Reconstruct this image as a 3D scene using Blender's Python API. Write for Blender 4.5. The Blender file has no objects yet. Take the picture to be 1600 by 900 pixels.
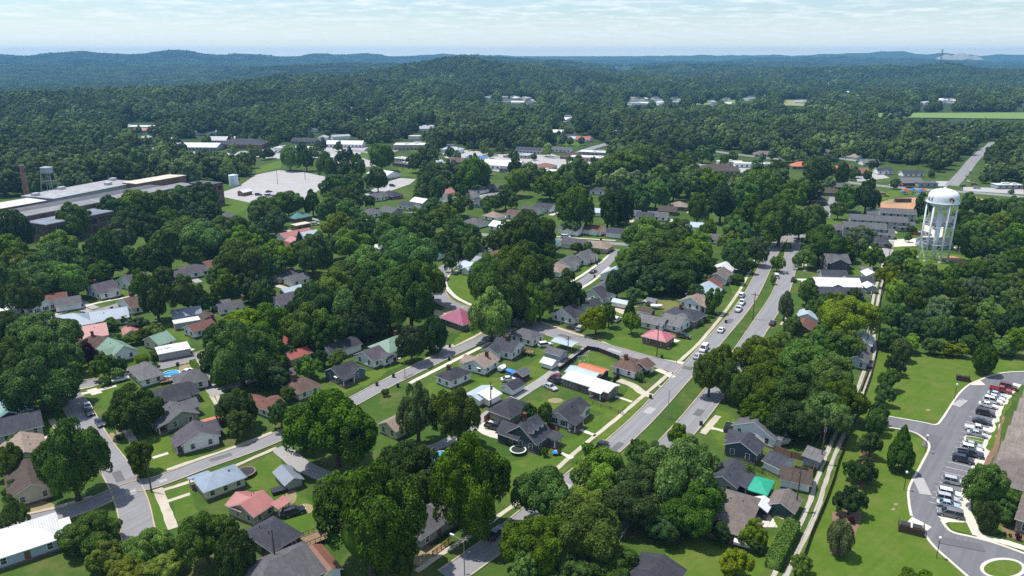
import bpy, math, random
import numpy as np
from mathutils import Vector, Matrix
random.seed(7)
RNG = np.random.default_rng(11)
R = math.radians
SC = bpy.context.scene
COL = SC.collection
# ---------------------------------------------------------------- camera
F, HY, CX, CY, CAMH = 1150.0, 86.0, 800.0, 450.0, 90.0
TH = math.atan((CY - HY) / F)
cam = bpy.data.cameras.new('camera'); camo = bpy.data.objects.new('camera', cam); COL.objects.link(camo)
cam.sensor_width = 36; cam.lens = 36 * F / 1600; cam.clip_start = 1; cam.clip_end = 90000
camo.location = (0, 0, CAMH); camo.rotation_euler = (math.pi / 2 - TH, 0, 0)
SC.camera = camo
CT, ST = math.cos(TH), math.sin(TH)
def G(x, y, z=0.0):
    """point of the place at height z seen at photo position x, y"""
    v = y - CY; u = x - CX
    dn = v * CT + F * ST; fw = F * CT - v * ST
    t = (CAMH - z) / dn
    return Vector((u * t, fw * t, z))
def PX(p):
    d = p[1]; dz = p[2] - CAMH
    zc = d * CT - dz * ST; yc = d * ST + dz * CT
    return (CX + F * p[0] / zc, CY - F * yc / zc)
def mpp(p):
    return (p[1] * CT - (p[2] - CAMH) * ST) / F
# ---------------------------------------------------------------- materials
MATS = {}
def srgb(h):
    if isinstance(h, str):
        c = [int(h[i:i+2], 16) / 255 for i in (0, 2, 4)]
        return tuple(x / 12.92 if x < .04045 else ((x + .055) / 1.055) ** 2.4 for x in c)
    return h
def nd(nt, t, **k):
    n = nt.nodes.new(t)
    for a, b in k.items():
        if a.startswith('i_'): n.inputs[a[2:].replace('_', ' ')].default_value = b
        else: setattr(n, a, b)
    return n
def mk(name):
    m = bpy.data.materials.new(name); m.use_nodes = True
    nt = m.node_tree; b = nt.nodes['Principled BSDF']
    return m, nt, b
def mix(nt, a, b, fac, mode='MIX'):
    n = nt.nodes.new('ShaderNodeMix'); n.data_type = 'RGBA'; n.blend_type = mode
    for s, v in ((n.inputs[6], a), (n.inputs[7], b), (n.inputs[0], fac)):
        if hasattr(v, 'is_output') or hasattr(v, 'node'): nt.links.new(v, s)
        elif isinstance(v, (int, float)): s.default_value = v
        else: s.default_value = (*v[:3], 1)
    return n.outputs[2]
def noise(nt, vec, scale, detail=4, rough=.6):
    n = nt.nodes.new('ShaderNodeTexNoise'); n.inputs['Scale'].default_value = scale
    n.inputs['Detail'].default_value = detail; n.inputs['Roughness'].default_value = rough
    nt.links.new(vec, n.inputs['Vector']); return n.outputs['Fac']
def ramp(nt, fac, lo, hi, a=0., b=1.):
    n = nt.nodes.new('ShaderNodeMapRange'); n.inputs[1].default_value = lo; n.inputs[2].default_value = hi
    n.inputs[3].default_value = a; n.inputs[4].default_value = b; n.clamp = True
    nt.links.new(fac, n.inputs[0]); return n.outputs[0]
def coord(nt, which='Object'):
    return nt.nodes.new('ShaderNodeTexCoord').outputs[which]
def plain(name, col, rough=.7, var=.25, scale=1.5, spec=.3, metal=0., scale2=.15):
    key = (name, col, rough)
    if key in MATS: return MATS[key]
    c = srgb(col); m, nt, b = mk(name); co = coord(nt)
    n1 = noise(nt, co, scale, 5, .65); n2 = noise(nt, co, scale2, 3)
    f = ramp(nt, n1, .3, .7); g = ramp(nt, n2, .35, .65)
    d = tuple(x * (1 - var) for x in c); l = tuple(min(.9, x * (1 + var * .6)) for x in c)
    c1 = mix(nt, d, l, f); c2 = mix(nt, c1, tuple(x * (1 - var * .7) for x in c), g)
    fin = mix(nt, c1, c2, .5)
    nt.links.new(fin, b.inputs['Base Color']); b.inputs['Roughness'].default_value = rough
    b.inputs['Specular IOR Level'].default_value = spec; b.inputs['Metallic'].default_value = metal
    MATS[key] = m; return m
def shingle(col):
    key = ('shingle', col)
    if key in MATS: return MATS[key]
    c = srgb(col); m, nt, b = mk('roof_shingles'); co = coord(nt)
    br = nd(nt, 'ShaderNodeTexBrick'); br.inputs['Scale'].default_value = 1.0
    br.inputs['Brick Width'].default_value = .9; br.inputs['Row Height'].default_value = .33
    br.inputs['Mortar Size'].default_value = .018; br.offset = .5
    br.inputs['Color1'].default_value = (*[x * .78 for x in c], 1); br.inputs['Color2'].default_value = (*[x * 1.2 for x in c], 1)
    br.inputs['Mortar'].default_value = (*[x * .55 for x in c], 1)
    nt.links.new(co, br.inputs['Vector'])
    n1 = ramp(nt, noise(nt, co, .45, 4, .7), .3, .72)
    st = nd(nt, 'ShaderNodeMapping'); st.inputs['Scale'].default_value = (1.6, .22, .22)
    nt.links.new(co, st.inputs['Vector'])
    n2 = ramp(nt, noise(nt, st.outputs[0], 1.0, 3), .45, .75)
    c1 = mix(nt, br.outputs['Color'], tuple(x * .7 for x in c), n1)
    c2 = mix(nt, c1, tuple(min(1, x * 1.25 + .015) for x in c), n2)
    f = mix(nt, c1, c2, .55)
    nt.links.new(f, b.inputs['Base Color']); b.inputs['Roughness'].default_value = .85
    b.inputs['Specular IOR Level'].default_value = .25
    MATS[key] = m; return m
def metalroof(col):
    key = ('metalroof', col)
    if key in MATS: return MATS[key]
    c = srgb(col); m, nt, b = mk('roof_metal_sheet'); co = coord(nt)
    w = nd(nt, 'ShaderNodeTexWave'); w.wave_type = 'BANDS'; w.bands_direction = 'X'
    w.inputs['Scale'].default_value = .75; w.inputs['Distortion'].default_value = 0
    nt.links.new(co, w.inputs['Vector'])
    rib = ramp(nt, w.outputs['Fac'], .82, 1.0)
    n1 = ramp(nt, noise(nt, co, .35, 5, .7), .3, .75)
    c1 = mix(nt, c, tuple(x * .72 for x in c), n1)
    c2 = mix(nt, c1, tuple(x * .6 for x in c), rib)
    fin = mix(nt, c1, c2, .7)
    bp = nd(nt, 'ShaderNodeBump'); bp.inputs['Strength'].default_value = .35; bp.inputs['Distance'].default_value = .05
    nt.links.new(rib, bp.inputs['Height']); nt.links.new(bp.outputs[0], b.inputs['Normal'])
    nt.links.new(fin, b.inputs['Base Color']); b.inputs['Roughness'].default_value = .42
    b.inputs['Specular IOR Level'].default_value = .45
    MATS[key] = m; return m
def siding(col):
    key = ('siding', col)
    if key in MATS: return MATS[key]
    c = srgb(col); m, nt, b = mk('wall_siding'); co = coord(nt)
    w = nd(nt, 'ShaderNodeTexWave'); w.wave_type = 'BANDS'; w.bands_direction = 'Z'; w.wave_profile = 'SAW'
    w.inputs['Scale'].default_value = 1.6
    nt.links.new(co, w.inputs['Vector'])
    n1 = ramp(nt, noise(nt, co, .6, 5, .7), .35, .75)
    c1 = mix(nt, c, tuple(x * .8 for x in c), n1)
    fin = mix(nt, c1, tuple(x * .88 for x in c), ramp(nt, w.outputs['Fac'], .7, 1.))
    nt.links.new(fin, b.inputs['Base Color']); b.inputs['Roughness'].default_value = .6
    b.inputs['Specular IOR Level'].default_value = .3
    MATS[key] = m; return m
def brick(col):
    key = ('brick', col)
    if key in MATS: return MATS[key]
    c = srgb(col); m, nt, b = mk('wall_brick'); co = coord(nt)
    mp = nd(nt, 'ShaderNodeMapping'); mp.inputs['Rotation'].default_value = (math.pi / 2, 0, 0)
    nt.links.new(co, mp.inputs['Vector'])
    br = nd(nt, 'ShaderNodeTexBrick'); br.inputs['Scale'].default_value = 1.0
    br.inputs['Brick Width'].default_value = .5; br.inputs['Row Height'].default_value = .2; br.inputs['Mortar Size'].default_value = .02
    br.inputs['Color1'].default_value = (*[x * .75 for x in c], 1); br.inputs['Color2'].default_value = (*[x * 1.2 for x in c], 1)
    br.inputs['Mortar'].default_value = (.3, .27, .24, 1)
    nt.links.new(mp.outputs[0], br.inputs['Vector'])
    n1 = ramp(nt, noise(nt, co, .4, 4), .35, .7)
    nt.links.new(mix(nt, br.outputs['Color'], tuple(x * .7 for x in c), n1), b.inputs['Base Color'])
    b.inputs['Roughness'].default_value = .85; b.inputs['Specular IOR Level'].default_value = .2
    MATS[key] = m; return m
def glassdark():
    key = 'glass'
    if key in MATS: return MATS[key]
    m, nt, b = mk('window_glass'); b.inputs['Base Color'].default_value = (.025, .03, .036, 1)
    b.inputs['Roughness'].default_value = .08; b.inputs['Specular IOR Level'].default_value = .6
    MATS[key] = m; return m
def carpaint():
    key = 'carpaint'
    if key in MATS: return MATS[key]
    m, nt, b = mk('car_paint'); oi = nd(nt, 'ShaderNodeObjectInfo')
    d = ramp(nt, noise(nt, coord(nt), 2.2, 4), .4, .8)
    nt.links.new(mix(nt, oi.outputs['Color'], (.25, .23, .2), mix(nt, (0, 0, 0), (.25, .25, .25), d)), b.inputs['Base Color'])
    b.inputs['Roughness'].default_value = .25; b.inputs['Coat Weight'].default_value = .5; b.inputs['Coat Roughness'].default_value = .06
    MATS[key] = m; return m
def leafmat(name='leaves', pal=None, lo=.55, hi=1.5):
    key = ('leaf', name)
    if key in MATS: return MATS[key]
    m, nt, b = mk(name); oi = nd(nt, 'ShaderNodeObjectInfo'); co = coord(nt)
    big = ramp(nt, noise(nt, co, 3.2, 3), .3, .7, .48, 1.45)  # leaf tone by clump; wide spread also paints sunlit spots and dark gaps
    fine = ramp(nt, noise(nt, co, 24., 3, .8), .28, .74, lo, hi)
    mu = nd(nt, 'ShaderNodeMath', operation='MULTIPLY'); nt.links.new(big, mu.inputs[0]); nt.links.new(fine, mu.inputs[1])
    rr = ramp(nt, oi.outputs['Random'], 0, 1, .72, 1.28)
    mu2 = nd(nt, 'ShaderNodeMath', operation='MULTIPLY'); nt.links.new(mu.outputs[0], mu2.inputs[0]); nt.links.new(rr, mu2.inputs[1])
    vm = nd(nt, 'ShaderNodeVectorMath', operation='SCALE')
    if pal:
        gp = nt.nodes.new('ShaderNodeNewGeometry'); wn = ramp(nt, noise(nt, gp.outputs['Position'], .011, 3, .6), .34, .66, .55, 1.5)
        mu4 = nd(nt, 'ShaderNodeMath', operation='MULTIPLY'); nt.links.new(mu2.outputs[0], mu4.inputs[0]); nt.links.new(wn, mu4.inputs[1]); mu2 = mu4
        cr = nd(nt, 'ShaderNodeValToRGB'); cr.color_ramp.interpolation = 'LINEAR'; el = cr.color_ramp.elements
        for i, c_ in enumerate(pal):
            e_ = el[i] if i < 2 else el.new(i / (len(pal) - 1)); e_.position = i / (len(pal) - 1); e_.color = (*c_, 1)
        m5 = nd(nt, 'ShaderNodeMath', operation='MULTIPLY'); m5.inputs[1].default_value = 3.71; nt.links.new(oi.outputs['Random'], m5.inputs[0])
        m6 = nd(nt, 'ShaderNodeMath', operation='FRACT'); nt.links.new(m5.outputs[0], m6.inputs[0]); nt.links.new(m6.outputs[0], cr.inputs[0])
        nt.links.new(cr.outputs[0], vm.inputs[0])
    else: nt.links.new(oi.outputs['Color'], vm.inputs[0])
    nt.links.new(mu2.outputs[0], vm.inputs['Scale'])
    hs = nd(nt, 'ShaderNodeHueSaturation'); nt.links.new(vm.outputs[0], hs.inputs['Color'])
    m3 = nd(nt, 'ShaderNodeMath', operation='MULTIPLY'); m3.inputs[1].default_value = 7.13; nt.links.new(oi.outputs['Random'], m3.inputs[0])
    m4 = nd(nt, 'ShaderNodeMath', operation='FRACT'); nt.links.new(m3.outputs[0], m4.inputs[0])
    nt.links.new(ramp(nt, m4.outputs[0], 0, 1, .492, .516), hs.inputs['Hue'])
    nt.links.new(ramp(nt, m4.outputs[0], 1, 0, .85, 1.1), hs.inputs['Saturation'])
    nt.links.new(hs.outputs[0], b.inputs['Base Color']); b.inputs['Roughness'].default_value = .6
    b.inputs['Specular IOR Level'].default_value = .12
    tr = nd(nt, 'ShaderNodeBsdfTranslucent')
    tc = mix(nt, hs.outputs[0], (.9, 1., .35), 1.0, 'MULTIPLY'); nt.links.new(tc, tr.inputs['Color'])
    ms = nd(nt, 'ShaderNodeMixShader'); ms.inputs[0].default_value = .26
    nt.links.new(b.outputs[0], ms.inputs[1]); nt.links.new(tr.outputs[0], ms.inputs[2])
    nt.links.new(ms.outputs[0], nt.nodes['Material Output'].inputs['Surface'])
    MATS[key] = m; return m
def bark(): return plain('bark', (.1, .075, .055), .9, .5, 3.)
# ---------------------------------------------------------------- mesh helper
class MB:
    def __init__(s): s.v = []; s.f = []; s.m = []
    def add(s, vs, fs, mi=0):
        o = len(s.v); s.v += [tuple(p) for p in vs]
        for f in fs: s.f.append(tuple(i + o for i in f)); s.m.append(mi)
    def box(s, x0, x1, y0, y1, z0, z1, mi=0, xf=None):
        vs = [(x, y, z) for z in (z0, z1) for x, y in ((x0, y0), (x1, y0), (x1, y1), (x0, y1))]
        if xf: vs = [xf @ Vector(p) for p in vs]
        s.add(vs, [(3, 2, 1, 0), (4, 5, 6, 7), (0, 1, 5, 4), (1, 2, 6, 5), (2, 3, 7, 6), (3, 0, 4, 7)], mi)
    def prism(s, pts, z0, z1, mi=0):
        n = len(pts)
        a = sum(pts[i][0] * pts[(i+1) % n][1] - pts[(i+1) % n][0] * pts[i][1] for i in range(n))
        if a < 0: pts = pts[::-1]
        s.add([(x, y, z0) for x, y in pts] + [(x, y, z1) for x, y in pts],
              [tuple(range(n))[::-1], tuple(range(n, 2 * n))] + [(i, (i+1) % n, n + (i+1) % n, n + i) for i in range(n)], mi)
    def tube(s, p0, p1, r0, r1=None, n=8, mi=0):
        r1 = r0 if r1 is None else r1
        p0 = Vector(p0); p1 = Vector(p1); d = (p1 - p0).normalized()
        u = d.orthogonal().normalized(); w = d.cross(u)
        vs = []
        for p, r in ((p0, r0), (p1, r1)):
            for i in range(n):
                a = 2 * math.pi * i / n; vs.append(p + u * (r * math.cos(a)) + w * (r * math.sin(a)))
        s.add(vs, [(i, (i+1) % n, n + (i+1) % n, n + i) for i in range(n)] + [tuple(range(n))[::-1], tuple(range(n, 2*n))], mi)
    def lathe(s, prof, n=24, c=(0, 0, 0), mi=0, ex=1., ey=1.):
        vs = []; k = len(prof)
        for i in range(n):
            a = 2 * math.pi * i / n
            for r, z in prof: vs.append((c[0] + ex * r * math.cos(a), c[1] + ey * r * math.sin(a), c[2] + z))
        fs = []
        for i in range(n):
            j = (i + 1) % n
            for q in range(k - 1): fs.append((i*k+q, j*k+q, j*k+q+1, i*k+q+1))
        s.add(vs, fs, mi)
    def build(s, name, mats, parent=None, smooth=False, link=True):
        me = bpy.data.meshes.new(name); me.from_pydata(s.v, [], s.f)
        if not isinstance(mats, (list, tuple)): mats = [mats]
        for m in mats: me.materials.append(m)
        me.polygons.foreach_set('material_index', s.m)
        if smooth: me.polygons.foreach_set('use_smooth', [True] * len(s.f))
        me.update()
        return obj(name, me, parent, link)
def obj(name, me, parent=None, link=True):
    o = bpy.data.objects.new(name, me)
    if link: COL.objects.link(o)
    if parent: o.parent = parent
    return o
def empty(name, loc=(0, 0, 0), rz=0.):
    o = bpy.data.objects.new(name, None); COL.objects.link(o); o.location = loc; o.rotation_euler = (0, 0, rz)
    o.empty_display_size = .5
    return o
def tag(o, label=None, cat=None, group=None, kind=None):
    if label: o['label'] = label
    if cat: o['category'] = cat
    if group: o['group'] = group
    if kind: o['kind'] = kind
    return o
def cp(o, parent=None):
    c = o.copy(); COL.objects.link(c)
    if parent is not None: c.parent = parent
    return c
def tree_copy(root):
    r = root.copy(); COL.objects.link(r)
    for ch in root.children:
        c = cp(ch, r)
        for g in ch.children: cp(g, c)
    return r
# landmarks for labels: (short phrase, photo x, photo y)
LAND = []
PENDING = []      # (object, description, x, y) labelled at the end
# ---------------------------------------------------------------- terrain
def at_dist(px, dist):
    x = (px - CX) / F * (dist * CT + (CAMH - 40) * ST)
    return x, dist
HILLS = []
def hill(px, yc, dist, sx, sy, canopy=10.):
    # crest seen at photo row yc when it stands dist metres out
    zc = dist / CT - 0
    h = CAMH - (yc - HY) / F * dist * 1.02 - canopy
    x, y = at_dist(px, dist); HILLS.append((x, y, h, sx, sy))
for a in [(60,142,1250,230,160),(200,136,1300,260,170),(335,127,1350,230,180),(470,127,1380,220,190),(560,120,1700,260,200),
          (500,113,2000,300,220),(640,104,2300,220,260),(697,97,2350,230,280),(775,103,2300,230,260),(860,112,2300,250,250),(150,122,2300,500,240),(-60,122,2200,400,300),(330,117,2700,500,260),
          (825,96,3300,170,260),(890,101,3300,200,260),(590,97,3600,500,260),(770,88.5,4600,400,300),
          (60,87,5200,650,420),(100,83.5,5300,300,420),(170,87,5300,600,420),(250,84,5600,460,450),(300,85,5600,360,420),(350,86,5900,420,450),(400,87,6200,420,450),
          (20,100,4000,700,300),(200,102,4000,700,300),(400,103,4200,600,300),
          (505,87,6800,330,500),(560,86,7000,500,500),(620,87.5,7500,700,500),(700,84,9000,500,700),(760,86.5,8600,500,600),
          (900,89,8600,1200,700),(1040,88.5,9500,1500,800),(1170,87,10500,1500,900),(1290,86,9800,900,800),
          (1467,96,3050,110,200),(1420,102,3050,260,260),(1530,104,3100,230,240),(1330,107,3000,500,260),
          (1100,101,3900,700,300),(960,104,4000,500,300),(1200,97,5200,800,400),(1330,90,6500,800,500),(1250,88.5,8000,500,600),(1440,88,9000,1400,700),(1560,87.5,9500,1000,800),
          (1390,80.5,17000,700,900),(1340,83,17000,1200,900),(1480,83.5,17000,600,900),(1130,86,15000,2600,1200),(1575,84.5,17000,600,800)]:
    hill(*a)
def wav(x, y):
    return (np.sin(x*.0031+1.3)*np.cos(y*.0027+.4) + .6*np.sin(x*.0072-y*.0051+2.) + .4*np.sin(x*.0133+.7*np.sin(y*.009))*np.cos(y*.0117))
def terrain(x, y):
    x = np.asarray(x, float); y = np.asarray(y, float)
    d = np.hypot(x, y)
    s = np.zeros_like(d)
    for hx, hy, h, sx, sy in HILLS:
        a = math.atan2(hx, hy); ca, sa = math.cos(a), math.sin(a)
        dx = x - hx; dy = y - hy
        u = dx * ca - dy * sa; w = dx * sa + dy * ca
        g = max(h, 1) * np.exp(-.5 * (u / sx) ** 2 - .5 * (w / sy) ** 2)
        s += g ** 9
    s = s ** (1 / 9)
    r = np.clip((d - 900) / 900, 0, 1); r = r * r * (3 - 2 * r)
    amp = 5 + 9 * np.clip((d - 1500) / 5000, 0, 1)
    rough = np.clip(s / 60, 0, 1.3)
    vx = x / (y + 1.); val = 34 * np.exp(-.5 * ((d - 2900) / 620) ** 2) * np.clip((-.02 - vx) / .15, 0, 1)
    s = s - val * np.clip(1 - s / 60, 0, 1)
    s = s + 5 * rough * np.clip((d - 2400) / 2500, 0, 1) * (np.sin(x * .0047 + y * .0023 + 1.3 * np.sin(x * .0013)) + .7 * np.sin(x * .0097 - y * .0049 + 1.))
    s = s * (1 + .08 * np.sin(x*.011+y*.004) * rough) + wav(x, y) * amp * .6 + 3 * rough * np.sin(x * .021 + 2 * np.sin(y * .013))
    return s * r
def build_ground():
    t = np.linspace(-1, 1, 361)
    xs = 26000 * np.sinh(5.2 * t) / np.sinh(5.2)
    t = np.linspace(0, 1, 420)
    ys = -400 + 60000 * np.sinh(6.0 * t) / np.sinh(6.0)
    X, Y = np.meshgrid(xs, ys); Z = terrain(X, Y)
    n, m = X.shape
    v = np.stack([X.ravel(), Y.ravel(), Z.ravel()], 1)
    i = np.arange(n * m).reshape(n, m)
    f = np.stack([i[:-1, :-1], i[:-1, 1:], i[1:, 1:], i[1:, :-1]], -1).reshape(-1, 4)
    me = mesh_np('ground', v, f); me.polygons.foreach_set('use_smooth', [True] * len(f))
    m_, nt, b = mk('ground_grass'); gm = nt.nodes.new('ShaderNodeNewGeometry'); co = gm.outputs['Position']
    a = ramp(nt, noise(nt, co, .035, 5, .6), .35, .65)
    a2 = ramp(nt, noise(nt, co, .5, 5, .75), .3, .7)
    a3 = ramp(nt, noise(nt, co, .09, 4, .7), .5, .68)
    c = mix(nt, (.040, .088, .012), (.075, .125, .02), a)
    c = mix(nt, c, (.030, .062, .012), mix(nt, (0,0,0), (.6,.6,.6), a2))
    c = mix(nt, c, (.135, .125, .045), mix(nt, (0,0,0), (.65,.65,.65), a3))
    sp = nd(nt, 'ShaderNodeSeparateXYZ'); nt.links.new(co, sp.inputs[0])
    far = ramp(nt, sp.outputs['Y'], 500, 900)
    f1 = ramp(nt, noise(nt, co, .09, 6, .8), .35, .65)
    f2 = ramp(nt, noise(nt, co, .006, 4, .6), .35, .7)
    fc = mix(nt, (.012, .026, .008), (.042, .075, .02), f1); fc = mix(nt, fc, (.05, .075, .03), mix(nt, (0,0,0), (.5,.5,.5), f2))
    nt.links.new(mix(nt, c, fc, far), b.inputs['Base Color']); b.inputs['Roughness'].default_value = .9; b.inputs['Specular IOR Level'].default_value = .1
    bp = nd(nt, 'ShaderNodeBump'); bp.inputs['Strength'].default_value = .5; bp.inputs['Distance'].default_value = .25
    nt.links.new(noise(nt, co, 1.1, 5, .7), bp.inputs['Height']); nt.links.new(bp.outputs[0], b.inputs['Normal'])
    me.materials.append(m_)
    tag(obj('ground', me), kind='structure')
def mesh_np(name, v, f):
    me = bpy.data.meshes.new(name); k = f.shape[1]
    me.vertices.add(len(v)); me.vertices.foreach_set('co', np.ascontiguousarray(v, np.float32).ravel())
    me.loops.add(f.size); me.loops.foreach_set('vertex_index', np.ascontiguousarray(f, np.int32).ravel())
    me.polygons.add(len(f)); me.polygons.foreach_set('loop_start', np.arange(0, f.size, k, dtype=np.int32))
    me.polygons.foreach_set('loop_total', np.full(len(f), k, np.int32))
    me.update(calc_edges=True); return me
build_ground()
# ---------------------------------------------------------------- flat sheets
def worn(name, c, dark, light, stain=.5, spec=.2, streak=None, tint=None):
    key = ('worn', name)
    if key in MATS: return MATS[key]
    m, nt, b = mk(name); gm = nt.nodes.new('ShaderNodeNewGeometry'); co = gm.outputs['Position']
    a = ramp(nt, noise(nt, co, .12, 5, .65), .3, .7); a2 = ramp(nt, noise(nt, co, 1.3, 6, .75), .3, .7); a3 = ramp(nt, noise(nt, co, .4, 5, .7), .58, .72)
    x = mix(nt, dark, light, a); x = mix(nt, x, c, .45); x = mix(nt, x, tuple(q * .8 for q in c), mix(nt, (0,0,0), (.5,)*3, a2)); x = mix(nt, x, tuple(q * (1 - stain) for q in c), mix(nt, (0,0,0), (.6,)*3, a3))
    if streak is not None:
        mp = nd(nt, 'ShaderNodeMapping'); mp.vector_type = 'TEXTURE'; mp.inputs['Rotation'].default_value = (0, 0, R(streak)); mp.inputs['Scale'].default_value = (30., 1.1, 1.)
        nt.links.new(co, mp.inputs['Vector']); sk_ = ramp(nt, noise(nt, mp.outputs[0], 1., 5, .65), .35, .68)
        x = mix(nt, x, mix(nt, tuple(q * .78 for q in c), tuple(min(.9, q * 1.22) for q in c), sk_), .5)
    if tint:
        t1 = ramp(nt, noise(nt, co, .16, 6, .72), .45, .70); x = mix(nt, x, tint, mix(nt, (0, 0, 0), (.8,) * 3, t1))
        t2 = ramp(nt, noise(nt, co, 2.6, 4, .8), .3, .7); x = mix(nt, x, tuple(q * .72 for q in c), mix(nt, (0, 0, 0), (.55,) * 3, t2))
    nt.links.new(x, b.inputs['Base Color']); b.inputs['Roughness'].default_value = .9; b.inputs['Specular IOR Level'].default_value = spec
    MATS[key] = m; return m
ASPH = worn('asphalt', (.225, .222, .228), (.17, .17, .175), (.28, .277, .275), .3, streak=56)
ASPH2 = worn('lot_asphalt', (.15, .15, .16), (.11, .11, .12), (.20, .20, .21), .2, streak=50)
LANE = worn('pale_lane', (.31, .30, .29), (.24, .235, .22), (.37, .36, .34), .25)
CONC = worn('concrete', (.46, .41, .32), (.30, .25, .18), (.58, .53, .44), .45)
CONCW = worn('pale_concrete', (.58, .54, .46), (.45, .41, .33), (.66, .62, .55), .3)
KERB = worn('kerb_stone', (.40, .33, .24), (.26, .2, .13), (.5, .44, .36), .4)
GRAV = worn('gravel', (.40, .37, .32), (.30, .26, .2), (.50, .48, .44), .3)
DIRT = worn('clay_soil', (.42, .23, .12), (.33, .17, .085), (.52, .33, .2), .25)
MULCH = worn('mulch', (.20, .125, .08), (.15, .09, .06), (.26, .17, .115), .35)
BARE = worn('bare_soil', (.27, .21, .12), (.17, .16, .06), (.36, .29, .18), .45)
BIGLOT = worn('lot_pavement', (.37, .36, .35), (.30, .29, .28), (.44, .43, .42), .2)
LAWN = worn('lawn_grass', (.062, .130, .013), (.046, .102, .010), (.098, .156, .022), .35, .1, tint=(.150, .155, .040))
LAWN2 = worn('mown_grass', (.078, .142, .014), (.060, .118, .012), (.112, .162, .022), .3, .1, streak=40, tint=(.150, .158, .042))
DRYG = worn('dry_grass', (.14, .15, .04), (.1, .13, .03), (.19, .17, .07), .3, .1)
PAINT = worn('road_paint', (.7, .7, .68), (.6, .6, .58), (.75, .75, .73), .2)
_lev = {}
def level(base):
    lo = .008 if base < .015 else .040 if base < .035 else .068 if base < .07 else .091 if base < .15 else .122
    _lev[lo] = _lev.get(lo, -1) + 1
    return lo + (.0035 if lo < .09 else .0031) * (_lev[lo] % 8)
def smooth(pts, k=6):
    if len(pts) < 3: return pts
    out = []
    P = [pts[0]] + list(pts) + [pts[-1]]
    for i in range(1, len(P) - 2):
        p0, p1, p2, p3 = P[i-1], P[i], P[i+1], P[i+2]
        for t in [q / k for q in range(k)]:
            out.append(tuple(.5 * ((2*b) + (c-a)*t + (2*a-5*b+4*c-d)*t*t + (-a+3*b-3*c+d)*t**3) for a, b, c, d in zip(p0, p1, p2, p3)))
    out.append(tuple(pts[-1])); return out
def wpts(pts): return [tuple(G(x, y)[:2]) for x, y in pts]
def strip_pts(pts, w, off=0.):
    L = []; Rr = []
    n = len(pts)
    for i in range(n):
        a = Vector(pts[max(0, i-1)]); b = Vector(pts[min(n-1, i+1)])
        d = (b - a).normalized(); nrm = Vector((-d.y, d.x)); p = Vector(pts[i])
        L.append(tuple(p + nrm * (off + w / 2))); Rr.append(tuple(p + nrm * (off - w / 2)))
    return L, Rr
ROADS = []      # world polylines with half widths, for keeping scattered trees off
def road(name, px, w, mat, base=.10, kerb=None, keep=True, off=0.):
    pts = smooth(wpts(px)); L, Rr = strip_pts(pts, w, off); z = level(base)
    mb = MB(); n = len(pts)
    jit = .10 if base < .1 else .05
    zz = lambda p: (p[0] + random.uniform(-jit, jit), p[1] + random.uniform(-jit, jit), z)
    mb.add([zz(p) for p in L] + [zz(p) for p in Rr], [(i, n + i, n + i + 1, i + 1) for i in range(n - 1)])
    o = tag(mb.build(name, mat), kind='structure')
    if keep: ROADS.append((np.array(pts), w / 2))
    if kerb:
        for s in kerb:
            l2, r2 = strip_pts(pts, .32, off + s * (w / 2 + .17))
            k = MB(); vs = []
            for a, b in zip(l2, r2): vs += [(a[0], a[1], 0.), (a[0], a[1], z + .12), (b[0], b[1], z + .12), (b[0], b[1], 0.)]
            fs = []
            for i in range(n - 1):
                for q in range(3): fs.append((4*i+q, 4*i+4+q, 4*i+5+q, 4*i+1+q))
            k.add(vs, fs); tag(k.build('kerb', KERB), kind='structure')
    return o
def patch(name, px, mat, base=.02, rough=.5, curve=False):
    pts = wpts(px)
    if curve: pts = smooth(pts + [pts[0]], 5)[:-1]
    out = []
    for i in range(len(pts)):
        a = Vector(pts[i]); b = Vector(pts[(i+1) % len(pts)]); n = max(1, int((b - a).length / 2.2)) if rough else 1
        for k in range(n):
            p = a.lerp(b, k / n)
            if rough and k: p += Vector((random.uniform(-rough, rough), random.uniform(-rough, rough)))
            out.append((p.x, p.y))
    z = level(base); mb = MB(); mb.add([(x, y, z) for x, y in out], [tuple(range(len(out)))])
    import bmesh
    o = mb.build(name, mat)
    bm = bmesh.new(); bm.from_mesh(o.data); bmesh.ops.triangulate(bm, faces=bm.faces[:])
    bmesh.ops.recalc_face_normals(bm, faces=bm.faces[:])
    for f in bm.faces:
        if f.normal.z < 0: f.normal_flip()
    bm.to_mesh(o.data); bm.free()
    return tag(o, kind='structure')
# roads (photo positions of their centre lines)
road('road', [(700,903),(748,869),(790,838),(830,804),(880,764),(927,724),(1002,657),(1067,587),(1098,553),(1127,520),(1156,486),(1174,460),(1186,437),(1194,420),(1202,404),(1212,386),(1224,368),(1236,352)], 5.0, ASPH, kerb=(1,-1))
road('road', [(905,900),(960,815),(1010,745),(1048,695),(1078,661),(1104,629),(1134,590),(1164,546),(1192,503),(1209,477),(1222,452),(1231,424),(1237,396),(1242,372),(1247,354),(1254,338)], 5.7, ASPH, kerb=(1,-1))
road('road', [(-20,829),(60,811),(120,797),(199,764),(243,754),(318,726),(400,697),(470,667),(540,634),(594,605),(660,573),(715,547),(768,524),(800,511)], 4.5, ASPH, kerb=(1,-1))
road('road', [(788,372),(773,383),(745,397),(717,408),(695,421),(684,437),(683,455),(694,471),(720,482),(752,491),(787,499),(827,508),(885,527),(933,541),(992,558),(1040,571),(1072,580)], 6.4, ASPH, kerb=(1,-1))
road('road', [(60,592),(100,614),(122,640),(150,690),(184,738),(206,785),(216,830),(227,880),(232,905)], 5.6, ASPH, kerb=(1,-1))
road('road', [(-20,628),(40,621),(88,608),(160,595),(213,581),(267,569),(315,554),(360,540),(400,525)], 4.9, ASPH, kerb=(1,-1))
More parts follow.
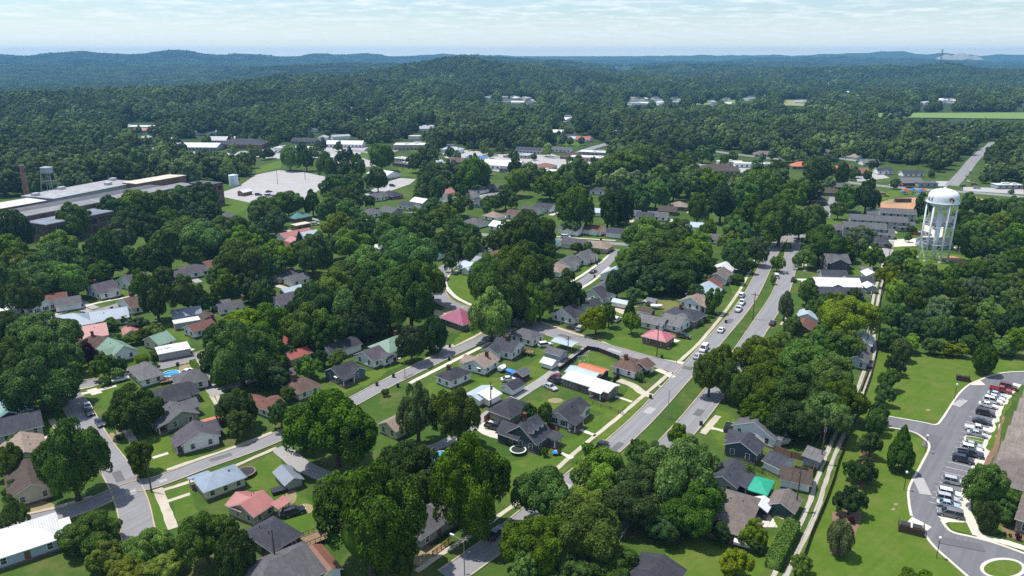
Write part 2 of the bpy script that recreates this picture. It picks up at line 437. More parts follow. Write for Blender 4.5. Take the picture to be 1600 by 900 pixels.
road('lane', [(308,560),(318,585),(330,606),(340,618)], 3.5, LANE)
road('lane', [(332,612),(352,606),(374,601),(400,592)], 3., LANE)
road('road', [(20,521),(60,511),(100,501),(135,492),(171,481),(212,469),(250,457)], 4.6, ASPH)
road('lane', [(660,703),(688,696),(722,676),(752,655),(800,625),(828,607),(853,591),(888,564),(917,545)], 3.3, LANE)
road('road', [(884,462),(911,440),(930,426),(944,415),(956,403),(968,390)], 4.4, ASPH)
road('road', [(830,372),(872,375),(920,378),(962,381),(1010,384)], 5.6, ASPH)
road('road', [(1242,366),(1270,372),(1300,380)], 6., ASPH)
road('road', [(1247,352),(1225,358),(1190,372)], 6., ASPH)
# gravel lane: two tracks
GL = [(1205,925),(1224,888),(1248,842),(1271,790),(1282,755),(1296,715),(1314,675),(1332,640),(1346,607),(1358,572),(1362,545),(1361,521),(1365,487),(1371,455),(1381,420),(1386,400)]
road('gravel_track', GL, .95, GRAV, base=.06, off=.9)
road('gravel_track', GL, .95, GRAV, base=.06, off=-.9)
road('lane', [(1386,404),(1387,388),(1389,376)], 5, LANE)
road('road', [(1300,282),(1340,287),(1380,291),(1425,295),(1470,298),(1530,302),(1600,308)], 9, ASPH)
road('road', [(1487,290),(1507,268),(1516,256),(1525,246),(1536,236),(1547,228),(1552,222)], 8.5, ASPH)
road('road', [(1287,340),(1293,328),(1300,318),(1304,308)], 6, ASPH)
road('road', [(725,312),(750,309),(778,303),(800,298)], 7, ASPH)
road('road', [(742,366),(770,368),(800,371)], 6, ASPH)
road('road', [(510,228),(560,236),(600,240),(640,226),(655,221)], 8, ASPH)
road('road', [(860,248),(900,240),(930,230),(960,222)], 10, ASPH)
road('road', [(1090,232),(1140,240),(1190,246),(1230,250)], 8, ASPH)
road('driveway', [(437,699),(452,712),(469,726),(490,737),(512,746)], 4.2, LANE)
# kerbside walks and paths
def walk(px, w=1.15, mat=CONC): return road('pavement', px, w, mat, base=.045, keep=False)
def drive(px, w=2.6, mat=CONC): return road('driveway', px, w, mat, base=.03, keep=False)
walk([(651,893),(700,859),(747,829),(806,787),(850,751),(900,706),(960,657),(1013,612),(1050,580)])
walk([(1060,566),(1080,548),(1093,535),(1123,500),(1155,455),(1173,420),(1184,398),(1190,384)])
walk([(581,604),(667,561),(704,545),(755,519)]); walk([(640,599),(656,591),(715,561),(773,532),(800,520)], 1.5, CONCW)
walk([(260,735),(297,722),(340,708),(384,692),(425,676)]); walk([(254,767),(297,753),(345,738),(400,714),(432,700)])
walk([(246,764),(257,790),(271,826)], 1.9); walk([(196,669),(205,684),(214,698)], 1.9); walk([(238,716),(263,708)], 1.2, CONCW); walk([(258,785),(297,772)], 1.2)
walk([(30,808),(80,795),(145,776)]); walk([(110,609),(140,604),(165,597)], 1.6, CONCW); walk([(0,619),(30,613)], 1.6, CONCW)
walk([(126,616),(150,611),(182,603)], 1.6, CONCW); walk([(143,608),(152,616)], 2.6, CONCW); walk([(250,577),(275,571),(297,565)], 1.4, CONCW)
walk([(62,499),(100,488),(126,481),(150,474),(185,467),(217,461)], 1.6, CONCW)
walk([(940,534),(985,553),(1056,566)], 1.3); walk([(845,503),(885,517),(925,529)], 1.3)
walk([(1026,577),(1040,583)], 2.2, CONCW); walk([(1057,567),(1078,569)], 2.4, CONCW); walk([(1040,583),(1052,590)], 2.2, CONCW)
walk([(966,594),(990,603),(1004,614),(1022,620)], 2.6); walk([(961,619),(988,628)], 1.0, CONCW); walk([(901,669),(913,674),(930,681)], 1.2, CONCW); walk([(866,704),(880,710),(895,716)], 1.2, CONCW)
walk([(810,760),(830,768)], 1.1, CONCW); walk([(1098,536),(1106,540)], 1.2); walk([(1016,535),(1046,545)], 1.2, CONCW); walk([(1108,485),(1122,490)], 1.2, CONCW)
walk([(1098,678),(1110,664),(1122,650)], 1.7); walk([(1112,669),(1132,674),(1145,677)], 1.2, CONCW)
walk([(733,426),(707,425),(697,434),(695,442),(700,452),(712,464),(728,473),(740,478)], 1.7, CONCW)
walk([(878,448),(905,433),(938,410),(958,394)], 1.5, CONCW); walk([(900,455),(928,438),(952,417)], 1.4, CONCW); walk([(868,370),(915,373),(962,376)], 1.5, CONCW); walk([(866,380),(905,383),(950,386)], 1.4)
walk([(56,690),(85,678)], 1.3, CONCW); walk([(80,655),(94,676)], 1.6); walk([(67,713),(82,709)], 1.2, CONCW)
walk([(1246,437),(1264,437)], 2.6, CONCW); walk([(1256,437),(1255,446)], 2., CONCW); walk([(1257,408),(1258,424)], 1.8); walk([(1222,508),(1228,499),(1234,488)], 1.6); walk([(1226,514),(1246,517)], 1.1, CONCW)
drive([(1385,404),(1386,392),(1388,384)], 3, CONCW)
drive([(118,478),(140,488)], 3, LANE); drive([(122,470),(150,482)], 3, LANE); drive([(268,556),(283,549),(292,544)], 6, CONCW); drive([(290,570),(293,585)], 4, BARE)
drive([(338,616),(345,630)], 1.0, CONC); drive([(330,618),(340,634)], 1.0, CONC)
drive([(687,545),(710,540)], 3.2, LANE); drive([(672,540),(695,547)], 3, LANE)
drive([(672,486),(690,490),(705,492)], 5, CONC)
drive([(752,658),(768,672),(790,678)], 6, CONCW); drive([(1010,474),(985,480)], 1.2, CONC); drive([(1012,470),(990,474)], 1.2, CONC)
drive([(956,480),(985,492),(1000,499)], 4, CONC); drive([(895,518),(905,512)], 4, BARE); drive([(1028,524),(1060,534)], 2.4, CONCW)
drive([(860,590),(875,598)], 8, GRAV); drive([(1040,520),(1020,516)], 4, CONC)
drive([(440,800),(452,800),(466,797)], 2.2, BARE); drive([(1177,800),(1188,810),(1196,824)], 5, CONCW)
# lawns, beds and bare ground
def lawn(px, m=LAWN, n='lawn', b=.008): return patch(n, px, m, b)
lawn([(1362,553),(1400,549),(1430,552),(1525,560),(1602,565),(1602,582),(1552,587),(1531,595),(1503,613),(1472,657),(1388,654),(1335,655)], LAWN2)
lawn([(1330,660),(1387,668),(1440,686),(1452,700),(1422,762),(1426,808),(1445,835),(1490,880),(1515,905),(1230,905),(1268,815),(1300,745)], LAWN2)
lawn([(920,548),(963,565),(958,592),(897,573)]); lawn([(945,525),(980,512),(1000,515),(1030,545),(1092,540),(1060,566),(1000,556),(945,538)]); lawn([(1052,537),(1075,530),(1098,534),(1080,549)])
lawn([(920,648),(935,650),(968,645),(930,680),(905,672)]); lawn([(820,640),(850,625),(900,625),(950,632),(985,628),(960,652),(925,640),(895,628),(855,660),(812,650)], LAWN2); lawn([(985,600),(1020,622),(990,645),(965,630)], LAWN2)
lawn([(868,690),(905,682),(922,690),(897,712),(870,700)]); lawn([(790,722),(830,714),(885,712),(893,720),(808,785),(790,775)]); lawn([(830,772),(905,714),(955,663),(990,640),(1005,640),(880,740),(800,800)], LAWN2)
lawn([(708,425),(733,427),(738,474),(720,466),(703,451),(697,439)], LAWN2); lawn([(695,550),(720,521),(765,513),(758,518),(710,542)], LAWN2)
lawn([(257,761),(297,755),(303,780),(310,800),(279,815)]); lawn([(229,775),(243,770),(262,830),(240,832)]); lawn([(385,735),(430,705),(445,735),(470,770),(490,790),(500,850),(440,815),(420,770),(390,765)])
lawn([(220,690),(262,670),(268,705),(320,722),(300,725),(262,733),(240,740),(222,720)], LAWN2); lawn([(350,700),(380,690),(375,696),(330,712)], LAWN2)
lawn([(272,605),(300,600),(322,605),(332,630),(318,640),(290,628),(262,630)]); lawn([(163,516),(195,508),(212,520),(180,534),(158,530)]); lawn([(105,492),(130,484),(150,475),(165,472),(200,462),(215,458),(185,449),(145,467),(120,478)]); lawn([(262,512),(290,510),(300,540),(270,524)])
lawn([(125,590),(160,585),(215,568),(260,560),(300,548),(215,574),(125,602)], LAWN2); lawn([(40,680),(60,650),(90,650),(98,690),(80,720),(58,715)]); lawn([(155,610),(185,600),(180,625),(160,640)])
lawn([(500,605),(540,600),(575,580),(612,575),(575,602),(520,620)], LAWN2); lawn([(600,565),(635,555),(650,562),(610,578)], LAWN2); lawn([(665,605),(700,575),(720,590),(745,600),(760,605),(720,612),(672,622)]); lawn([(745,590),(790,590),(840,560),(880,545),(905,548),(860,585),(810,612),(770,622),(752,608)], LAWN2); lawn([(850,540),(880,548),(910,540),(860,530)], LAWN2)
lawn([(1095,530),(1108,515),(1130,478),(1150,455),(1168,420),(1178,405),(1186,410),(1170,440),(1150,478),(1118,517),(1105,535)]); lawn([(1140,450),(1160,420),(1165,432),(1148,462)])
lawn([(1020,470),(1045,465),(1070,480),(1055,490),(1025,485)], DRYG, 'lawn'); lawn([(945,482),(985,486),(970,500),(945,496)]); lawn([(845,505),(880,515),(895,520),(870,505)], DRYG, 'lawn')
lawn([(930,405),(950,390),(960,392),(935,418),(900,430),(885,428),(905,415)]); lawn([(868,367),(905,362),(965,372),(960,375),(870,371)]); lawn([(930,450),(955,430),(965,440),(945,455)])
lawn([(1130,700),(1100,665),(1120,640),(1145,650),(1150,672),(1132,690)], LAWN2); lawn([(1185,748),(1205,745),(1230,765),(1250,785),(1235,800),(1200,775)]); lawn([(1198,800),(1235,812),(1225,828),(1200,815)]); lawn([(1170,860),(1205,840),(1230,815),(1210,880),(1180,905),(1100,905)], LAWN2)
lawn([(1030,870),(1110,845),(1140,870),(1130,905),(1070,905)], LAWN2); lawn([(1330,424),(1345,418),(1356,430),(1348,442),(1332,440)], LAWN2); lawn([(1375,395),(1400,385),(1440,390),(1510,400),(1530,415),(1480,430),(1400,425)], LAWN2)
lawn([(1370,305),(1400,296),(1450,297),(1500,300),(1480,312),(1415,306),(1372,315)], LAWN2); lawn([(640,225),(690,232),(690,240),(640,236)], LAWN2); lawn([(530,240),(575,236),(575,248),(545,250)]); lawn([(622,262),(655,262),(650,276),(622,276)])
lawn([(340,320),(380,308),(400,322),(365,335),(330,332)]); lawn([(400,262),(440,250),(440,262),(400,272)], LAWN2); lawn([(870,216),(912,218),(912,228),(875,228)]); lawn([(855,246),(885,248),(880,254),(850,252)]); lawn([(935,290),(985,288),(975,300),(930,302)])
lawn([(1300,300),(1320,297),(1340,310),(1310,325)], LAWN2); lawn([(1290,345),(1320,335),(1312,356),(1295,358)]); lawn([(580,390),(608,385),(606,400),(578,402)]); lawn([(500,345),(520,342),(512,350)])
patch('mulch_bed', [(1300,800),(1345,800),(1335,840),(1325,865),(1298,865),(1300,835)], MULCH, .03, .4, True); patch('mulch_bed', [(1345,700),(1366,712),(1352,760),(1340,755)], MULCH, .03, .4, True)
patch('clay_ground', [(1368,318),(1400,310),(1440,308),(1446,320),(1432,332),(1395,330),(1372,326)], DIRT, .03); patch('clay_ground', [(1470,402),(1490,400),(1512,408),(1508,413),(1490,408),(1472,405)], DIRT, .03); patch('clay_ground', [(1522,308),(1537,311),(1535,318),(1524,316)], DIRT, .03)
patch('bare_ground', [(1388,312),(1425,309),(1420,318),(1384,319)], BARE, .045)
for q in [(175,690,8,14),(187,672,6,10),(455,775,9,12),(478,795,12,8),(520,527,18,10),(868,626,12,4),(905,505,14,4),(1178,768,16,6),(1400,788,4,2),(1396,796,3,2),(1450,641,4,1.5),(700,486,10,4),(60,795,30,12),(1235,815,8,8)]:
    x, y, a, b = q; patch('bare_ground', [(x + a * math.cos(t), y + b * math.sin(t)) for t in np.linspace(0, 6.28, 9)[:-1]], BARE, .03, .5, True)
patch('pavement', [(1178,792),(1190,790),(1228,805),(1224,812),(1200,802),(1192,815)], CONCW, .05, 0)
patch('parking_lot', [(346,301),(372,292),(400,273),(436,266),(480,270),(525,280),(500,296),(474,313),(400,319),(350,308)], BIGLOT, .03, 0)
patch('parking_lot', [(598,287),(625,278),(650,280),(640,288),(600,302),(580,308),(565,306)], BIGLOT, .03, 0); patch('parking_lot', [(510,222),(575,230),(560,242),(500,238)], BIGLOT, .03, 0); patch('parking_lot', [(690,238),(735,234),(770,241),(860,240),(892,250),(885,264),(840,275),(790,270),(745,262),(700,253)], BIGLOT, .03, 0); patch('parking_lot', [(268,234),(345,240),(430,231),(470,240),(440,248),(330,246)], BIGLOT, .03, 0); patch('parking_lot', [(470,238),(520,232),(545,240),(600,258),(560,262),(500,250)], BIGLOT, .03, 0); patch('parking_lot', [(890,250),(930,246),(960,250),(950,256),(890,258)], BIGLOT, .03, 0)
patch('parking_lot', [(1090,256),(1180,262),(1170,270),(1090,266)], BIGLOT, .03, 0); patch('parking_lot', [(1335,273),(1375,270),(1390,278),(1340,284)], BIGLOT, .03, 0); patch('parking_lot', [(1430,283),(1490,283),(1480,291),(1430,290)], BIGLOT, .03, 0); patch('parking_lot', [(1505,292),(1600,295),(1600,304),(1505,298)], BIGLOT, .03, 0)
patch('parking_lot', [(1388,374),(1402,374),(1440,372),(1444,352),(1475,352),(1472,370),(1440,384),(1390,386)], CONCW, .03, 0); patch('parking_lot', [(735,238),(760,236),(768,246),(735,248)], BIGLOT, .03, 0)
def drape(name, tl, tr, br, bl, mat, nx=14, ny=5):
    mb = MB(); v = []
    for j in range(ny + 1):
        for i in range(nx + 1):
            u, w = i / nx, j / ny
            x = (tl[0] * (1 - u) + tr[0] * u) * (1 - w) + (bl[0] * (1 - u) + br[0] * u) * w; y = (tl[1] * (1 - u) + tr[1] * u) * (1 - w) + (bl[1] * (1 - u) + br[1] * u) * w
            p = G(x, y)
            for _ in range(6): p = G(x, y, float(terrain(p.x, p.y)))
            v.append((p.x, p.y, p.z + 1.0))
    mb.add(v, [(j*(nx+1)+i, (j+1)*(nx+1)+i, (j+1)*(nx+1)+i+1, j*(nx+1)+i+1) for j in range(ny) for i in range(nx)])
    tag(mb.build(name, mat), kind='structure')
PALEM = worn('pale_meadow', (.15,.23,.06), (.12,.20,.045), (.19,.26,.085), .15); DRYM = worn('dry_meadow', (.25,.25,.11), (.19,.20,.08), (.30,.29,.15), .2)
drape('meadow', (1366,177.5), (1615,176.5), (1615,187), (1366,184), PALEM); drape('meadow', (900,133.5), (916,133.5), (906,141), (895,141), DRYM, 4, 4); drape('meadow', (1094,158), (1114,157.5), (1109,164.5), (1087,164.5), PALEM, 5, 3); drape('meadow', (1136,157.5), (1153,156.5), (1151,163.5), (1135,163), PALEM, 5, 3); drape('meadow', (1224,157), (1263,156.5), (1257,166.5), (1225,165.5), DRYM, 6, 4)
# the care building's drive and parking
LOTP = [(1602,582),(1575,583),(1552,587),(1531,595),(1515,602),(1501,615),(1488,633),(1473,657),(1463,665),(1440,661),(1388,652),(1360,648),(1360,660),(1387,667),(1425,675),(1445,686),(1453,699),(1440,727),(1422,761),(1421,784),(1425,807),(1443,833),(1460,854),(1489,880),(1515,902),(1540,925),(1640,925),(1640,882),(1602,866),(1560,851),(1521,840),(1486,831),(1471,813),(1497,811),(1500,790),(1508,757),(1530,712),(1552,655),(1568,622),(1585,604),(1602,601)]
patch('parking_lot', LOTP, ASPH2, .03, 0)
def kerbline(px, w=.35, h=.15, name='kerb', mat=CONCW):
    pts = smooth(wpts(px)); l2, r2 = strip_pts(pts, w); k = MB(); vs = []; n = len(pts)
    for a, b in zip(l2, r2): vs += [(a[0], a[1], 0.), (a[0], a[1], h), (b[0], b[1], h), (b[0], b[1], 0.)]
    k.add(vs, [(4*i+q, 4*i+4+q, 4*i+5+q, 4*i+1+q) for i in range(n - 1) for q in range(3)] + [(0, 1, 2, 3), (4*n-1, 4*n-2, 4*n-3, 4*n-4)])
    tag(k.build(name, mat), kind='structure')
kerbline([(1602,581),(1575,582),(1552,586),(1531,594),(1515,601),(1500,614),(1487,632),(1472,655),(1462,664),(1440,660),(1388,651)], .5)
kerbline([(1387,668),(1425,675),(1444,686),(1452,699),(1439,727),(1421,761),(1420,784),(1424,807)], .5)
kerbline([(1443,833),(1460,855),(1489,881),(1515,904)], .5); kerbline([(1602,866),(1560,851),(1521,840),(1486,831),(1471,813)], .6)
walk([(1590,600),(1573,620),(1561,649),(1545,690),(1530,722),(1513,760),(1509,776),(1510,798),(1517,815),(1528,838)], 1.9, CONCW)
walk([(1525,838),(1560,845),(1605,858)], 1.7, CONCW); walk([(1471,812),(1497,811),(1512,810)], 2.4, CONCW)
lawn([(1480,816),(1510,817),(1520,837),(1488,828)], LAWN2, 'lawn', .05); lawn([(1516,795),(1530,785),(1560,812),(1575,838),(1535,836)], LAWN2, 'lawn', .05); lawn([(1575,625),(1590,612),(1565,660),(1545,705),(1540,700)], LAWN2, 'lawn', .05); lawn([(1510,683),(1537,687),(1535,694),(1508,689)], LAWN2, 'lawn', .05)
kerbline([(1508,689),(1510,682),(1537,686)], .35)
patch('mulch_bed', [(1560,650),(1572,640),(1560,700),(1540,735),(1536,725)], MULCH, .06, .2); patch('mulch_bed', [(1558,820),(1600,838),(1600,846),(1565,838)], MULCH, .06, .2)
isl = [(1567 + 33 * math.cos(t), 889 + 15 * math.sin(t)) for t in np.linspace(0, 2 * math.pi, 17)[:-1]]
patch('lawn', isl, LAWN2, .06, 0); kerbline(isl + [isl[0]], .6)
patch('pavement', [(1425,808),(1456,824),(1443,834),(1412,822)], CONCW, .05, 0); patch('pavement', [(1513,601),(1531,594),(1540,602),(1519,602)], CONCW, .05, 0)
# painted stall lines
for i in range(19):
    t = i / 18; ax = 1556 + (1497 - 1556) * t; ay = 652 + (795 - 652) * t
    a = G(ax - 2, ay); d = (G(ax - 32, ay - 7) - a).normalized() * 5.2
    mb = MB(); n = Vector((-d.y, d.x, 0)).normalized() * .06; z = .11 + i * .0001
    mb.add([(a + n + Vector((0, 0, z)))[:], (a - n + Vector((0, 0, z)))[:], (a + d - n + Vector((0, 0, z)))[:], (a + d + n + Vector((0, 0, z)))[:]], [(0, 1, 2, 3)])
    tag(mb.build('road_marking', PAINT), kind='structure')
# ---------------------------------------------------------------- houses
TRIM = plain('white_trim', (.72, .72, .70), .5, .12)
FOUND = plain('foundation_blocks', (.16, .13, .11), .9, .4)
DARK = plain('dark_metal', (.03, .03, .032), .6, .3)
WOOD = plain('weathered_wood', (.22, .15, .09), .9, .4, 3.)
REDWOOD = plain('stained_wood', (.26, .10, .045), .8, .35, 3.)
BRICKR = plain('chimney_brick', (.13, .055, .04), .9, .4, 4.)
RC = {  # roof colours
 'slate': (.050, .052, .066), 'char': (.040, .041, .050), 'violet': (.085, .075, .092), 'grey': (.15, .148, .15), 'mgrey': (.105, .105, .112), 'brown': (.12, .075, .06), 'tan': (.27, .205, .165), 'dbrown': (.075, .055, .045), 'redbrown': (.16, .07, .055), 'taupe': (.155, .13, .115)}
MC = {'white': (.70, .70, .70), 'blue': (.27, .335, .41), 'lblue': (.42, .50, .56), 'pink': (.42, .165, .15), 'rose': (.43, .135, .155), 'magenta': (.34, .10, .165), 'red': (.34, .085, .07), 'green': (.18, .29, .215), 'teal': (.09, .23, .205), 'rust': (.22, .10, .06), 'cream': (.68, .62, .5), 'pale': (.25, .25, .255), 'pale2': (.40, .40, .41), 'sky': (.06, .24, .55), 'orange': (.55, .17, .08), 'mgreen': (.02, .31, .19), 'bluegrey': (.22, .25, .30)}
WC = {'white': (.80, .81, .81), 'cream': (.60, .56, .42), 'sage': (.27, .31, .26), 'slate': (.065, .085, .115), 'navy': (.10, .135, .18), 'grey': (.34, .36, .38), 'dgrey': (.075, .08, .085), 'tan': (.42, .36, .27), 'blue': (.36, .43, .5), 'bronze': (.075, .06, .048), 'green': (.03, .085, .075), 'purple': (.09, .015, .05), 'dark': (.045, .035, .03), 'taupe': (.24, .21, .185)}
BRK = {'brick': (.22, .10, .07), 'dbrick': (.15, .075, .06), 'greybrick': (.20, .17, .15)}
def roofmat(c, flat=False):
    if flat: return plain('flat_roof_membrane', tuple(q * .86 for q in (MC[c[2:]] if c.startswith('m:') else RC[c])), .75, .38, .22, scale2=.05)
    return metalroof(MC[c[2:]]) if c.startswith('m:') else shingle(RC[c])
def wallmat(c): return brick(BRK[c]) if c in BRK else siding(WC[c])
def _winmesh():
    a = MB(); a.box(-.55, .55, -.02, .055, 0, 1.45)
    me = bpy.data.meshes.new('window'); me.from_pydata(a.v, [], a.f); me.materials.append(TRIM)
    b = MB(); b.box(-.44, .44, .03, .066, .08, .69); b.box(-.44, .44, .03, .066, .75, 1.36)
    p = bpy.data.meshes.new('pane'); p.from_pydata(b.v, [], b.f); p.materials.append(glassdark())
    c = MB(); c.box(-.19, .19, -.02, .05, 0, 1.45)
    s = bpy.data.meshes.new('shutter'); s.from_pydata(c.v, [], c.f); s.materials.append(plain('shutter_paint', (.02, .022, .025), .6, .2))
    d = MB(); d.box(-.5, .5, -.02, .05, 0, 2.05); dm = bpy.data.meshes.new('door'); dm.from_pydata(d.v, [], d.f); dm.materials.append(plain('door_paint', (.16, .09, .06), .5, .3))
    e = MB(); e.box(-.7, .7, 0, .5, -.28, -.2); e.v = [(x, y, z - y * .6 + .4) for x, y, z in e.v]
    am = bpy.data.meshes.new('awning'); am.from_pydata(e.v, [], e.f); am.materials.append(TRIM)
    return me, p, s, dm, am
WIN, PANE, SHUT, DOOR, AWN = _winmesh()
FOOT = []   # footprints (x, y, radius) kept free of scattered trees
def gable_roof(mb, L, W, hw, rise, o=.45, th=.2, axis='x', x0=0, y0=0, lo=None, hi=None):
    w = W / 2 + o; s = rise / (W / 2); ze = hw - s * o; zr = hw + rise
    lo = -L / 2 - o if lo is None else lo; hi = L / 2 + o if hi is None else hi
    vs = []
    for a in (lo, hi):
        for b, z in ((-w, ze), (0, zr), (w, ze), (w, ze - th), (0, zr - th), (-w, ze - th)):
            vs.append((x0 + a, y0 + b, z) if axis == 'x' else (x0 + b, y0 + a, z))
    mb.add(vs, [(0, 1, 7, 6), (1, 2, 8, 7)], 0)
    mb.add(vs, [(2, 3, 9, 8), (3, 4, 10, 9), (4, 5, 11, 10), (5, 0, 6, 11), (1, 0, 5, 4), (2, 1, 4, 3), (6, 7, 10, 11), (7, 8, 9, 10)], 1)
def hip_roof(mb, L, W, hw, rise, o=.45, th=.2):
    w = W / 2 + o; l = L / 2 + o; s = rise / (W / 2); ze = hw - s * o; zr = hw + rise
    r = max(.15, l - w)
    vs = [(-l, -w, ze), (l, -w, ze), (l, w, ze), (-l, w, ze), (-r, 0, zr), (r, 0, zr)]
    mb.add(vs, [(0, 1, 5, 4), (1, 2, 5), (2, 3, 4, 5), (3, 0, 4)], 0)
    b = [(x, y, z - th) for x, y, z in vs[:4]]
    mb.add(vs[:4] + b, [(0, 4, 5, 1), (1, 5, 6, 2), (2, 6, 7, 3), (3, 7, 4, 0), (7, 6, 5, 4)], 1)
def walls(mb, L, W, hw, rise, gable):
    l, w = L / 2, W / 2
    v = [(-l,-w,0),(l,-w,0),(l,w,0),(-l,w,0),(-l,-w,hw),(l,-w,hw),(l,w,hw),(-l,w,hw)]
    f = [(0,1,5,4),(1,2,6,5),(2,3,7,6),(3,0,4,7)]
    if gable:
        v += [(-l,0,hw+rise-.02),(l,0,hw+rise-.02)]; f = [(0,1,5,4),(1,2,6,9,5),(2,3,7,6),(3,0,4,8,7)]
    mb.add(v, f)
def house(cx, cy, ang, L, W, roof, rc, wc, ref, where=None, hw=2.9, pitch=.5, near=True, wing=None, porch=None, chim=None, shut=False, dormers=0, awn=False, cat='house', name='house', vents=2, base=0.):
    """centre, ridge direction, sizes, roof form, colours; wing=(offset,side,width,projection); porch=(side,x0,x1,depth)"""
    root = empty(name, (cx, cy, base), ang)
    # wall
    rise = pitch * W / 2 if roof != 'flat' else 0
    mb = MB(); gb = roof in ('gable', 'cross')
    walls(mb, L, W, hw, rise, gb)
    rb = MB()
    if gb: gable_roof(rb, L, W, hw, rise)
    elif roof in ('hip', 'hipcross'): hip_roof(rb, L, W, hw, rise)
    elif roof == 'shed':
        rb.box(-L/2-.4, L/2+.4, -W/2-.4, W/2+.4, hw, hw + .18); rb.v = [(x, y, z + .10 * (y + W/2 + .4)) for x, y, z in rb.v]
        walls_top = MB()
    else:
        rb.box(-L/2-.25, L/2+.25, -W/2-.25, W/2+.25, hw, hw + .25)
    wings = wing if isinstance(wing, list) else ([wing] if wing else [])
    wspan = []
    for xo, sd, ww, pj in wings:
        r2 = min(pitch * ww / 2, rise - .12) if rise else 1.2
        y1 = sd * (W / 2 + pj); ya, yb = sorted((sd * (W / 2 - .4), y1))
        v = [(xo-ww/2,ya,0),(xo+ww/2,ya,0),(xo+ww/2,yb,0),(xo-ww/2,yb,0)]; v += [(x,y,hw) for x,y,z in v] + [(xo,ya,hw+r2-.02),(xo,yb,hw+r2-.02)]
        mb.add(v, [(0,1,5,8,4),(1,2,6,5),(2,3,7,9,6),(3,0,4,7)])
        inner = 0.0; outer = sd * (W / 2 + pj + .45)
        gable_roof(rb, 0, ww, hw + .004, r2, axis='y', x0=xo, lo=min(inner, outer), hi=max(inner, outer))
        wspan.append((sd, xo - ww / 2, xo + ww / 2, pj))
    w = mb.build('wall', wallmat(wc), root)
    fb = MB(); fb.box(-L/2-.035, L/2+.035, -W/2-.035, W/2+.035, 0, .5)
    for xo, sd, ww, pj in wings:
        ya, yb = sorted((sd * (W / 2 - .4), sd * (W / 2 + pj + .035))); fb.box(xo-ww/2-.035, xo+ww/2+.035, ya, yb, 0, .497)
    fb.build('foundation', FOUND, root)
    for k in range(dormers):
        x = (k - (dormers - 1) / 2) * L / (dormers + .3); yw = -W / 2 * .62; zb = hw + rise * .22
        mb2 = MB(); mb2.box(x-.8, x+.8, yw, yw + 2.2, zb, zb + 1.3); d = mb2.build('dormer', siding(WC[wc]) if wc in WC else wallmat(wc), root)
        gb2 = MB(); gable_roof(gb2, 0, 1.6, zb + 1.3, .55, o=.25, th=.12, axis='y', x0=x, lo=yw - .3, hi=yw + 2.9); gb2.build('dormer_roof', [roofmat(rc), TRIM], d)
        wo = obj('dormer_window', WIN, d); wo.location = (x, yw, zb + .1); wo.rotation_euler = (0, 0, math.pi); wo.scale = (.8, 1, .8)
    rf = rb.build('roof', [roofmat(rc, roof == 'flat'), TRIM], root)
    if roof == 'shed': pass
    if porch:
        sd, x0, x1, dp = porch; ys = sd * W / 2
        pb = MB(); ya, yb = sorted((ys + sd*.01, ys + sd * dp)); pb.box(x0, x1, ya, yb, 0, .45); pf = pb.build('porch', FOUND, root)
        pr = MB(); ya, yb = sorted((ys - sd * .1, ys + sd * (dp + .3)))
        z = hw - pitch * .45
        if roof == 'flat': z = hw - .1
        pr.add([(x0-.3, ys-sd*.1, z+.30), (x1+.3, ys-sd*.1, z+.30), (x1+.3, ys+sd*(dp+.3), z-.25), (x0-.3, ys+sd*(dp+.3), z-.25)] + [(x0-.3, ys-sd*.1, z+.14), (x1+.3, ys-sd*.1, z+.14), (x1+.3, ys+sd*(dp+.3), z-.41), (x0-.3, ys+sd*(dp+.3), z-.41)],
               [(0,1,2,3),(4,5,6,7),(0,1,5,4),(1,2,6,5),(2,3,7,6),(3,0,4,7)])
        import bmesh
        po = pr.build('porch_roof', roofmat(rc), root); bm = bmesh.new(); bm.from_mesh(po.data); bmesh.ops.recalc_face_normals(bm, faces=bm.faces[:]); bm.to_mesh(po.data); bm.free()
        n = max(2, int(abs(x1 - x0) / 2.4) + 1)
        for i in range(n if near else 2):
            x = x0 + .15 + (x1 - x0 - .3) * i / ((n if near else 2) - 1); q = MB(); q.box(x-.1, x+.1, ys+sd*(dp-.25), ys+sd*(dp-.05), .45, z - .28); q.build('porch_post', TRIM, root)
    if chim:
        x, y = chim; c = MB(); c.box(x-.4, x+.4, y-.4, y+.4, hw, hw + rise + 1.1); c.box(x-.5, x+.5, y-.5, y+.5, hw + rise + .95, hw + rise + 1.2); c.build('chimney', BRICKR, root)
    if near and rise and vents:
        for i in range(vents):
            x = random.uniform(-L*.3, L*.3); y = random.choice((-1, 1)) * W * .16; q = MB(); zz = hw + rise * (1 - abs(y) / (W / 2)); q.tube((x, y, zz - .2), (x, y, zz + .35), .09, n=6); q.build('roof_vent', DARK, root)
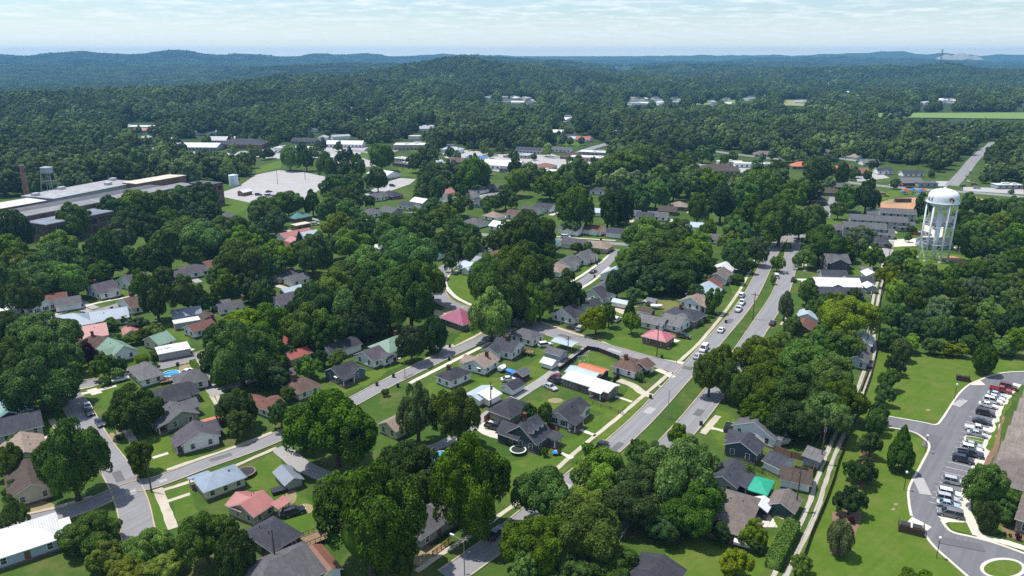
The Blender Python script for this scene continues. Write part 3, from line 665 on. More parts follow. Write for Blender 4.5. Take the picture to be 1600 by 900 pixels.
    if near:
        ca, sa = math.cos(ang), math.sin(ang)
        tc = Vector((-cx, -cy)).normalized()
        for nx, ny, ln in ((0, -1, L), (0, 1, L), (1, 0, W), (-1, 0, W)):
            wn = Vector((nx * ca - ny * sa, nx * sa + ny * ca))
            if wn.dot(tc) < -.25: continue
            n = max(1, int(round(ln / 3.3)))
            for i in range(n):
                a = (i + .5) * ln / n - ln / 2
                px, py = (a, ny * W / 2) if ny else (nx * L / 2, a)
                if ny:
                    for sd, s0, s1, pj in wspan:
                        if sd == ny and s0 - .7 < a < s1 + .7: py = ny * (W / 2 + pj) if s0 + .6 < a < s1 - .6 else None
                    if py is None: continue
                rz = math.atan2(ny, nx) - math.pi / 2
                if ny and i == n // 2 and (porch is None or porch[0] == ny) and n > 2:
                    d = obj('door', DOOR, root); d.location = (px, py, .5); d.rotation_euler = (0, 0, rz); continue
                wo = obj('window', WIN, root); wo.location = (px, py, .95 if hw < 4 else .9); wo.rotation_euler = (0, 0, rz); obj('pane', PANE, wo)
                if shut:
                    for q in (-.765, .765): obj('shutter', SHUT, wo).location = (q, 0, 0)
                if awn and i % 2 == 0: ao = obj('awning', AWN, wo); ao.location = (0, .05, 1.5)
                if hw > 4.5:
                    wo = obj('window', WIN, root); wo.location = (px, py, 3.6); wo.rotation_euler = (0, 0, rz); obj('pane', PANE, wo)
    FOOT.append((cx, cy, math.hypot(L, W) / 2))
    p = PX((cx, cy, 2.5 + base))
    if ref.startswith('@'): LAND.append((ref[1:], p[0], p[1])); PENDING.append((root, ref[1:], p[0], p[1], cat, None))
    elif ref != '!':
        tag(root, (ref + ' ' + (where or '')).strip(), cat); LAND.append((ref, p[0], p[1]))
    return root
def HC(c, r, l, ridge, *a, **k):
    """house from its nearest, right-hand and left-hand base corners in the photo"""
    c = G(*c); r = G(*r); l = G(*l)
    a1 = math.atan2(r.y - c.y, r.x - c.x); a2 = math.atan2(l.y - c.y, l.x - c.x) - math.pi / 2
    lr = max(3., (r - c).length); ll = max(3., (l - c).length)
    d = (a2 - a1 + math.pi) % (2 * math.pi) - math.pi
    an = a1 + d * ll / (lr + ll)
    ex = Vector((math.cos(an), math.sin(an), 0)); ey = Vector((-math.sin(an), math.cos(an), 0))
    lr = min(max(lr, 4), 17); ll = min(max(ll, 4), 17)
    m = c + ex * lr / 2 + ey * ll / 2
    if ridge == 'r': return house(m.x, m.y, an, lr, ll, *a, **k)
    return house(m.x, m.y, an + math.pi / 2, ll, lr, *a, **k)
def HM(x, y, deg, L, W, *a, **k):
    """house from its middle in the photo and its ridge direction"""
    p = G(x, y, 2.6); return house(p.x, p.y, R(deg), L, W, *a, **k)
H = HC
# local axes: ridge along x; with ridge 'r' side -1 faces lower right of the photo; with 'l' side +1 faces ... lower left
H((889,673),(922,649),(856,664),'r','gable','char','white','white house under a charcoal gable','facing the divided avenue',wing=(2.2,-1,4.2,.5),porch=(-1,-6,-1.5,2.2),shut=True)
H((837,710),(866,694),(787,696),'r','gable','slate','slate','slate-blue house with three dormers','and trampoline beside it',hw=3.1,pitch=.75,dormers=3,porch=(-1,1.0,4.2,2.6),chim=(.5,1.5),wing=(-1.5,1,5,2))
HM(797,637,52,9,7,'hip','char','taupe','dark hipped garage','behind the rust-red board fence',near=False,cat='garage',name='garage')
H((704,609),(739,597),(678,602),'r','hip','char','white','white hipped house with black chimney','on the straight side street',chim=(-1,.8))
H((757,588),(778,574),(727,580),'r','cross','tan','white','white tan-roofed house with awnings','beside the straight side street',wing=(-1,1,5,1.5),chim=(1,-1.2),awn=True)
H((799,564),(819,549),(768,556),'l','cross','slate','white','white slate-roofed L-shaped house','with a timber back stair',wing=(2.5,1,5,2.5),chim=(0,.5))
H((831,543),(849,534),(798,534),'l','hip','mgrey','white','white hipped house at the street bend','with a pale car in its yard')
H((991,594),(1013,583),(955,585),'l','hipcross','brown','white','white brown-roofed corner house','by the avenue junction',wing=(-3,-1,5,1.2),chim=(1,.6),porch=(-1,.5,5,2.))
H((949,627),(965,616),(880,604),'l','gable','m:white','greybrick','long white-roofed grey house','beside the pale lane',pitch=.22,near=True,vents=0,porch=(1,-6,-2.5,1.5))
H((1039,546),(1053,537),(1003,537),'l','hip','m:rose','brick','rose-roofed brick house','on a bright corner lawn',hw=3,porch=(-1,-2,3,1.8))
H((1060,522),(1077,512),(1031,514),'l','cross','grey','white','white grey-gabled house','beside the rose-roofed brick house',wing=(0,-1,5.5,1.2),porch=(-1,3,5.5,1.5))
HM(1013,499,142,13,6,'gable','grey','white','long grey garage wing','beside the white grey-gabled house',near=True,cat='garage',name='garage')
HM(1069,491,140,12,9,'hip','slate','taupe','taupe slate-hipped house','facing the divided avenue',chim=(1,1))
H((1094,488),(1107,480),(1062,480),'r','cross','tan','white','white house with broad tan gable','facing the divided avenue',wing=(1,-1,4,1),porch=(-1,-4,0,2))
HM(1100,456,60,12,10,'gable','m:lblue','white','pale blue metal-roofed house','behind a street tree')
HM(1110,445,60,9,7,'cross','redbrown','tan','small red-brown roofed house','near the avenue pavement',wing=(0,-1,4,1.2),near=False)
HM(1124,430,60,11,8,'cross','taupe','white','white taupe-roofed avenue house','near the far avenue bend',wing=(1,-1,4,1),near=False)
HM(1130,420,60,9,8,'gable','m:white','grey','white-roofed house under avenue trees',None or 'by the far avenue bend',near=False)
H((896,509),(910,500),(864,501),'r','cross','char','white','white dark-gabled cross-street house','behind parked cars',wing=(1,-1,5,1.6),pitch=.62)
H((940,477),(954,472),(911,468),'r','cross','slate','white','white blue-grey gabled house','beside a white truck',wing=(2,-1,4,1.2),pitch=.55)
HM(921,477,55,8,6,'gable','char','white','small dark-roofed annex','under trees beside blue-grey gables',near=False)
HM(947,447,60,11,7,'gable','mgrey','white','plain grey-roofed house','behind a dark round tree',near=False)
HM(961,427,60,10,9,'cross','m:lblue','white','pale blue cross-gabled house','beneath the great oaks',wing=(0,-1,5,1),near=False)
HM(912,401,62,12,8,'cross','mgrey','white','white grey-roofed corner cottage','on the narrow uphill street',wing=(2,-1,5,1.2))
HM(887,410,62,12,8,'cross','mgrey','white','white twin-gabled cottage','on the narrow uphill street',wing=(-2,-1,5,1.2))
HM(869,419,60,10,8,'hip','tan','white','white cottage with rosy tan hip','half under street trees',near=False,chim=(0,1))
HM(938,384,-28,10,9,'hip','tan','tan','orange-tan hipped cottage','on the far cross street corner',near=False,chim=(0,.5))
HM(898,379,-28,11,8,'gable','violet','white','violet-roofed cottage with carport','below the far cross street',near=False)
HM(859,378,-28,9,8,'hip','m:teal','white','teal-roofed cottage','below the far cross street',near=False)
HM(893,358,-28,11,9,'cross','mgrey','white','grey-gabled white bungalow','above the far cross street',near=False,wing=(0,-1,4,1))
HM(929,358,-28,10,8,'cross','redbrown','white','white cottage under reddish roof','above the far cross street',near=False,wing=(1,-1,4,1.2))
HM(966,363,-28,10,8,'gable','slate','white','slate-roofed cottage beside orange van','above the far cross street',near=False)
# lower middle
H((584,577),(609,569),(553,568),'r','cross','violet','white','white violet-grey gabled house','facing the straight side street',wing=(2,-1,4,1.2),porch=(-1,2,5,2))
H((533,603),(565,592),(506,594),'r','cross','char','navy','navy-blue house with white porch','facing the straight side street',wing=(2.5,-1,4.5,.8),porch=(-1,-4,0,2.),awn=True)
H((468,628),(503,616),(440,616),'r','hip','brown','cream','cream brown-hipped house','at the bend of the side street',chim=(-1.5,1))
H((419,655),(433,647),(388,640),'l','cross','redbrown','white','white red-brown cross-gabled house','near the bend of the street',wing=(-1.5,-1,5,1.4))
HM(615,538,52,12,9,'hip','m:green','tan','tan green-hipped house','beside a dark round tree',chim=(2,1))
H((724,519),(751,510),(688,507),'r','hip','m:magenta','greybrick','magenta-roofed brick house','by the curving street',hw=2.9,pitch=.6)
H((439,488),(468,479),(420,479),'r','cross','violet','white','white violet-roofed woodland house','with a columned porch',wing=(-1.5,1,5,2),porch=(-1,-2,4,2.))
HM(472,460,50,9,7,'gable','grey','white','white grey-shingled back house','behind the columned porch house',near=False)
HM(531,541,50,11,7,'gable','char','white','white gable end in deep shade','beneath the large oaks',near=False)
HM(453,529,50,8,6,'gable','m:red','tan','bright red-roofed cabin','deep among the trees',near=False,cat='cabin',name='cabin')
HM(463,553,50,7,5,'gable','m:red','tan','small red-roofed shed','below the red-roofed cabin',near=False,cat='shed',name='shed')
HM(536,445,50,10,7,'gable','mgrey','grey','grey gable hidden in oaks','only its gable showing',near=False)
HM(700,786,52,9,8,'cross','taupe','grey','grey cottage under giant tree','above the brick patio',near=True,wing=(0,1,4,1))
HM(663,810,52,10,8,'hip','mgrey','sage','grey-green hipped house','beside the giant front tree')
HM(622,660,52,7,6,'gable','tan','cream','small tan-gabled cottage','between two big trees',near=True)
# lower left
H((289,711),(345,702),(265,697),'l','cross','violet','white','white violet-gabled street house','with a front gable and steps',wing=(2.5,-1,5.5,1.2),shut=False,porch=(1,-3,2,1.6))
H((263,676),(312,661),(243,662),'l','cross','mgrey','sage','sage-green grey-gabled house','behind the white violet-gabled house',porch=(1,-4,1,2.2),wing=(3,-1,5,2))
HM(271,613,37,11,8,'hip','char','navy','dark-hipped house with white columns','beside the back lane',porch=(-1,-2,3,1.6))
H((224,607),(258,604),(186,594),'r','hip','grey','white','white grey-hipped pool house','beside a round blue pool',)
HM(297,590,32,8,8,'hip','mgrey','white','white hipped garage','between pool and back lane',near=True,cat='garage',name='garage')
H((323,784),(386,764),(300,767),'r','hip','m:blue','cream','cream blue metal-roofed house','near the left junction',hw=2.8,pitch=.55,porch=(1,-5,-1,1.8))
H((399,824),(433,806),(360,812),'r','cross','m:pink','tan','tan pink metal-roofed house','beside the dark estate car',wing=(0,1,5,1.2),porch=(-1,2,5,2.))
H((428,881),(478,862),(374,860),'r','hip','slate','bronze','dark brown slate-hipped house','with a timber side deck',hw=3.2)
HM(436,892,37,13,10,'hip','mgrey','dgrey','grey hip roof at lower edge','below the slate-hipped brown house',near=False)
HM(37,838,37,11,9.5,'hip','m:white','blue','white metal-roofed corner house','at the lower left edge')
HM(79,828,37,6.5,5,'flat','m:white','grey','flat white carport','beside the white metal-roofed house',hw=2.4,near=False,cat='carport',name='carport')
HM(38,703,-53,11,8,'cross','tan','cream','pale house with rosy tan roof','behind the left junction tree',wing=(0,1,5,1.5))
HM(47,750,-53,12,8,'gable','dbrown','cream','cream house with dark brown roof','by the left junction tree')
HM(18,665,37,12,9,'gable','slate','grey','grey house with slate gable','at the left edge lawn')
HM(12,638,37,10,8,'cross','m:teal','dark','teal-roofed dark house','at the left edge',wing=(0,-1,4,1))
HM(36,474,32,17,12,'hip','m:white','blue','pale blue house under white hip','at the upper left street',pitch=.55)
H((54,494),(90,483),(30,486),'l','cross','mgrey','white','white shuttered grey-gabled house','on the upper left street',wing=(0,1,5,1.5),shut=True)
HM(80,468,32,10,8,'gable','redbrown','grey','low red-brown roofed house','behind the white shuttered house',near=False)
HM(106,472,32,8,7,'gable','mgrey','white','grey-roofed double garage','with a car in its doorway',near=False,cat='garage',name='garage')
H((159,470),(187,461),(141,461),'r','cross','violet','white','white violet-roofed bungalow','on the upper left street lawn',wing=(1,-1,4.5,1),chim=(-2,1.2))
H((209,456),(234,447),(188,448),'r','cross','violet','white','second white violet-roofed bungalow','uphill on the same lawn',wing=(0,-1,4.5,1.5))
H((208,493),(223,489),(185,484),'r','gable','brown','white','white brown-gabled house','below the upper left street',chim=(1,.5))
HM(104,504,32,16,11,'hip','m:blue','grey','grey house under blue metal hip','beside the pink-roofed grey house',wing=(2,-1,4,1.5))
HM(171,494,32,11,9,'gable','m:blue','white','blue-grey metal-gabled house','with a flat white carport')
HM(146,500,32,7,6,'flat','m:white','grey','small flat white carport','beside the blue-grey metal gable',hw=2.4,near=False,cat='carport',name='carport')
HM(131,522,32,13,10,'cross','m:pink','grey','grey pink metal-gabled house','above the brown pyramid roof',wing=(-2,1,6,1.2))
HM(147,538,32,9,8,'hip','brown','taupe','brown pyramid-roofed house','with a black chimney top',pitch=.7,near=False,chim=(0,0.2))
HM(204,514,-58,6,4.5,'gable','m:pink','white','small pink-roofed shed','on the back lawn',hw=2.2,near=False,cat='shed',name='shed')
H((178,570),(217,560),(151,558),'l','cross','m:green','white','white green metal-gabled house','above the hedge',wing=(-2,1,5,1),pitch=.65)
H((251,551),(275,543),(225,544),'r','gable','m:green','cream','cream green metal-gabled house','joined to a white carport')
HM(270,544,32,9,6.5,'flat','m:white','grey','broad flat white carport','beside the cream green-gabled house',hw=2.5,near=False,cat='carport',name='carport')
H((304,530),(338,519),(289,524),'r','gable','redbrown','white','white house with maroon gable','below the blue-roofed barn',chim=(5,0))
# right of the avenue
H((1179,727),(1199,716),(1129,715),'r','cross','slate','slate','slate-blue house with white windows','on the avenue\'s right side',wing=(2.5,1,5,.8),hw=3.2)
H((1208,702),(1220,684),(1147,677),'r','gable','mgrey','white','white house with grey shingles','behind the slate-blue house',wing=(0,-1,4,1))
HM(1138,741,55,8,6,'gable','slate','grey','low grey slate-roofed house','in front of the slate-blue house',porch=(-1,-3,3,2))
H((1216,746),(1241,735),(1195,737),'l','gable','slate','white','white slate-roofed garage','behind the back yard fence',hw=2.6,near=False,cat='garage',name='garage')
H((1263,772),(1267,753),(1219,764),'l','gable','dbrown','white','long white shed','near the gravel tracks',hw=2.6,near=False,cat='shed',name='shed')
HM(1226,781,55,5.5,5,'gable','taupe','green','dark green gabled shed','behind the patio fence',hw=2.4,near=False,cat='shed',name='shed')
HM(1150,791,60,9.5,7.5,'hip','taupe','dark','taupe low-hipped house','beside the pale patio',pitch=.35)
HM(1148,820,-30,9,5.5,'gable','taupe','brick','brick wing with taupe roof','in front of the taupe low-hipped house',pitch=.3,near=False)
HM(1190,784,55,3.4,3.0,'gable','m:white','dark','little white-topped shed','on the pale patio',hw=2.2,near=False,cat='shed',name='shed')
HM(1014,908,55,12,8,'gable','char','dark','shade-darkened roof at the lower edge','in the shade of the avenue trees',near=False,pitch=.3)  # roof and wall colours darkened to stand in for tree shade
HM(1272,709,55,5,3.5,'shed','grey','grey','small lean-to','beside the gravel tracks',hw=2.2,near=False,cat='shed',name='shed')
HM(1304,414,-5,9,10,'cross','mgrey','dgrey','two-storey charcoal house','near the top of the gravel tracks',hw=5.2,wing=(0,-1,7,.8),pitch=.5)
HM(1301,428,-5,10,6,'gable','slate','grey','slate-roofed front range','joined to the two-storey house',near=False)
HM(1305,443,-5,17,10,'cross','m:white','grey','white metal-roofed wide bungalow','beside the gravel tracks',wing=(-1,-1,5,.6),near=False,pitch=.45)
HM(1309,457,-5,17,8,'cross','slate','slate','blue-slate gabled bungalow','below the white metal-roofed bungalow',wing=(-1,-1,6,.8),near=False)
HM(1341,438,-5,10,6,'gable','slate','white','plain slate-roofed garage','behind the white metal-roofed bungalow',near=False,cat='garage',name='garage')
HM(1360,427,85,6,5,'gable','m:white','white','white gabled yard shed','by the upper gravel tracks',hw=2.6,near=False,cat='shed',name='shed')
HM(1359,446,85,5,4,'gable','m:white','grey','white arched yard shed','below the white gabled yard shed',hw=2.6,near=False,cat='shed',name='shed')
HM(1353,417,-5,4,3,'gable','grey','grey','tiny grey tool shed','under the tree by the gravel tracks',hw=2.,near=False,cat='shed',name='shed')
HM(1264,493,60,8,7,'gable','m:lblue','white','pale roof under leafy trees','right of the far avenue',near=False)
HM(1256,510,60,8,7,'gable','redbrown','brick','dark red house under trees','right of the far avenue',near=False)
HM(1347,530,60,8,6,'gable','m:white','white','white-roofed carport by tracks','under the yellow-green tree',hw=2.5,near=False,cat='carport',name='carport')
HM(1340,556,60,9,6,'gable','mgrey','blue','blue-grey house by the tracks','under the big right-hand trees',near=True)
# small sheds of the centre
HM(751,612,52,7,5,'gable','m:lblue','white','ribbed pale metal shed','left of the pair by the lane',hw=2.4,pitch=.3,near=False,cat='shed',name='shed')
H((764,637),(781,627),(731+6,626),'r','gable','m:white','white','white metal-topped shed','right of the pair by the lane',hw=2.5,pitch=.25,near=False,cat='shed',name='shed')
HM(801,599,52,5,4,'gable','char','white','white dark-topped shed','beside a blue car',hw=2.3,near=False,cat='shed',name='shed')
HM(815,579,52,3.5,3.2,'gable','mgrey','dark','black yard shed','behind the tan-roofed house',hw=2.2,near=False,cat='shed',name='shed')
HM(869,548,-38,5.5,4,'gable','mgrey','blue','blue-grey garden shed','below the metal canopy',hw=2.6,near=False,cat='shed',name='shed')
HM(859,562,-38,3.8,3.4,'gable','m:white','white','small white pump shed','in the yellowish back yard',hw=2.2,near=False,cat='shed',name='shed')
HM(913,581,-38,9,5,'gable','m:lblue','grey','pale metal garage','inside the black-fenced yard',hw=2.5,pitch=.35,near=False,cat='garage',name='garage')
HM(926,576,-38,8,4.5,'gable','m:orange','dark','orange-roofed shed','behind the pale metal garage',hw=2.6,pitch=.3,near=False,cat='shed',name='shed')
HM(1011,483,-35,4.5,3.5,'gable','dbrown','purple','dark maroon yard shed','beside a white tarpaulin',hw=2.2,near=False,cat='shed',name='shed')
HM(1019,468,-35,3.2,2.6,'gable','grey','taupe','tall grey tool shed','in the dry back yard',hw=2.6,near=False,cat='shed',name='shed')
HM(971,470,-35,6,3,'gable','m:lblue','white','white box shed','behind the white truck',hw=2.4,near=False,cat='shed',name='shed')
HM(450,739,-52,6.2,3.6,'gable','m:bluegrey','grey','grey shed with rusty roof','on the bright side lawn',hw=2.2,near=False,cat='shed',name='shed')
HM(503,872,-52,8,3.2,'gable','m:rust','white','long rust-streaked shed','beside the giant front tree',hw=2.3,near=False,cat='shed',name='shed')
HM(332,652,37,4.5,3,'gable','m:orange','dark','little orange-roofed shed','behind the sage-green house',hw=2.,near=False,cat='shed',name='shed')
HM(291,500,32,8,4,'flat','m:white','grey','open white-topped shelter','beside the maroon shed',hw=2.4,near=False,cat='shed',name='shed')
HM(323,493,-58,6,4,'gable','dbrown','purple','maroon garden shed','beside the open white-topped shelter',hw=2.4,near=False,cat='shed',name='shed')
HM(291,488,32,9,5,'gable','m:bluegrey','blue','blue-grey arched barn','behind the open white-topped shelter',hw=2.6,pitch=.7,near=False,cat='barn',name='barn')
HM(359,477,32,8,5,'gable','violet','white','white shed with violet roof','near the yellow flowering tree',hw=2.6,near=True,cat='shed',name='shed',vents=0)
HM(345,472,32,6,4,'gable','mgrey','grey','small grey back shed','left of the violet-roofed shed',hw=2.4,near=False,cat='shed',name='shed')
HM(455,451,50,8,4,'gable','m:lblue','blue','pale blue back shed','behind the columned porch house',hw=2.4,near=False,cat='shed',name='shed')
HM(444,581,40,6,4,'gable','mgrey','grey','dim grey yard shed','left of the cream hipped house',hw=2.2,near=False,cat='shed',name='shed')
# farther houses, one line each: x y deg L W roof colour wall description
FAR = '''300 421 40 12 9 hip violet white violet-hipped house
275 428 40 8 6 gable violet white pale-fronted violet cottage
337 411 40 9 7 gable redbrown tan reddish gabled cottage
467 337 50 11 9 hip m:teal brick teal-hipped brick house
470 350 50 9 5 flat m:cream brick flat-topped brick shed
461 365 50 17 7 gable m:pink white long white pink-roofed building
482 366 50 9 7 gable m:lblue white pale blue gabled house
462 376 -40 8 7 gable m:pink brick pink-gabled brick cottage
442 383 50 10 8 hip redbrown brick red-hipped low house
442 428 50 9 7 gable violet tan shaded violet house
463 434 50 8 6 gable mgrey white shaded grey cottage
590 306 50 11 8 cross mgrey white grey-gabled white house
611 303 -40 13 9 hip char brick dark-hipped brick house
640 320 -40 12 8 gable slate white slate-roofed white cottage
658 314 -40 11 8 gable m:white grey white-roofed grey cottage
580 331 50 11 9 hip mgrey white grey-hipped white cottage
611 328 -40 11 8 gable mgrey grey plain grey cottage
593 386 -40 9 6 flat m:white blue white box building
680 394 -35 9 8 hip m:teal white little teal-roofed cottage
739 417 -38 10 8 cross m:lblue white sea-grey gabled house
768 406 -38 13 9 cross mgrey white broad grey-gabled house
757 409 -38 9 8 gable m:bluegrey white blue-slate gabled house
778 398 -38 10 9 hip brown tan brown-hipped tan house
742 346 -38 11 9 hip mgrey white grey hip white-walled house
772 336 -38 10 8 hip tan white rosy hipped cottage
785 352 -38 12 8 gable m:white white long white metal cottage
752 316 -38 13 9 hip slate grey broad slate-hipped house
735 303 -38 9 8 gable taupe white taupe gabled cottage
748 295 -38 11 9 hip mgrey white grey-hipped hillside cottage
772 291 -38 9 7 hip mgrey grey dim grey hipped cottage
697 300 50 9 8 gable m:pink white pink-topped white cottage
700 308 50 9 7 gable grey white ash-grey cottage
852 323 -28 11 9 cross slate white slate cross-gabled house
830 328 -28 11 8 gable violet white violet-topped bungalow
806 333 -28 9 8 gable brown white brown-topped bungalow
937 330 -20 9 7 gable m:lblue white powder-blue cottage
967 285 -20 14 8 gable mgrey white long grey-roofed rancher
935 297 -20 10 8 hip slate white small slate-hipped house
987 333 -20 10 8 gable mgrey white dusky grey cottage
1008 336 -20 9 7 gable slate white dusky slate cottage
1028 336 -20 11 8 gable mgrey white mid-grey bungalow
1044 327 -20 10 8 gable dbrown brick dark brown bungalow
1061 320 -20 10 9 hip tan brick pinkish hipped bungalow
1087 352 -20 9 7 gable m:lblue white ice-blue metal cottage
1083 369 -20 9 7 gable grey white pale ash cottage
1122 371 -20 9 7 gable mgrey white stone-grey cottage
1296 298 -10 14 9 hip dbrown brick dark-hipped brick rancher
1310 290 -10 14 8 gable mgrey brick grey-roofed brick rancher
1278 311 -10 10 9 hip slate brick slate-hipped brick rancher
1380 266 0 12 9 cross slate white slate-gabled white house
1424 270 0 20 9 gable slate white long slate-roofed rancher
1421 283 0 18 13 gable grey brick red-brick shopfront block
1445 285 0 14 10 flat mgrey grey flat grey shop
1573 288 0 22 9 flat m:white grey white flat-roofed shop
1252 258 -10 20 14 hip m:orange brick coral-red hipped hall
1310 264 -10 34 12 hip m:orange brick long coral-red hall
1340 268 -10 14 12 gable m:rust brick rust-gabled hall
1358 253 0 14 9 gable grey white pale distant garage
1122 263 -10 40 24 hip dbrown tan great brown-hipped clinic
1140 252 -8 26 9 flat m:cream white flat white motel row
1178 255 -8 40 9 flat m:white white long white motel row
1077 247 -10 22 11 gable taupe tan long taupe-roofed hall
1195 240 -8 24 12 hip taupe tan taupe-hipped church hall
600 271 -40 28 18 gable m:white white white fire station
632 255 -40 24 12 flat mgrey brick low brick office
630 247 -40 20 12 flat m:white tan pale flat office
642 225 0 40 22 flat m:white tan tan gymnasium
540 224 -8 48 14 gable m:white white long white store
531 245 -40 26 14 flat m:white tan pale flat shop
460 230 -8 44 18 flat m:white white flat white warehouse
476 219 -8 32 12 gable bluegrey grey blue-grey gabled school wing
317 228 -4 46 22 gable m:white grey long white school roof
380 223 -4 58 28 hip slate brick great slate-hipped school
282 224 -4 18 12 flat m:pale2 grey flat white school wing
348 218 -4 36 16 gable m:pale2 grey far white school wing
245 233 -8 20 12 flat m:cream tan small cream building
210 197 -8 64 26 flat m:white grey white riverside warehouse
222 203 -8 20 12 gable m:red grey red-roofed depot
745 245 -20 22 12 flat m:sky white sky-blue roofed depot
787 256 -20 40 22 gable m:white white white gabled workshop
800 263 -20 22 14 flat mgrey grey low grey workshop
812 241 -20 26 18 flat m:lblue tan silver flat shed
830 234 -20 36 12 gable bluegrey grey blue-grey long house
852 259 -20 16 14 hip m:rust tan salmon-hipped shop
856 266 -20 20 12 flat m:white white white flat store
895 243 -20 26 14 hip dbrown brick brown-hipped shop
935 237 -20 44 16 flat m:white tan white canopy store
927 245 -20 50 16 flat m:white tan white strip store
912 217 -20 16 12 gable m:red white vivid red-roofed house
873 206 -20 18 12 gable m:white white white distant house
888 213 -20 22 12 gable bluegrey grey blue-grey distant house
900 216 -20 18 10 gable m:lblue white pale blue distant house
878 233 -20 24 10 gable mgrey white low grey distant house
690 253 -20 20 12 flat m:lblue white pale green-grey shop
715 251 -20 14 11 gable brown brick brown-gabled brick house
1402 331 -18 18 8 gable mgrey grey far slate terrace
1372 342 -18 28 8 gable mgrey grey middle slate terrace
1350 353 -18 20 8 gable mgrey grey near slate terrace
1316 356 -18 8 8 gable mgrey grey low end of near terrace
1382 363 -18 8 8 gable mgrey grey low gabled terrace end
1415 352 -18 8 8 gable mgrey grey low right terrace end
1325 373 -18 12 8 hip slate grey slate bungalow under trees
1376 376 -18 7 7 hip slate grey hipped slate lodge
1367 332 -18 8 8 gable mgrey grey low left terrace end
1470 344 -6 18 10 hip mgrey grey grey-hipped pavilion
1490 344 -6 14 9 hip mgrey grey second grey-hipped pavilion
1461 378 -6 14 9 gable slate blue slate-roofed pump house'''
def far_houses():
    for ln in FAR.strip().split('\n'):
        p = ln.split(); x, y, dg, L, W = map(float, p[:5]); desc = ' '.join(p[8:])
        rc = p[6] if p[6] in RC or p[6].startswith('m:') else 'slate'
        big = L >= 30
        if L >= 18 and 'terrace' not in desc: L *= .8; W *= .85
        tall = 'terrace' in desc and L > 15
        hw = 5.2 if tall else (5 if ('gymnasium' in desc or 'school' in desc and L > 40 or 'warehouse' in desc) else (3.6 if big else 2.8))
        P = G(x, y, hw)
        cat = desc.split()[-1]; cat = cat if cat in ('house', 'cottage', 'bungalow', 'school', 'store', 'shop', 'hall', 'clinic', 'terrace', 'warehouse', 'shed', 'workshop', 'depot', 'rancher', 'church', 'gymnasium', 'office', 'pavilion', 'garage') else 'building'
        nm = {'rancher': 'house', 'cottage': 'cottage', 'bungalow': 'bungalow'}.get(cat, cat)
        house(P.x, P.y, R(dg), L, W, p[5], rc, p[7], '@' + desc, near=False, hw=hw, pitch=.5 if W < 14 else .35, name=nm, cat=cat if cat != 'rancher' else 'house', wing=(0, -1, min(5, W * .5), 1) if p[5] == 'cross' else None)
        # a few openings toward the viewer
        r = LASTROOT[0]
        n = max(2, int(L / 3.6))
        ca, sa = math.cos(R(dg)), math.sin(R(dg))
        for ny in (-1, 1):
            wn = Vector((-ny * sa, ny * ca))
            if wn.dot(Vector((-P.x, -P.y)).normalized()) < .1: continue
            q = MB(); big_o = 'station' in desc
            for fl in range(2 if tall else 1):
                for i in range(min(n, 16)):
                    a = (i + .5) * L / min(n, 16) - L / 2; h2 = .9 + fl * 2.5
                    ww = .55 if not big else .8
                    yy = ny * (W / 2 + .03)
                    if p[5] == 'cross' and ny < 0 and abs(a) < min(5, W * .5) / 2 + .6: yy = ny * (W / 2 + 1.03)
                    y0, y1 = sorted((yy, yy - ny * .1)); q = MB(); q.box(a - ww, a + ww, y0, y1, h2, h2 + 1.4); q.build('window', glassdark(), r)
        if L < 16 and y > 292:
            sgn = random.choice((-1, 1)); e = Vector((ca, sa)); nn = Vector((-sa, ca)); c0 = Vector((P.x, P.y)) + e * sgn * (L / 2 + 2.2); q = MB(); z = .05
            f0, f1 = c0 - nn * 9, c0 + nn * 5; q.add([(*(f0 - e * 1.5), z), (*(f0 + e * 1.5), z), (*(f1 + e * 1.3), z), (*(f1 - e * 1.3), z)], [(0, 1, 2, 3)]); tag(q.build('driveway', random.choice((LANE, CONC, CONCW, GRAV))), kind='structure')
        if p[5] == 'flat' and L > 15:
            for _ in range(random.randint(2, 4)):
                q = MB(); xx = random.uniform(-L*.35, L*.35); yy = random.uniform(-W*.3, W*.3); q.box(xx-1.3, xx+1.3, yy-.9, yy+.9, hw + .25, hw + 1.3); q.build('rooftop_unit', TRIM, r)
LASTROOT = [None]
_h = house
def house(*a, **k):
    r = _h(*a, **k); LASTROOT[0] = r; return r
far_houses()
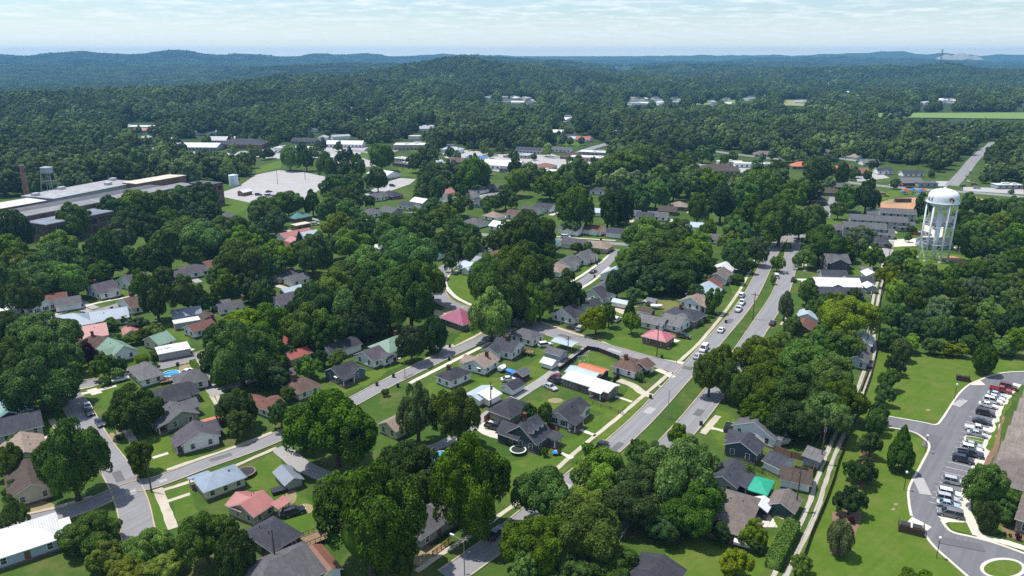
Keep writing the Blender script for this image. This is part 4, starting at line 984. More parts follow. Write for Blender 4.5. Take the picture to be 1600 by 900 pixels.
# ---------------------------------------------------------------- trees
def unit(n, rng):
    v = rng.normal(size=(n, 3)); return v / np.linalg.norm(v, axis=1, keepdims=True)
def crown_mesh(name, seed, kind, nl, leaves, size, mat=None, jit=.62, doms=1):
    """leafy crown, about one unit in radius, z from 0 to 1"""
    rng = np.random.default_rng(seed)
    C = []; RD = []
    if kind == 'round':
        k = 0
        dirs = []
        for i in range(nl):
            z = 1 - (i + .5) / nl * 1.62; t = i * 2.39996 + rng.uniform(-.35, .35)
            z = np.clip(z + rng.uniform(-.08, .08), -1, 1); s = math.sqrt(max(0, 1 - z * z))
            dirs.append((s * math.cos(t), s * math.sin(t), z))
        dirs = np.array(dirs)
        lob = unit(14, rng); amp = rng.uniform(-.48, .22, 14)
        env = 1 + sum(a * np.clip(dirs @ l, 0, 1)[:, None] ** 5 for a, l in zip(amp, lob))
        env = np.clip(env, .45, 1.2) * rng.uniform(.78, 1.08, (nl, 1))
        r = rng.uniform(.13, .29, nl)
        C = dirs * env * (1 - r[:, None] * .9); RD = r
        C = C * np.array([1, 1, .52]) + np.array([0, 0, .48])
        if doms > 1:
            C = []; RD = []; a0 = rng.uniform(0, 6.28); cen = []
            for k in range(doms):
                if k == 0: cen.append((rng.uniform(-.12, .12), rng.uniform(-.12, .12), .56, rng.uniform(.50, .60)))
                else:
                    a = a0 + 6.283 * (k + rng.uniform(-.22, .22)) / (doms - 1); q = rng.uniform(.40, .58); cen.append((q * math.cos(a), q * math.sin(a), rng.uniform(.30, .50), rng.uniform(.38, .52)))
            per = nl // doms
            for k, (x, y, z, rk) in enumerate(cen):
                for i in range(per):
                    zz = np.clip(1 - (i + .5) / per * 1.75 + rng.uniform(-.1, .1), -1, 1); t = i * 2.39996 + a0 * k + rng.uniform(-.4, .4); s_ = math.sqrt(1 - zz * zz); r_ = rng.uniform(.11, .24); e_ = rk * rng.uniform(.78, 1.08) - r_ * .8
                    p = np.array([x + s_ * math.cos(t) * e_, y + s_ * math.sin(t) * e_, max(.05, z + zz * e_ * .72)])
                    if any(j != k and math.dist(p[:2], c[:2]) < c[3] * .6 and abs(p[2] - c[2]) < c[3] * .38 for j, c in enumerate(cen)): continue
                    C.append(p); RD.append(r_)
            C = np.array(C); RD = np.array(RD)
        ez = .62
    else:
        C = []; RD = []
        for i in range(nl):
            z = ((i + .5) / nl) ** .85; t = i * 2.39996 + rng.uniform(-.4, .4)
            prof = {'cone': (1 - z) ** .72 * (.55 + .45 * min(1, z * 6)), 'oval': math.sin(math.pi * min(1, (z * .92 + .10))) ** .6}[kind]
            rr = rng.uniform(.20, .30) * (.5 + .7 * prof)
            q = max(0, prof - rr * .8) * rng.uniform(.85, 1.05)
            C.append((q * math.cos(t), q * math.sin(t), .05 + z * .88)); RD.append(rr)
        C = np.array(C); RD = np.array(RD); ez = .55
    n = leaves
    w = RD ** 2; li = rng.choice(len(RD), n, p=w / w.sum())
    d = unit(n, rng); ctr = C[li]; out = ctr - np.array([0, 0, .35]); out /= np.linalg.norm(out, axis=1, keepdims=True) + 1e-6
    d = d + out * .55 + np.array([0, 0, .30]); d /= np.linalg.norm(d, axis=1, keepdims=True)
    rad = RD[li] * np.where(rng.random(n) < .8, rng.uniform(.86, 1.12, n), rng.uniform(.4, .9, n))
    P = ctr + d * rad[:, None] * np.array([1, 1, ez])
    # leave out leaves buried inside another lobe
    keep = np.ones(n, bool)
    for c, r in zip(C, RD):
        q = (P - c) / np.array([1, 1, ez]); keep &= ~((q ** 2).sum(1) < (r * .62) ** 2)
    P = P[keep]; d = d[keep]; n = len(P)
    nr = d + unit(n, rng) * jit; nr /= np.linalg.norm(nr, axis=1, keepdims=True)
    t1 = np.cross(nr, unit(n, rng)); t1 /= np.linalg.norm(t1, axis=1, keepdims=True) + 1e-9; t2 = np.cross(nr, t1)
    s = size * rng.uniform(.6, 1.35, n)[:, None]; e = s * rng.uniform(.45, .85, n)[:, None]
    zs = np.array([1, 1, .62])
    V = np.stack([P - t1 * s * zs, P + t2 * e * zs + nr * s * .18, P + t1 * s * zs, P - t2 * e * zs - nr * s * .12], 1).reshape(-1, 3)
    Fc = np.arange(4 * n, dtype=np.int32).reshape(-1, 4)
    # solid heart so that light does not pour through
    cv = []; cf = []
    a, b = 10, 6
    for i in range(b + 1):
        ph = math.pi * i / b
        for j in range(a):
            th = 2 * math.pi * j / a; zz = math.cos(ph); q = math.sin(ph)
            if kind == 'round': cv.append((.48 * q * math.cos(th), .48 * q * math.sin(th), .40 + .26 * zz))
            else:
                z = .5 + .40 * zz; pr = {'cone': (1 - z) ** .72, 'oval': math.sin(math.pi * min(1, z)) ** .6}[kind] * .55
                cv.append((pr * q * math.cos(th), pr * q * math.sin(th), z))
    for i in range(b):
        for j in range(a): cf.append((i*a+j, i*a+(j+1) % a, (i+1)*a+(j+1) % a, (i+1)*a+j))
    o = len(V); V = np.concatenate([V, np.array(cv)]); Fc = np.concatenate([Fc, np.array(cf, np.int32) + o])
    me = mesh_np(name, V, Fc); me.materials.append(mat or leafmat()); return me
def trunk_mesh(seed):
    rnd = random.Random(seed); mb = MB()
    top = Vector((rnd.uniform(-.05, .05), rnd.uniform(-.05, .05), .5))
    mb.tube((0, 0, -.02), (0, 0, .06), .075, .05, 7); mb.tube((0, 0, .06), top, .05, .035, 7)
    for i in range(6):
        t = rnd.uniform(.45, 1.); p = Vector((0, 0, .06)).lerp(top, t); a = i * 1.05 + rnd.uniform(-.3, .3); l = rnd.uniform(.25, .42)
        q = p + Vector((l * math.cos(a), l * math.sin(a), rnd.uniform(.12, .3))); mb.tube(p, q, .028, .012, 5)
        for s in (-1, 1): mb.tube(q, q + Vector((.12 * math.cos(a + s), .12 * math.sin(a + s), .1)), .012, .005, 4)
    me = bpy.data.meshes.new('trunk'); me.from_pydata(mb.v, [], mb.f); me.materials.append(bark()); return me
BIG = [crown_mesh('crown', 100 + i, 'round', 105, 38000, .027, doms=4 + i % 3) for i in range(5)]
MID = [crown_mesh('crown', 200 + i, 'round', 64, 15000, .040, doms=(1, 4, 5, 3, 4)[i]) for i in range(5)]
SML = [crown_mesh('crown', 300 + i, 'round', 28, 5200, .062) for i in range(4)]
CONE = [crown_mesh('crown', 400 + i, 'cone', 46, 14000, .048) for i in range(2)]
OVAL = [crown_mesh('crown', 500 + i, 'oval', 44, 14000, .044) for i in range(3)]
TRUNK = [trunk_mesh(i) for i in range(3)]
TONES = {'d': ((.064, .116, .012), 'dark green'), 'm': ((.096, .170, .015), 'mid-green'), 'b': ((.145, .225, .017), 'bright green'), 'y': ((.150, .212, .014), 'yellow-green'),
         'k': ((.044, .084, .017), 'blackish green'), 'g': ((.105, .155, .056), 'grey-green'), 'p': ((.048, .015, .022), 'purple-leaved'), 'c': ((.42, .38, .14), 'cream-flowered')}
TREES = []   # world x, y, radius
PROTO = {}
def put_tree(cx, cy, w, h=None, tone='m', kind=None):
    h = h or .86 * w
    p = G(cx, cy, 6.)
    for _ in range(5):
        m = mpp(p); W = w * m; sphi = min(.9, (CAMH - p.z) / math.hypot(p.y, CAMH - p.z)); cphi = math.sqrt(1 - sphi * sphi)
        hc = min(1.7 * W, max(.55 * W, math.sqrt(max(.01, (h * m) ** 2 - (W * sphi * .94) ** 2)) / cphi * 1.04))
        clear = .05 * hc + .3
        if W < 3.6: clear = .15
        p = G(cx, cy, clear + hc * .5)
    rad = W / 2; x, y = p.x, p.y
    if kind is None: kind = 'round'
    if kind == 'round':
        pool = BIG if w > 68 else (MID if w > 30 else SML)
    else: pool = {'cone': CONE, 'oval': OVAL}[kind]
    cm = random.choice(pool)
    small = W < 3.6
    nm = {'round': 'broadleaf_tree', 'cone': 'conical_tree', 'oval': 'upright_tree'}[kind] if not small else 'shrub'
    col = TONES[tone][0]; j = [random.uniform(.88, 1.12) for _ in range(3)]
    if small:
        o = obj(nm, cm); o.location = (x, y, .0); o.scale = (rad, rad, hc + .2); root = o; o.rotation_euler = (0, 0, random.uniform(0, 6.28))
        o.color = (*[c * k for c, k in zip(col, j)], 1)
    else:
        key = (kind, len(TREES) % 3)
        root = empty(nm, (x, y, 0), random.uniform(0, 6.28))
        t = obj('trunk', TRUNK[len(TREES) % 3], root); t.scale = (hc * .62 * (1 if kind == 'round' else .38), hc * .62 * (1 if kind == 'round' else .38), (clear + hc * .48) / .55)
        c = obj('crown', cm, root); c.location = (0, 0, clear); c.scale = (rad * 1.05, rad * 1.05, hc * 1.03); c.color = (*[q * k for q, k in zip(col, j)], 1)
    TREES.append((x, y, rad))
    sz = 'massive' if w > 110 else 'large' if w > 70 else 'medium' if w > 40 else 'small' if w > 20 else 'tiny'
    if small: d = f"{sz if sz in ('small', 'tiny') else 'low'} {TONES[tone][1]} shrub"; cat = 'shrub'
    else: d = f"{sz} {TONES[tone][1]} {'conical' if kind == 'cone' else 'upright' if kind == 'oval' else 'round-crowned'} tree"; cat = 'tree'
    PENDING.append((root, d, cx, cy, cat, 'trees of the town' if cat == 'tree' else 'shrubs in the yards'))
    return root
T = '''110 716 106 122 d|215 714 54 54 m|137 828 98 66 d|168 867 62 50 y|231 853 78 62 y|202 890 80 44 y|256 884 72 48 y|320 838 92 88 d|368 866 58 76 k oval|371 662 52 46 m|208 634 92 76 d|20 798 42 50 d|14 718 50 54 d|40 728 26 24 m|22 760 34 26 d|28 690 30 26 d
62 586 126 108 d|60 525 112 78 m|16 512 70 64 d|24 560 76 70 d|10 600 50 60 d|98 556 60 60 m|160 569 40 40 m|188 572 22 24 d|135 553 34 34 p|243 466 56 66 d|291 457 58 62 d|256 431 28 28 k|241 516 36 24 b|217 505 36 24 g|171 505 34 16 d|194 497 22 14 d|128 493 13 12 m|222 523 36 22 d|205 529 30 18 m|178 531 26 16 d|373 548 108 104 m|346 528 62 56 d|381 510 88 58 b|337 574 42 36 k|368 641 62 56 d|388 463 21 18 c|344 590 32 22 b|184 584 24 18 b|241 573 17 13 d|165 594 20 14 m|325 560 30 30 d|118 536 16 14 m|107 530 16 16 m|320 478 20 18 m|305 475 14 12 b
480 572 46 40 m|528 559 33 30 b|499 560 32 28 k|524 664 150 128 d|472 676 50 52 m|652 640 64 94 g|716 648 82 92 m|632 728 104 96 k|576 812 176 176 d|660 770 54 60 d|735 752 132 152 d|520 772 60 60 m|618 870 70 70 d|643 538 48 52 k|677 522 40 52 k oval|560 474 96 90 m|490 474 78 76 d|525 452 82 70 m|572 470 96 96 d|608 478 82 76 m|641 460 88 102 d|659 442 72 72 m|480 508 82 72 m|508 522 62 56 d|573 508 72 52 k|613 442 64 52 m|416 536 64 56 d|416 502 82 64 m|412 570 82 62 d|430 585 62 46 k|541 510 60 50 d|440 548 40 34 d|395 535 60 60 m|448 615 34 24 d|438 645 40 44 d|460 640 16 10 m|475 634 12 9 d|690 590 12 10 m|602 613 14 12 d
773 456 82 92 m|768 488 72 82 b|762 434 72 76 m|787 459 82 92 m|811 421 92 82 d|830 474 46 62 b|800 486 44 36 d|647 398 92 74 m|663 440 62 62 d|706 408 26 30 d|689 433 9 11 d|722 381 14 12 b|720 386 20 14 d|747 408 12 10 p|844 468 46 58 m|883 454 60 64 k|816 448 50 60 d|931 500 50 44 b|952 492 24 34 m|987 504 28 32 m|984 486 24 40 k cone|965 444 38 42 k|989 460 34 24 m|1117 469 28 36 m|1087 457 30 26 k|1104 437 22 16 m|1152 436 26 14 d|1108 487 16 14 d|1105 499 10 9 d|1096 505 8 8 m|1130 565 46 60 m|1110 584 56 64 d|1136 592 58 64 d|1000 589 15 13 d|1013 584 8 8 b|826 648 27 32 k|851 648 23 36 m|794 648 15 13 y|851 706 12 14 m|874 706 8 8 m
1180 555 72 64 m|1218 550 76 66 m|1200 600 92 82 d|1252 560 86 74 m|1245 610 100 88 d|1296 585 84 74 m|1318 625 74 66 d|1285 645 92 72 m|1235 655 84 66 k|1190 640 66 60 d|1165 610 50 56 d|1323 496 94 74 y|1333 537 42 40 b|1262 456 44 44 m|1288 478 52 46 d|1227 477 32 44 g|1312 540 60 50 m|1278 530 50 50 m|1336 460 24 22 d|1310 467 40 22 b|1240 510 32 34 m
858 772 112 96 m|944 742 112 96 m|843 845 118 100 m|921 830 132 110 m|988 772 112 96 d|1060 742 122 128 m|1083 792 100 88 d|1000 705 44 40 m|1060 680 42 40 m|1022 712 60 50 m|905 792 90 76 b|880 885 90 60 d|960 880 80 60 d|820 880 60 60 m|1040 815 70 56 k|1100 720 50 52 m|918 700 21 19 m|993 694 19 17 g|1170 742 21 22 d|1178 832 46 44 b|1152 878 60 52 b|1196 772 20 16 m|1125 830 40 36 k|1115 775 40 50 d|1180 850 30 24 d
1370 657 30 36 d oval|1409 699 46 66 d cone|1362 693 38 40 d|1347 733 50 44 k|1330 779 52 48 k|1314 838 38 50 g oval|1315 812 11 10 p|1331 813 11 10 p|1325 824 6 6 p|1542 762 63 66 m|1545 806 30 42 d oval|1569 797 36 34 d|1591 838 11 10 p|1253 880 36 34 b|1420 897 34 20 d|1446 899 26 16 m|1409 545 31 32 d oval|1400 567 33 32 k|1391 591 37 34 d|1381 614 35 34 d|1371 646 30 34 d|1540 559 33 44 d oval|1562 833 6 5 d|1570 834 6 5 m|1578 836 6 5 d
1393 530 40 34 d|1425 535 36 28 b|1455 540 30 24 d|1480 545 28 20 b|1500 547 30 20 b|1515 536 34 28 d|1570 540 34 30 b|1590 535 40 40 m|1395 495 46 42 d|1430 505 46 40 k|1465 515 48 40 d|1500 515 46 40 k|1535 520 46 40 d|1568 510 44 42 k|1595 495 44 46 d|1400 460 44 40 b|1432 470 46 42 d|1468 482 48 40 g|1505 482 48 40 d|1540 485 48 42 m|1578 470 48 42 b|1390 430 40 38 b|1418 442 42 36 m|1450 452 44 36 d|1488 452 46 38 m|1522 450 46 38 g|1558 447 46 38 d|1592 440 44 38 m|1400 410 38 34 m|1425 418 30 26 b|1455 425 40 30 b|1490 428 42 30 m|1525 425 46 34 d|1562 415 48 36 m|1592 405 46 40 d|1520 390 44 36 d|1552 385 46 38 m|1590 372 46 40 m|1530 355 46 40 m|1565 350 46 38 b|1595 345 40 38 d|1505 345 36 36 d|1545 325 40 34 d|1582 322 42 34 m|1515 316 34 30 d|1500 372 34 34 d
15 362 62 60 d|10 398 62 56 m|26 412 64 56 b|84 410 102 70 m|92 384 62 52 b|112 342 54 52 d|162 396 62 72 d|188 366 56 56 g|230 356 52 50 k|240 406 68 56 d|295 362 92 56 m|262 374 50 44 b|320 372 80 58 m|345 362 72 52 m|372 362 50 44 d|376 404 82 72 d|347 428 52 46 m|255 433 30 30 d|175 328 60 44 k|212 322 60 44 d|248 320 60 44 d|282 312 56 44 m|314 306 58 46 d|327 330 40 40 d|200 345 46 40 d|262 345 56 44 d|305 338 60 40 k|58 440 90 56 d|110 440 60 50 m|140 420 50 40 d|200 405 46 40 m|5 445 50 60 d|30 460 60 60 d|160 425 60 36 d|220 440 40 40 d|330 470 24 26 d|355 440 50 40 m|395 445 60 50 k|300 400 40 34 d|408 460 40 40 d
415 332 62 44 d|450 320 52 38 d|430 345 50 40 k|488 316 33 38 d|517 320 46 36 m|542 332 60 44 m|540 310 56 36 d|525 292 50 34 d|552 282 42 30 m|590 282 38 34 d|595 247 50 38 m|531 353 62 42 b|567 354 62 42 m|545 380 72 50 m|500 384 62 50 m|487 396 70 62 d|430 400 72 52 m|412 412 60 50 m|612 360 72 58 d|622 382 60 46 m|650 362 60 44 m|646 345 56 40 m|695 340 60 44 m|716 365 66 52 d|736 382 40 40 m|700 376 52 44 d|680 328 50 36 m|716 318 46 38 m|660 298 36 30 m|680 298 32 40 d|742 272 54 46 m|670 276 46 34 d|657 250 44 36 d|720 298 24 22 d|762 318 32 24 m|790 308 42 36 d|788 372 60 50 d|575 412 82 58 m|540 432 62 46 m|610 418 70 50 m|578 315 20 18 d|468 375 16 28 k cone|460 384 14 14 m|452 247 36 34 m|478 250 28 30 d|511 258 34 44 d|535 266 28 28 m|560 262 30 30 d|380 375 60 44 m|402 372 40 40 d|560 440 50 40 d
827 273 50 36 m|806 287 42 36 m|860 288 60 44 m|889 293 42 34 d|900 268 62 54 m|942 268 50 38 m|971 257 80 44 m|1003 252 62 44 d|1065 258 46 34 m|898 328 62 60 d|893 350 36 26 g|950 325 50 56 d|972 322 36 50 k oval|953 328 12 36 m oval|995 303 50 40 m|1025 303 52 42 m|1053 291 52 44 d|1077 283 62 44 m|1106 281 52 44 m|1127 317 52 60 k|1090 326 40 44 d|1162 308 60 54 m|1183 296 60 54 m|1186 271 50 40 d|1176 334 62 56 d|1150 357 52 46 m|1142 378 40 36 b|1145 397 44 42 m|1107 356 34 28 m|1057 362 62 44 d|1010 366 82 56 m|1040 394 122 72 d|1000 402 72 56 m|1076 402 82 60 m|1092 382 52 44 b|1057 424 92 58 d|827 358 86 70 d|852 376 44 38 d|820 410 92 70 d|857 393 29 24 d|902 387 24 16 d|919 385 16 14 m|930 396 17 16 m|1182 392 36 40 g|1112 235 14 16 d|1098 241 26 24 m|1132 250 16 16 d|1204 300 50 46 m|1160 410 40 30 d|1100 420 40 30 d|1020 435 60 46 k|990 425 50 40 d
1215 263 36 30 d|1275 268 52 42 d|1317 270 20 34 d oval|1237 303 56 48 m|1262 295 46 42 d|1220 342 78 76 d|1250 352 42 40 d|1272 347 46 50 m|1322 308 38 40 m|1355 306 42 50 k|1362 290 14 26 k|1310 328 26 26 m|1282 380 72 60 d|1258 400 38 34 m|1345 375 52 40 g|1320 388 50 36 m|1362 398 38 40 m|1415 403 42 34 d|1447 322 30 40 k|1215 412 25 23 m|1208 437 11 14 m|1355 275 15 16 d|1331 274 12 12 b|1420 372 12 10 d|1425 358 16 12 m|1390 384 10 8 d|1232 385 12 12 m'''
def plant():
    for ln in T.strip().split('\n'):
        for t in ln.split('|'):
            p = t.split(); a = [float(q) for q in p[:4]]
            put_tree(a[0], a[1], a[2], a[3], p[4], p[5] if len(p) > 5 else None)
plant()
# clipped hedges
def hedge(px, w, h, tone, label):
    pts = [G(*q) for q in px]; rng = np.random.default_rng(len(px) * 7 + int(px[0][0]))
    V = []; cv = MB()
    for a, b in zip(pts, pts[1:]):
        d = (b - a); L = d.length; d.normalize(); n = Vector((-d.y, d.x, 0)); k = int(L * 260)
        for _ in range(k):
            s = rng.random() * L; f = rng.random()
            if f < .45: q = a + d * s + n * rng.uniform(-w/2, w/2) + Vector((0, 0, h))
            else: q = a + d * s + n * (w/2 if rng.random() < .5 else -w/2) + Vector((0, 0, rng.random() * h))
            V.append(tuple(q + Vector(rng.normal(size=3) * .07)))
        m = [a + n * w*.45, b + n * w*.45, b - n * w*.45, a - n * w*.45]
        vs = [(p.x, p.y, 0) for p in m] + [(p.x, p.y, h * .96) for p in m]
        cv.add(vs, [(0,1,5,4),(1,2,6,5),(2,3,7,6),(3,0,4,7),(4,5,6,7)])
    P = np.array(V); n = len(P); nr = unit(n, rng) + np.array([0, 0, .5]); nr /= np.linalg.norm(nr, axis=1, keepdims=True)
    t1 = np.cross(nr, unit(n, rng)); t1 /= np.linalg.norm(t1, axis=1, keepdims=True); t2 = np.cross(nr, t1); s = .17
    VV = np.stack([P - t1*s, P + t2*s, P + t1*s, P - t2*s], 1).reshape(-1, 3); FF = np.arange(4*n).reshape(-1, 4)
    o0 = len(VV); VV = np.concatenate([VV, np.array(cv.v)]); FF = np.concatenate([FF, np.array(cv.f) + o0])
    me = mesh_np('hedge', VV, FF); me.materials.append(leafmat()); o = obj('hedge', me); o.color = (*TONES[tone][0], 1); tag(o, label, 'hedge')
hedge([(212, 571), (232, 566)], 2.6, 2.4, 'b', 'thick clipped hedge in front of the white green-gabled house')
hedge([(236, 564), (268, 556)], 2.4, 2.6, 'm', 'long clipped hedge in front of the white carport')
hedge([(301, 568), (309, 582), (316, 598)], 1.6, 1.3, 'b', 'bright narrow hedge along the back lane beside the white garage')
hedge([(1238, 828), (1222, 858), (1206, 890)], 2.6, 2.4, 'm', 'long green hedge beside the gravel tracks at the lower edge')
hedge([(1568, 800), (1584, 786)], 3, 3, 'd', 'dark hedge at the corner of the brown-roofed care building')
# ---------------------------------------------------------------- vehicles
TYRE = plain('tyre_rubber', (.02, .02, .02), .85, .2); RIM = plain('wheel_rim', (.35, .35, .36), .35, .2, metal=.6)
LAMPM = plain('headlamp_lens', (.75, .76, .75), .2, .05); TAILM = plain('tail_lamp_lens', (.35, .02, .015), .3, .1)
def extr(mb, prof, y0, y1, mi=0):
    n = len(prof); vs = [(x, y0, z) for x, z in prof] + [(x, y1, z) for x, z in prof]
    mb.add(vs, [tuple(range(n)), tuple(range(n, 2*n))[::-1]] + [(i, n + i, n + (i+1) % n, (i+1) % n) for i in range(n)], mi)
def frust(mb, b, t, z0, z1, mi=0):
    (x0, x1, w0), (x2, x3, w1) = b, t
    vs = [(x0,-w0,z0),(x1,-w0,z0),(x1,w0,z0),(x0,w0,z0),(x2,-w1,z1),(x3,-w1,z1),(x3,w1,z1),(x2,w1,z1)]
    mb.add(vs, [(3,2,1,0),(4,5,6,7),(0,1,5,4),(1,2,6,5),(2,3,7,6),(3,0,4,7)], mi)
SPEC = {  # body outline, glasshouse bottom, glasshouse top, roof z, half width
 'sedan': ([(-2.3,.32),(-2.35,.6),(-2.28,.86),(-1.6,.95),(.9,.95),(1.9,.80),(2.3,.66),(2.35,.4),(2.28,.3)], (-1.75,1.0,.82), (-1.05,.2,.64), .93, 1.42, .9, 1.42),
 'suv': ([(-2.35,.38),(-2.4,.7),(-2.36,1.02),(-1.9,1.06),(.95,1.06),(2.0,.98),(2.32,.8),(2.38,.45),(2.3,.36)], (-2.3,1.05,.86), (-2.0,.35,.72), 1.04, 1.72, .94, 1.42),
 'van': ([(-2.5,.34),(-2.55,.7),(-2.5,1.0),(1.3,1.0),(2.1,.88),(2.5,.7),(2.55,.4),(2.45,.32)], (-2.46,1.65,.9), (-2.3,.75,.76), .98, 1.78, .97, 1.55),
 'pickup_truck': ([(-2.85,.5),(-2.9,.75),(-2.88,1.1),(-2.8,1.12),(1.2,1.12),(2.5,1.05),(2.8,.9),(2.85,.5)], (-.75,1.25,.86), (-.5,.65,.74), 1.1, 1.82, .96, 1.8),
}
CARP = {}
def car_proto(kind):
    if kind in CARP: return CARP[kind]
    prof, gb, gt, z0, z1, hw, wb = SPEC[kind]; P = carpaint(); parts = []
    b = MB()
    if kind == 'pickup_truck':
        extr(b, [(-2.85,.5),(-2.9,.75),(-2.88,.78),(-.8,.78),(-.8,1.12),(1.2,1.12),(2.5,1.05),(2.8,.9),(2.85,.5)], -hw, hw)
        b.box(-2.88, -.8, -hw, -hw + .1, .78, 1.12); b.box(-2.88, -.8, hw - .1, hw, .78, 1.12); b.box(-2.88, -2.78, -hw + .1, hw - .1, .78, 1.11)
    else: extr(b, prof, -hw, hw)
    # shoulders lean in: pull the top edge of the body slightly inward
    b.v = [(x, y * (.94 if z > .9 else 1.0) * (1 - .06 * max(0, abs(x) - 1.7)), z) for x, y, z in b.v]
    xa, xb, wt = gt
    b.box(xa - .03, xb + .03, -wt - .02, wt + .02, z1 - .015, z1 + .05)
    for s in (-1, 1):   # roof pillars
        for xx0, xx1 in ((gb[0] + .02, xa), (gb[1] - .02, xb), ((gb[0] + gb[1]) / 2 - .1, (xa + xb) / 2 - .1)):
            b.tube((xx0, s * (gb[2] + .0), z0), (xx1, s * (wt + .0), z1), .05, n=5)
    for w in (-1, 1):
        b.box(-2.2 if kind != 'pickup_truck' else -2.7, 2.2 if kind != 'pickup_truck' else 2.7, w * hw - .01, w * hw + .01, .42, .5)
    me = bpy.data.meshes.new('body'); me.from_pydata(b.v, [], b.f); me.materials.append(P)
    parts.append(('body', me, (0, 0, 0)))
    g = MB(); frust(g, gb, gt, z0, z1); me = bpy.data.meshes.new('windows'); me.from_pydata(g.v, [], g.f); me.materials.append(glassdark()); parts.append(('windows', me, (0, 0, 0)))
    r = .33 if kind in ('sedan',) else .38
    w = MB(); w.tube((0, -.11, 0), (0, .11, 0), r, n=14); w.tube((0, -.13, 0), (0, .13, 0), r * .6, n=10, mi=1)
    wm = bpy.data.meshes.new('wheel'); wm.from_pydata(w.v, [], w.f); wm.materials.append(TYRE); wm.materials.append(RIM); wm.polygons.foreach_set('material_index', w.m)
    for sx in (-1, 1):
        for sy in (-1, 1): parts.append(('wheel', wm, (sx * wb - (.1 if kind == 'pickup_truck' else 0), sy * (hw - .08), r)))
    h = MB(); h.box(-.05, .06, -.22, .22, -.08, .08); hm = bpy.data.meshes.new('headlight'); hm.from_pydata(h.v, [], h.f); hm.materials.append(LAMPM)
    tm = bpy.data.meshes.new('tail_light'); tm.from_pydata(h.v, [], h.f); tm.materials.append(TAILM)
    xf = max(p[0] for p in prof)
    for sy in (-1, 1):
        parts.append(('headlight', hm, (xf - .1, sy * (hw - .32), .68 if kind == 'sedan' else .85))); parts.append(('tail_light', tm, (-xf + .02, sy * (hw - .3), .74 if kind == 'sedan' else .92)))
    CARP[kind] = parts; return parts
PAINTS = {'white': (.78, .78, .78), 'black': (.012, .012, .014), 'navy': (.015, .02, .045), 'silver': (.42, .44, .46), 'grey': (.16, .17, .18), 'red': (.30, .015, .02), 'maroon': (.12, .012, .022), 'blue': (.03, .08, .26), 'pale blue': (.40, .50, .58), 'orange': (.5, .11, .03), 'tan': (.40, .33, .24), 'yellow': (.55, .36, .03)}
def car(x, y, deg, kind, col, label, group=None, full=None, base=.105, scale=1.):
    p = G(x, y, .7); full = (y > 430) if full is None else full
    root = empty(kind if kind != 'suv' else 'sport_utility_car', (p.x, p.y, base), R(deg)); root.scale = (scale,) * 3
    for n, me, loc in car_proto(kind):
        if not full and n not in ('body', 'windows', 'wheel'): continue
        o = obj(n, me, root); o.location = loc
        if n == 'body': o.color = (*PAINTS[col], 1)
    cat = {'sedan': 'car', 'suv': 'car', 'van': 'van', 'pickup_truck': 'truck'}[kind]
    tag(root, label, cat, group); return root
GP = 'cars in the care building lot'
LOTA = math.degrees(math.atan2((G(1485, 802).y - G(1469, 797).y), (G(1485, 802).x - G(1469, 797).x)))
def lotdir(x, y):
    a = G(x - 12, y - 2.6); b = G(x + 12, y + 2.6); return math.degrees(math.atan2(b.y - a.y, b.x - a.x))
for x, y, k, c, l in [
 (1576,604,'suv','maroon','dark red sport utility car at the far end of the lot'), (1564,609,'pickup_truck','red','bright red pickup truck beside the dark red car'),
 (1557,616,'sedan','pale blue','pale blue sedan between the red pickup and white cars'), (1555,621,'sedan','white','white sedan right next to the pale blue sedan at the far end'),
 (1551,626,'suv','white','white sport utility car second after the pale blue sedan'), (1544,632.5,'sedan','white','lone white sedan just before the black vehicles'),
 (1540,645,'suv','black','large black sport utility car in the upper lot'), (1535,658,'sedan','navy','dark sedan below the large black car'),
 (1527,670,'pickup_truck','white','white pickup truck just above the small grass island'), (1527,677.5,'sedan','silver','silver-white sedan touching the small grass island'),
 (1520,695,'sedan','silver','silver sedan just below the small grass island'), (1518,701.5,'suv','white','white sport utility car second below the grass island'),
 (1517,708.5,'pickup_truck','navy','dark blue pickup truck beside the white sport utility car'), (1505,717.5,'suv','navy','dark navy car parked alone mid-lot'),
 (1491,752,'suv','silver','silver-grey car parked alone with free stalls either side'), (1484,771,'suv','white','topmost white car of the lowest parked row'),
 (1481.5,779,'suv','silver','silver-white car second in the lowest parked row'), (1482,787.5,'sedan','pale blue','pale blue sedan beside the grey minivan'),
 (1484.5,802,'van','grey','grey minivan last in the lowest parked row')]:
    car(x, y, lotdir(x, y) + (180 if k in ('van',) else 0), k, c, l, GP, True, .07, .95)
AV = math.degrees(math.atan2((G(1067,587) - G(1002,657)).y, (G(1067,587) - G(1002,657)).x))
AV2 = math.degrees(math.atan2((G(1174,460) - G(1127,520)).y, (G(1174,460) - G(1127,520)).x))
car(939,698,AV,'pickup_truck','black','black pickup truck parked at the kerb under the small tree','cars parked along the avenue'); car(1100,544,AV+180,'van','white','white van at the kerb by the cross street','cars parked along the avenue'); car(1090,556,AV,'sedan','silver','silver sedan half hidden by the corner tree','cars parked along the avenue')
car(1127,515,AV2,'sedan','white','single white sedan driving on the avenue'); car(1154,483,AV2,'pickup_truck','white','nearest white pickup of the kerbside pair','cars parked along the avenue'); car(1159,473,AV2,'pickup_truck','white','farther white pickup of the kerbside pair','cars parked along the avenue'); car(1159,461,AV2,'suv','white','white car parked on the verge beyond the pickups','cars parked along the avenue')
car(1138.5,667,AV+5,'suv','black','black car on the drive of the grey-shingled white house',base=.06); car(1148,760,-30,'suv','black','black car beside the low grey slate-roofed house',base=.02); car(1068,525,-28,'suv','black','black car on the drive by the rose-roofed house',base=.06)
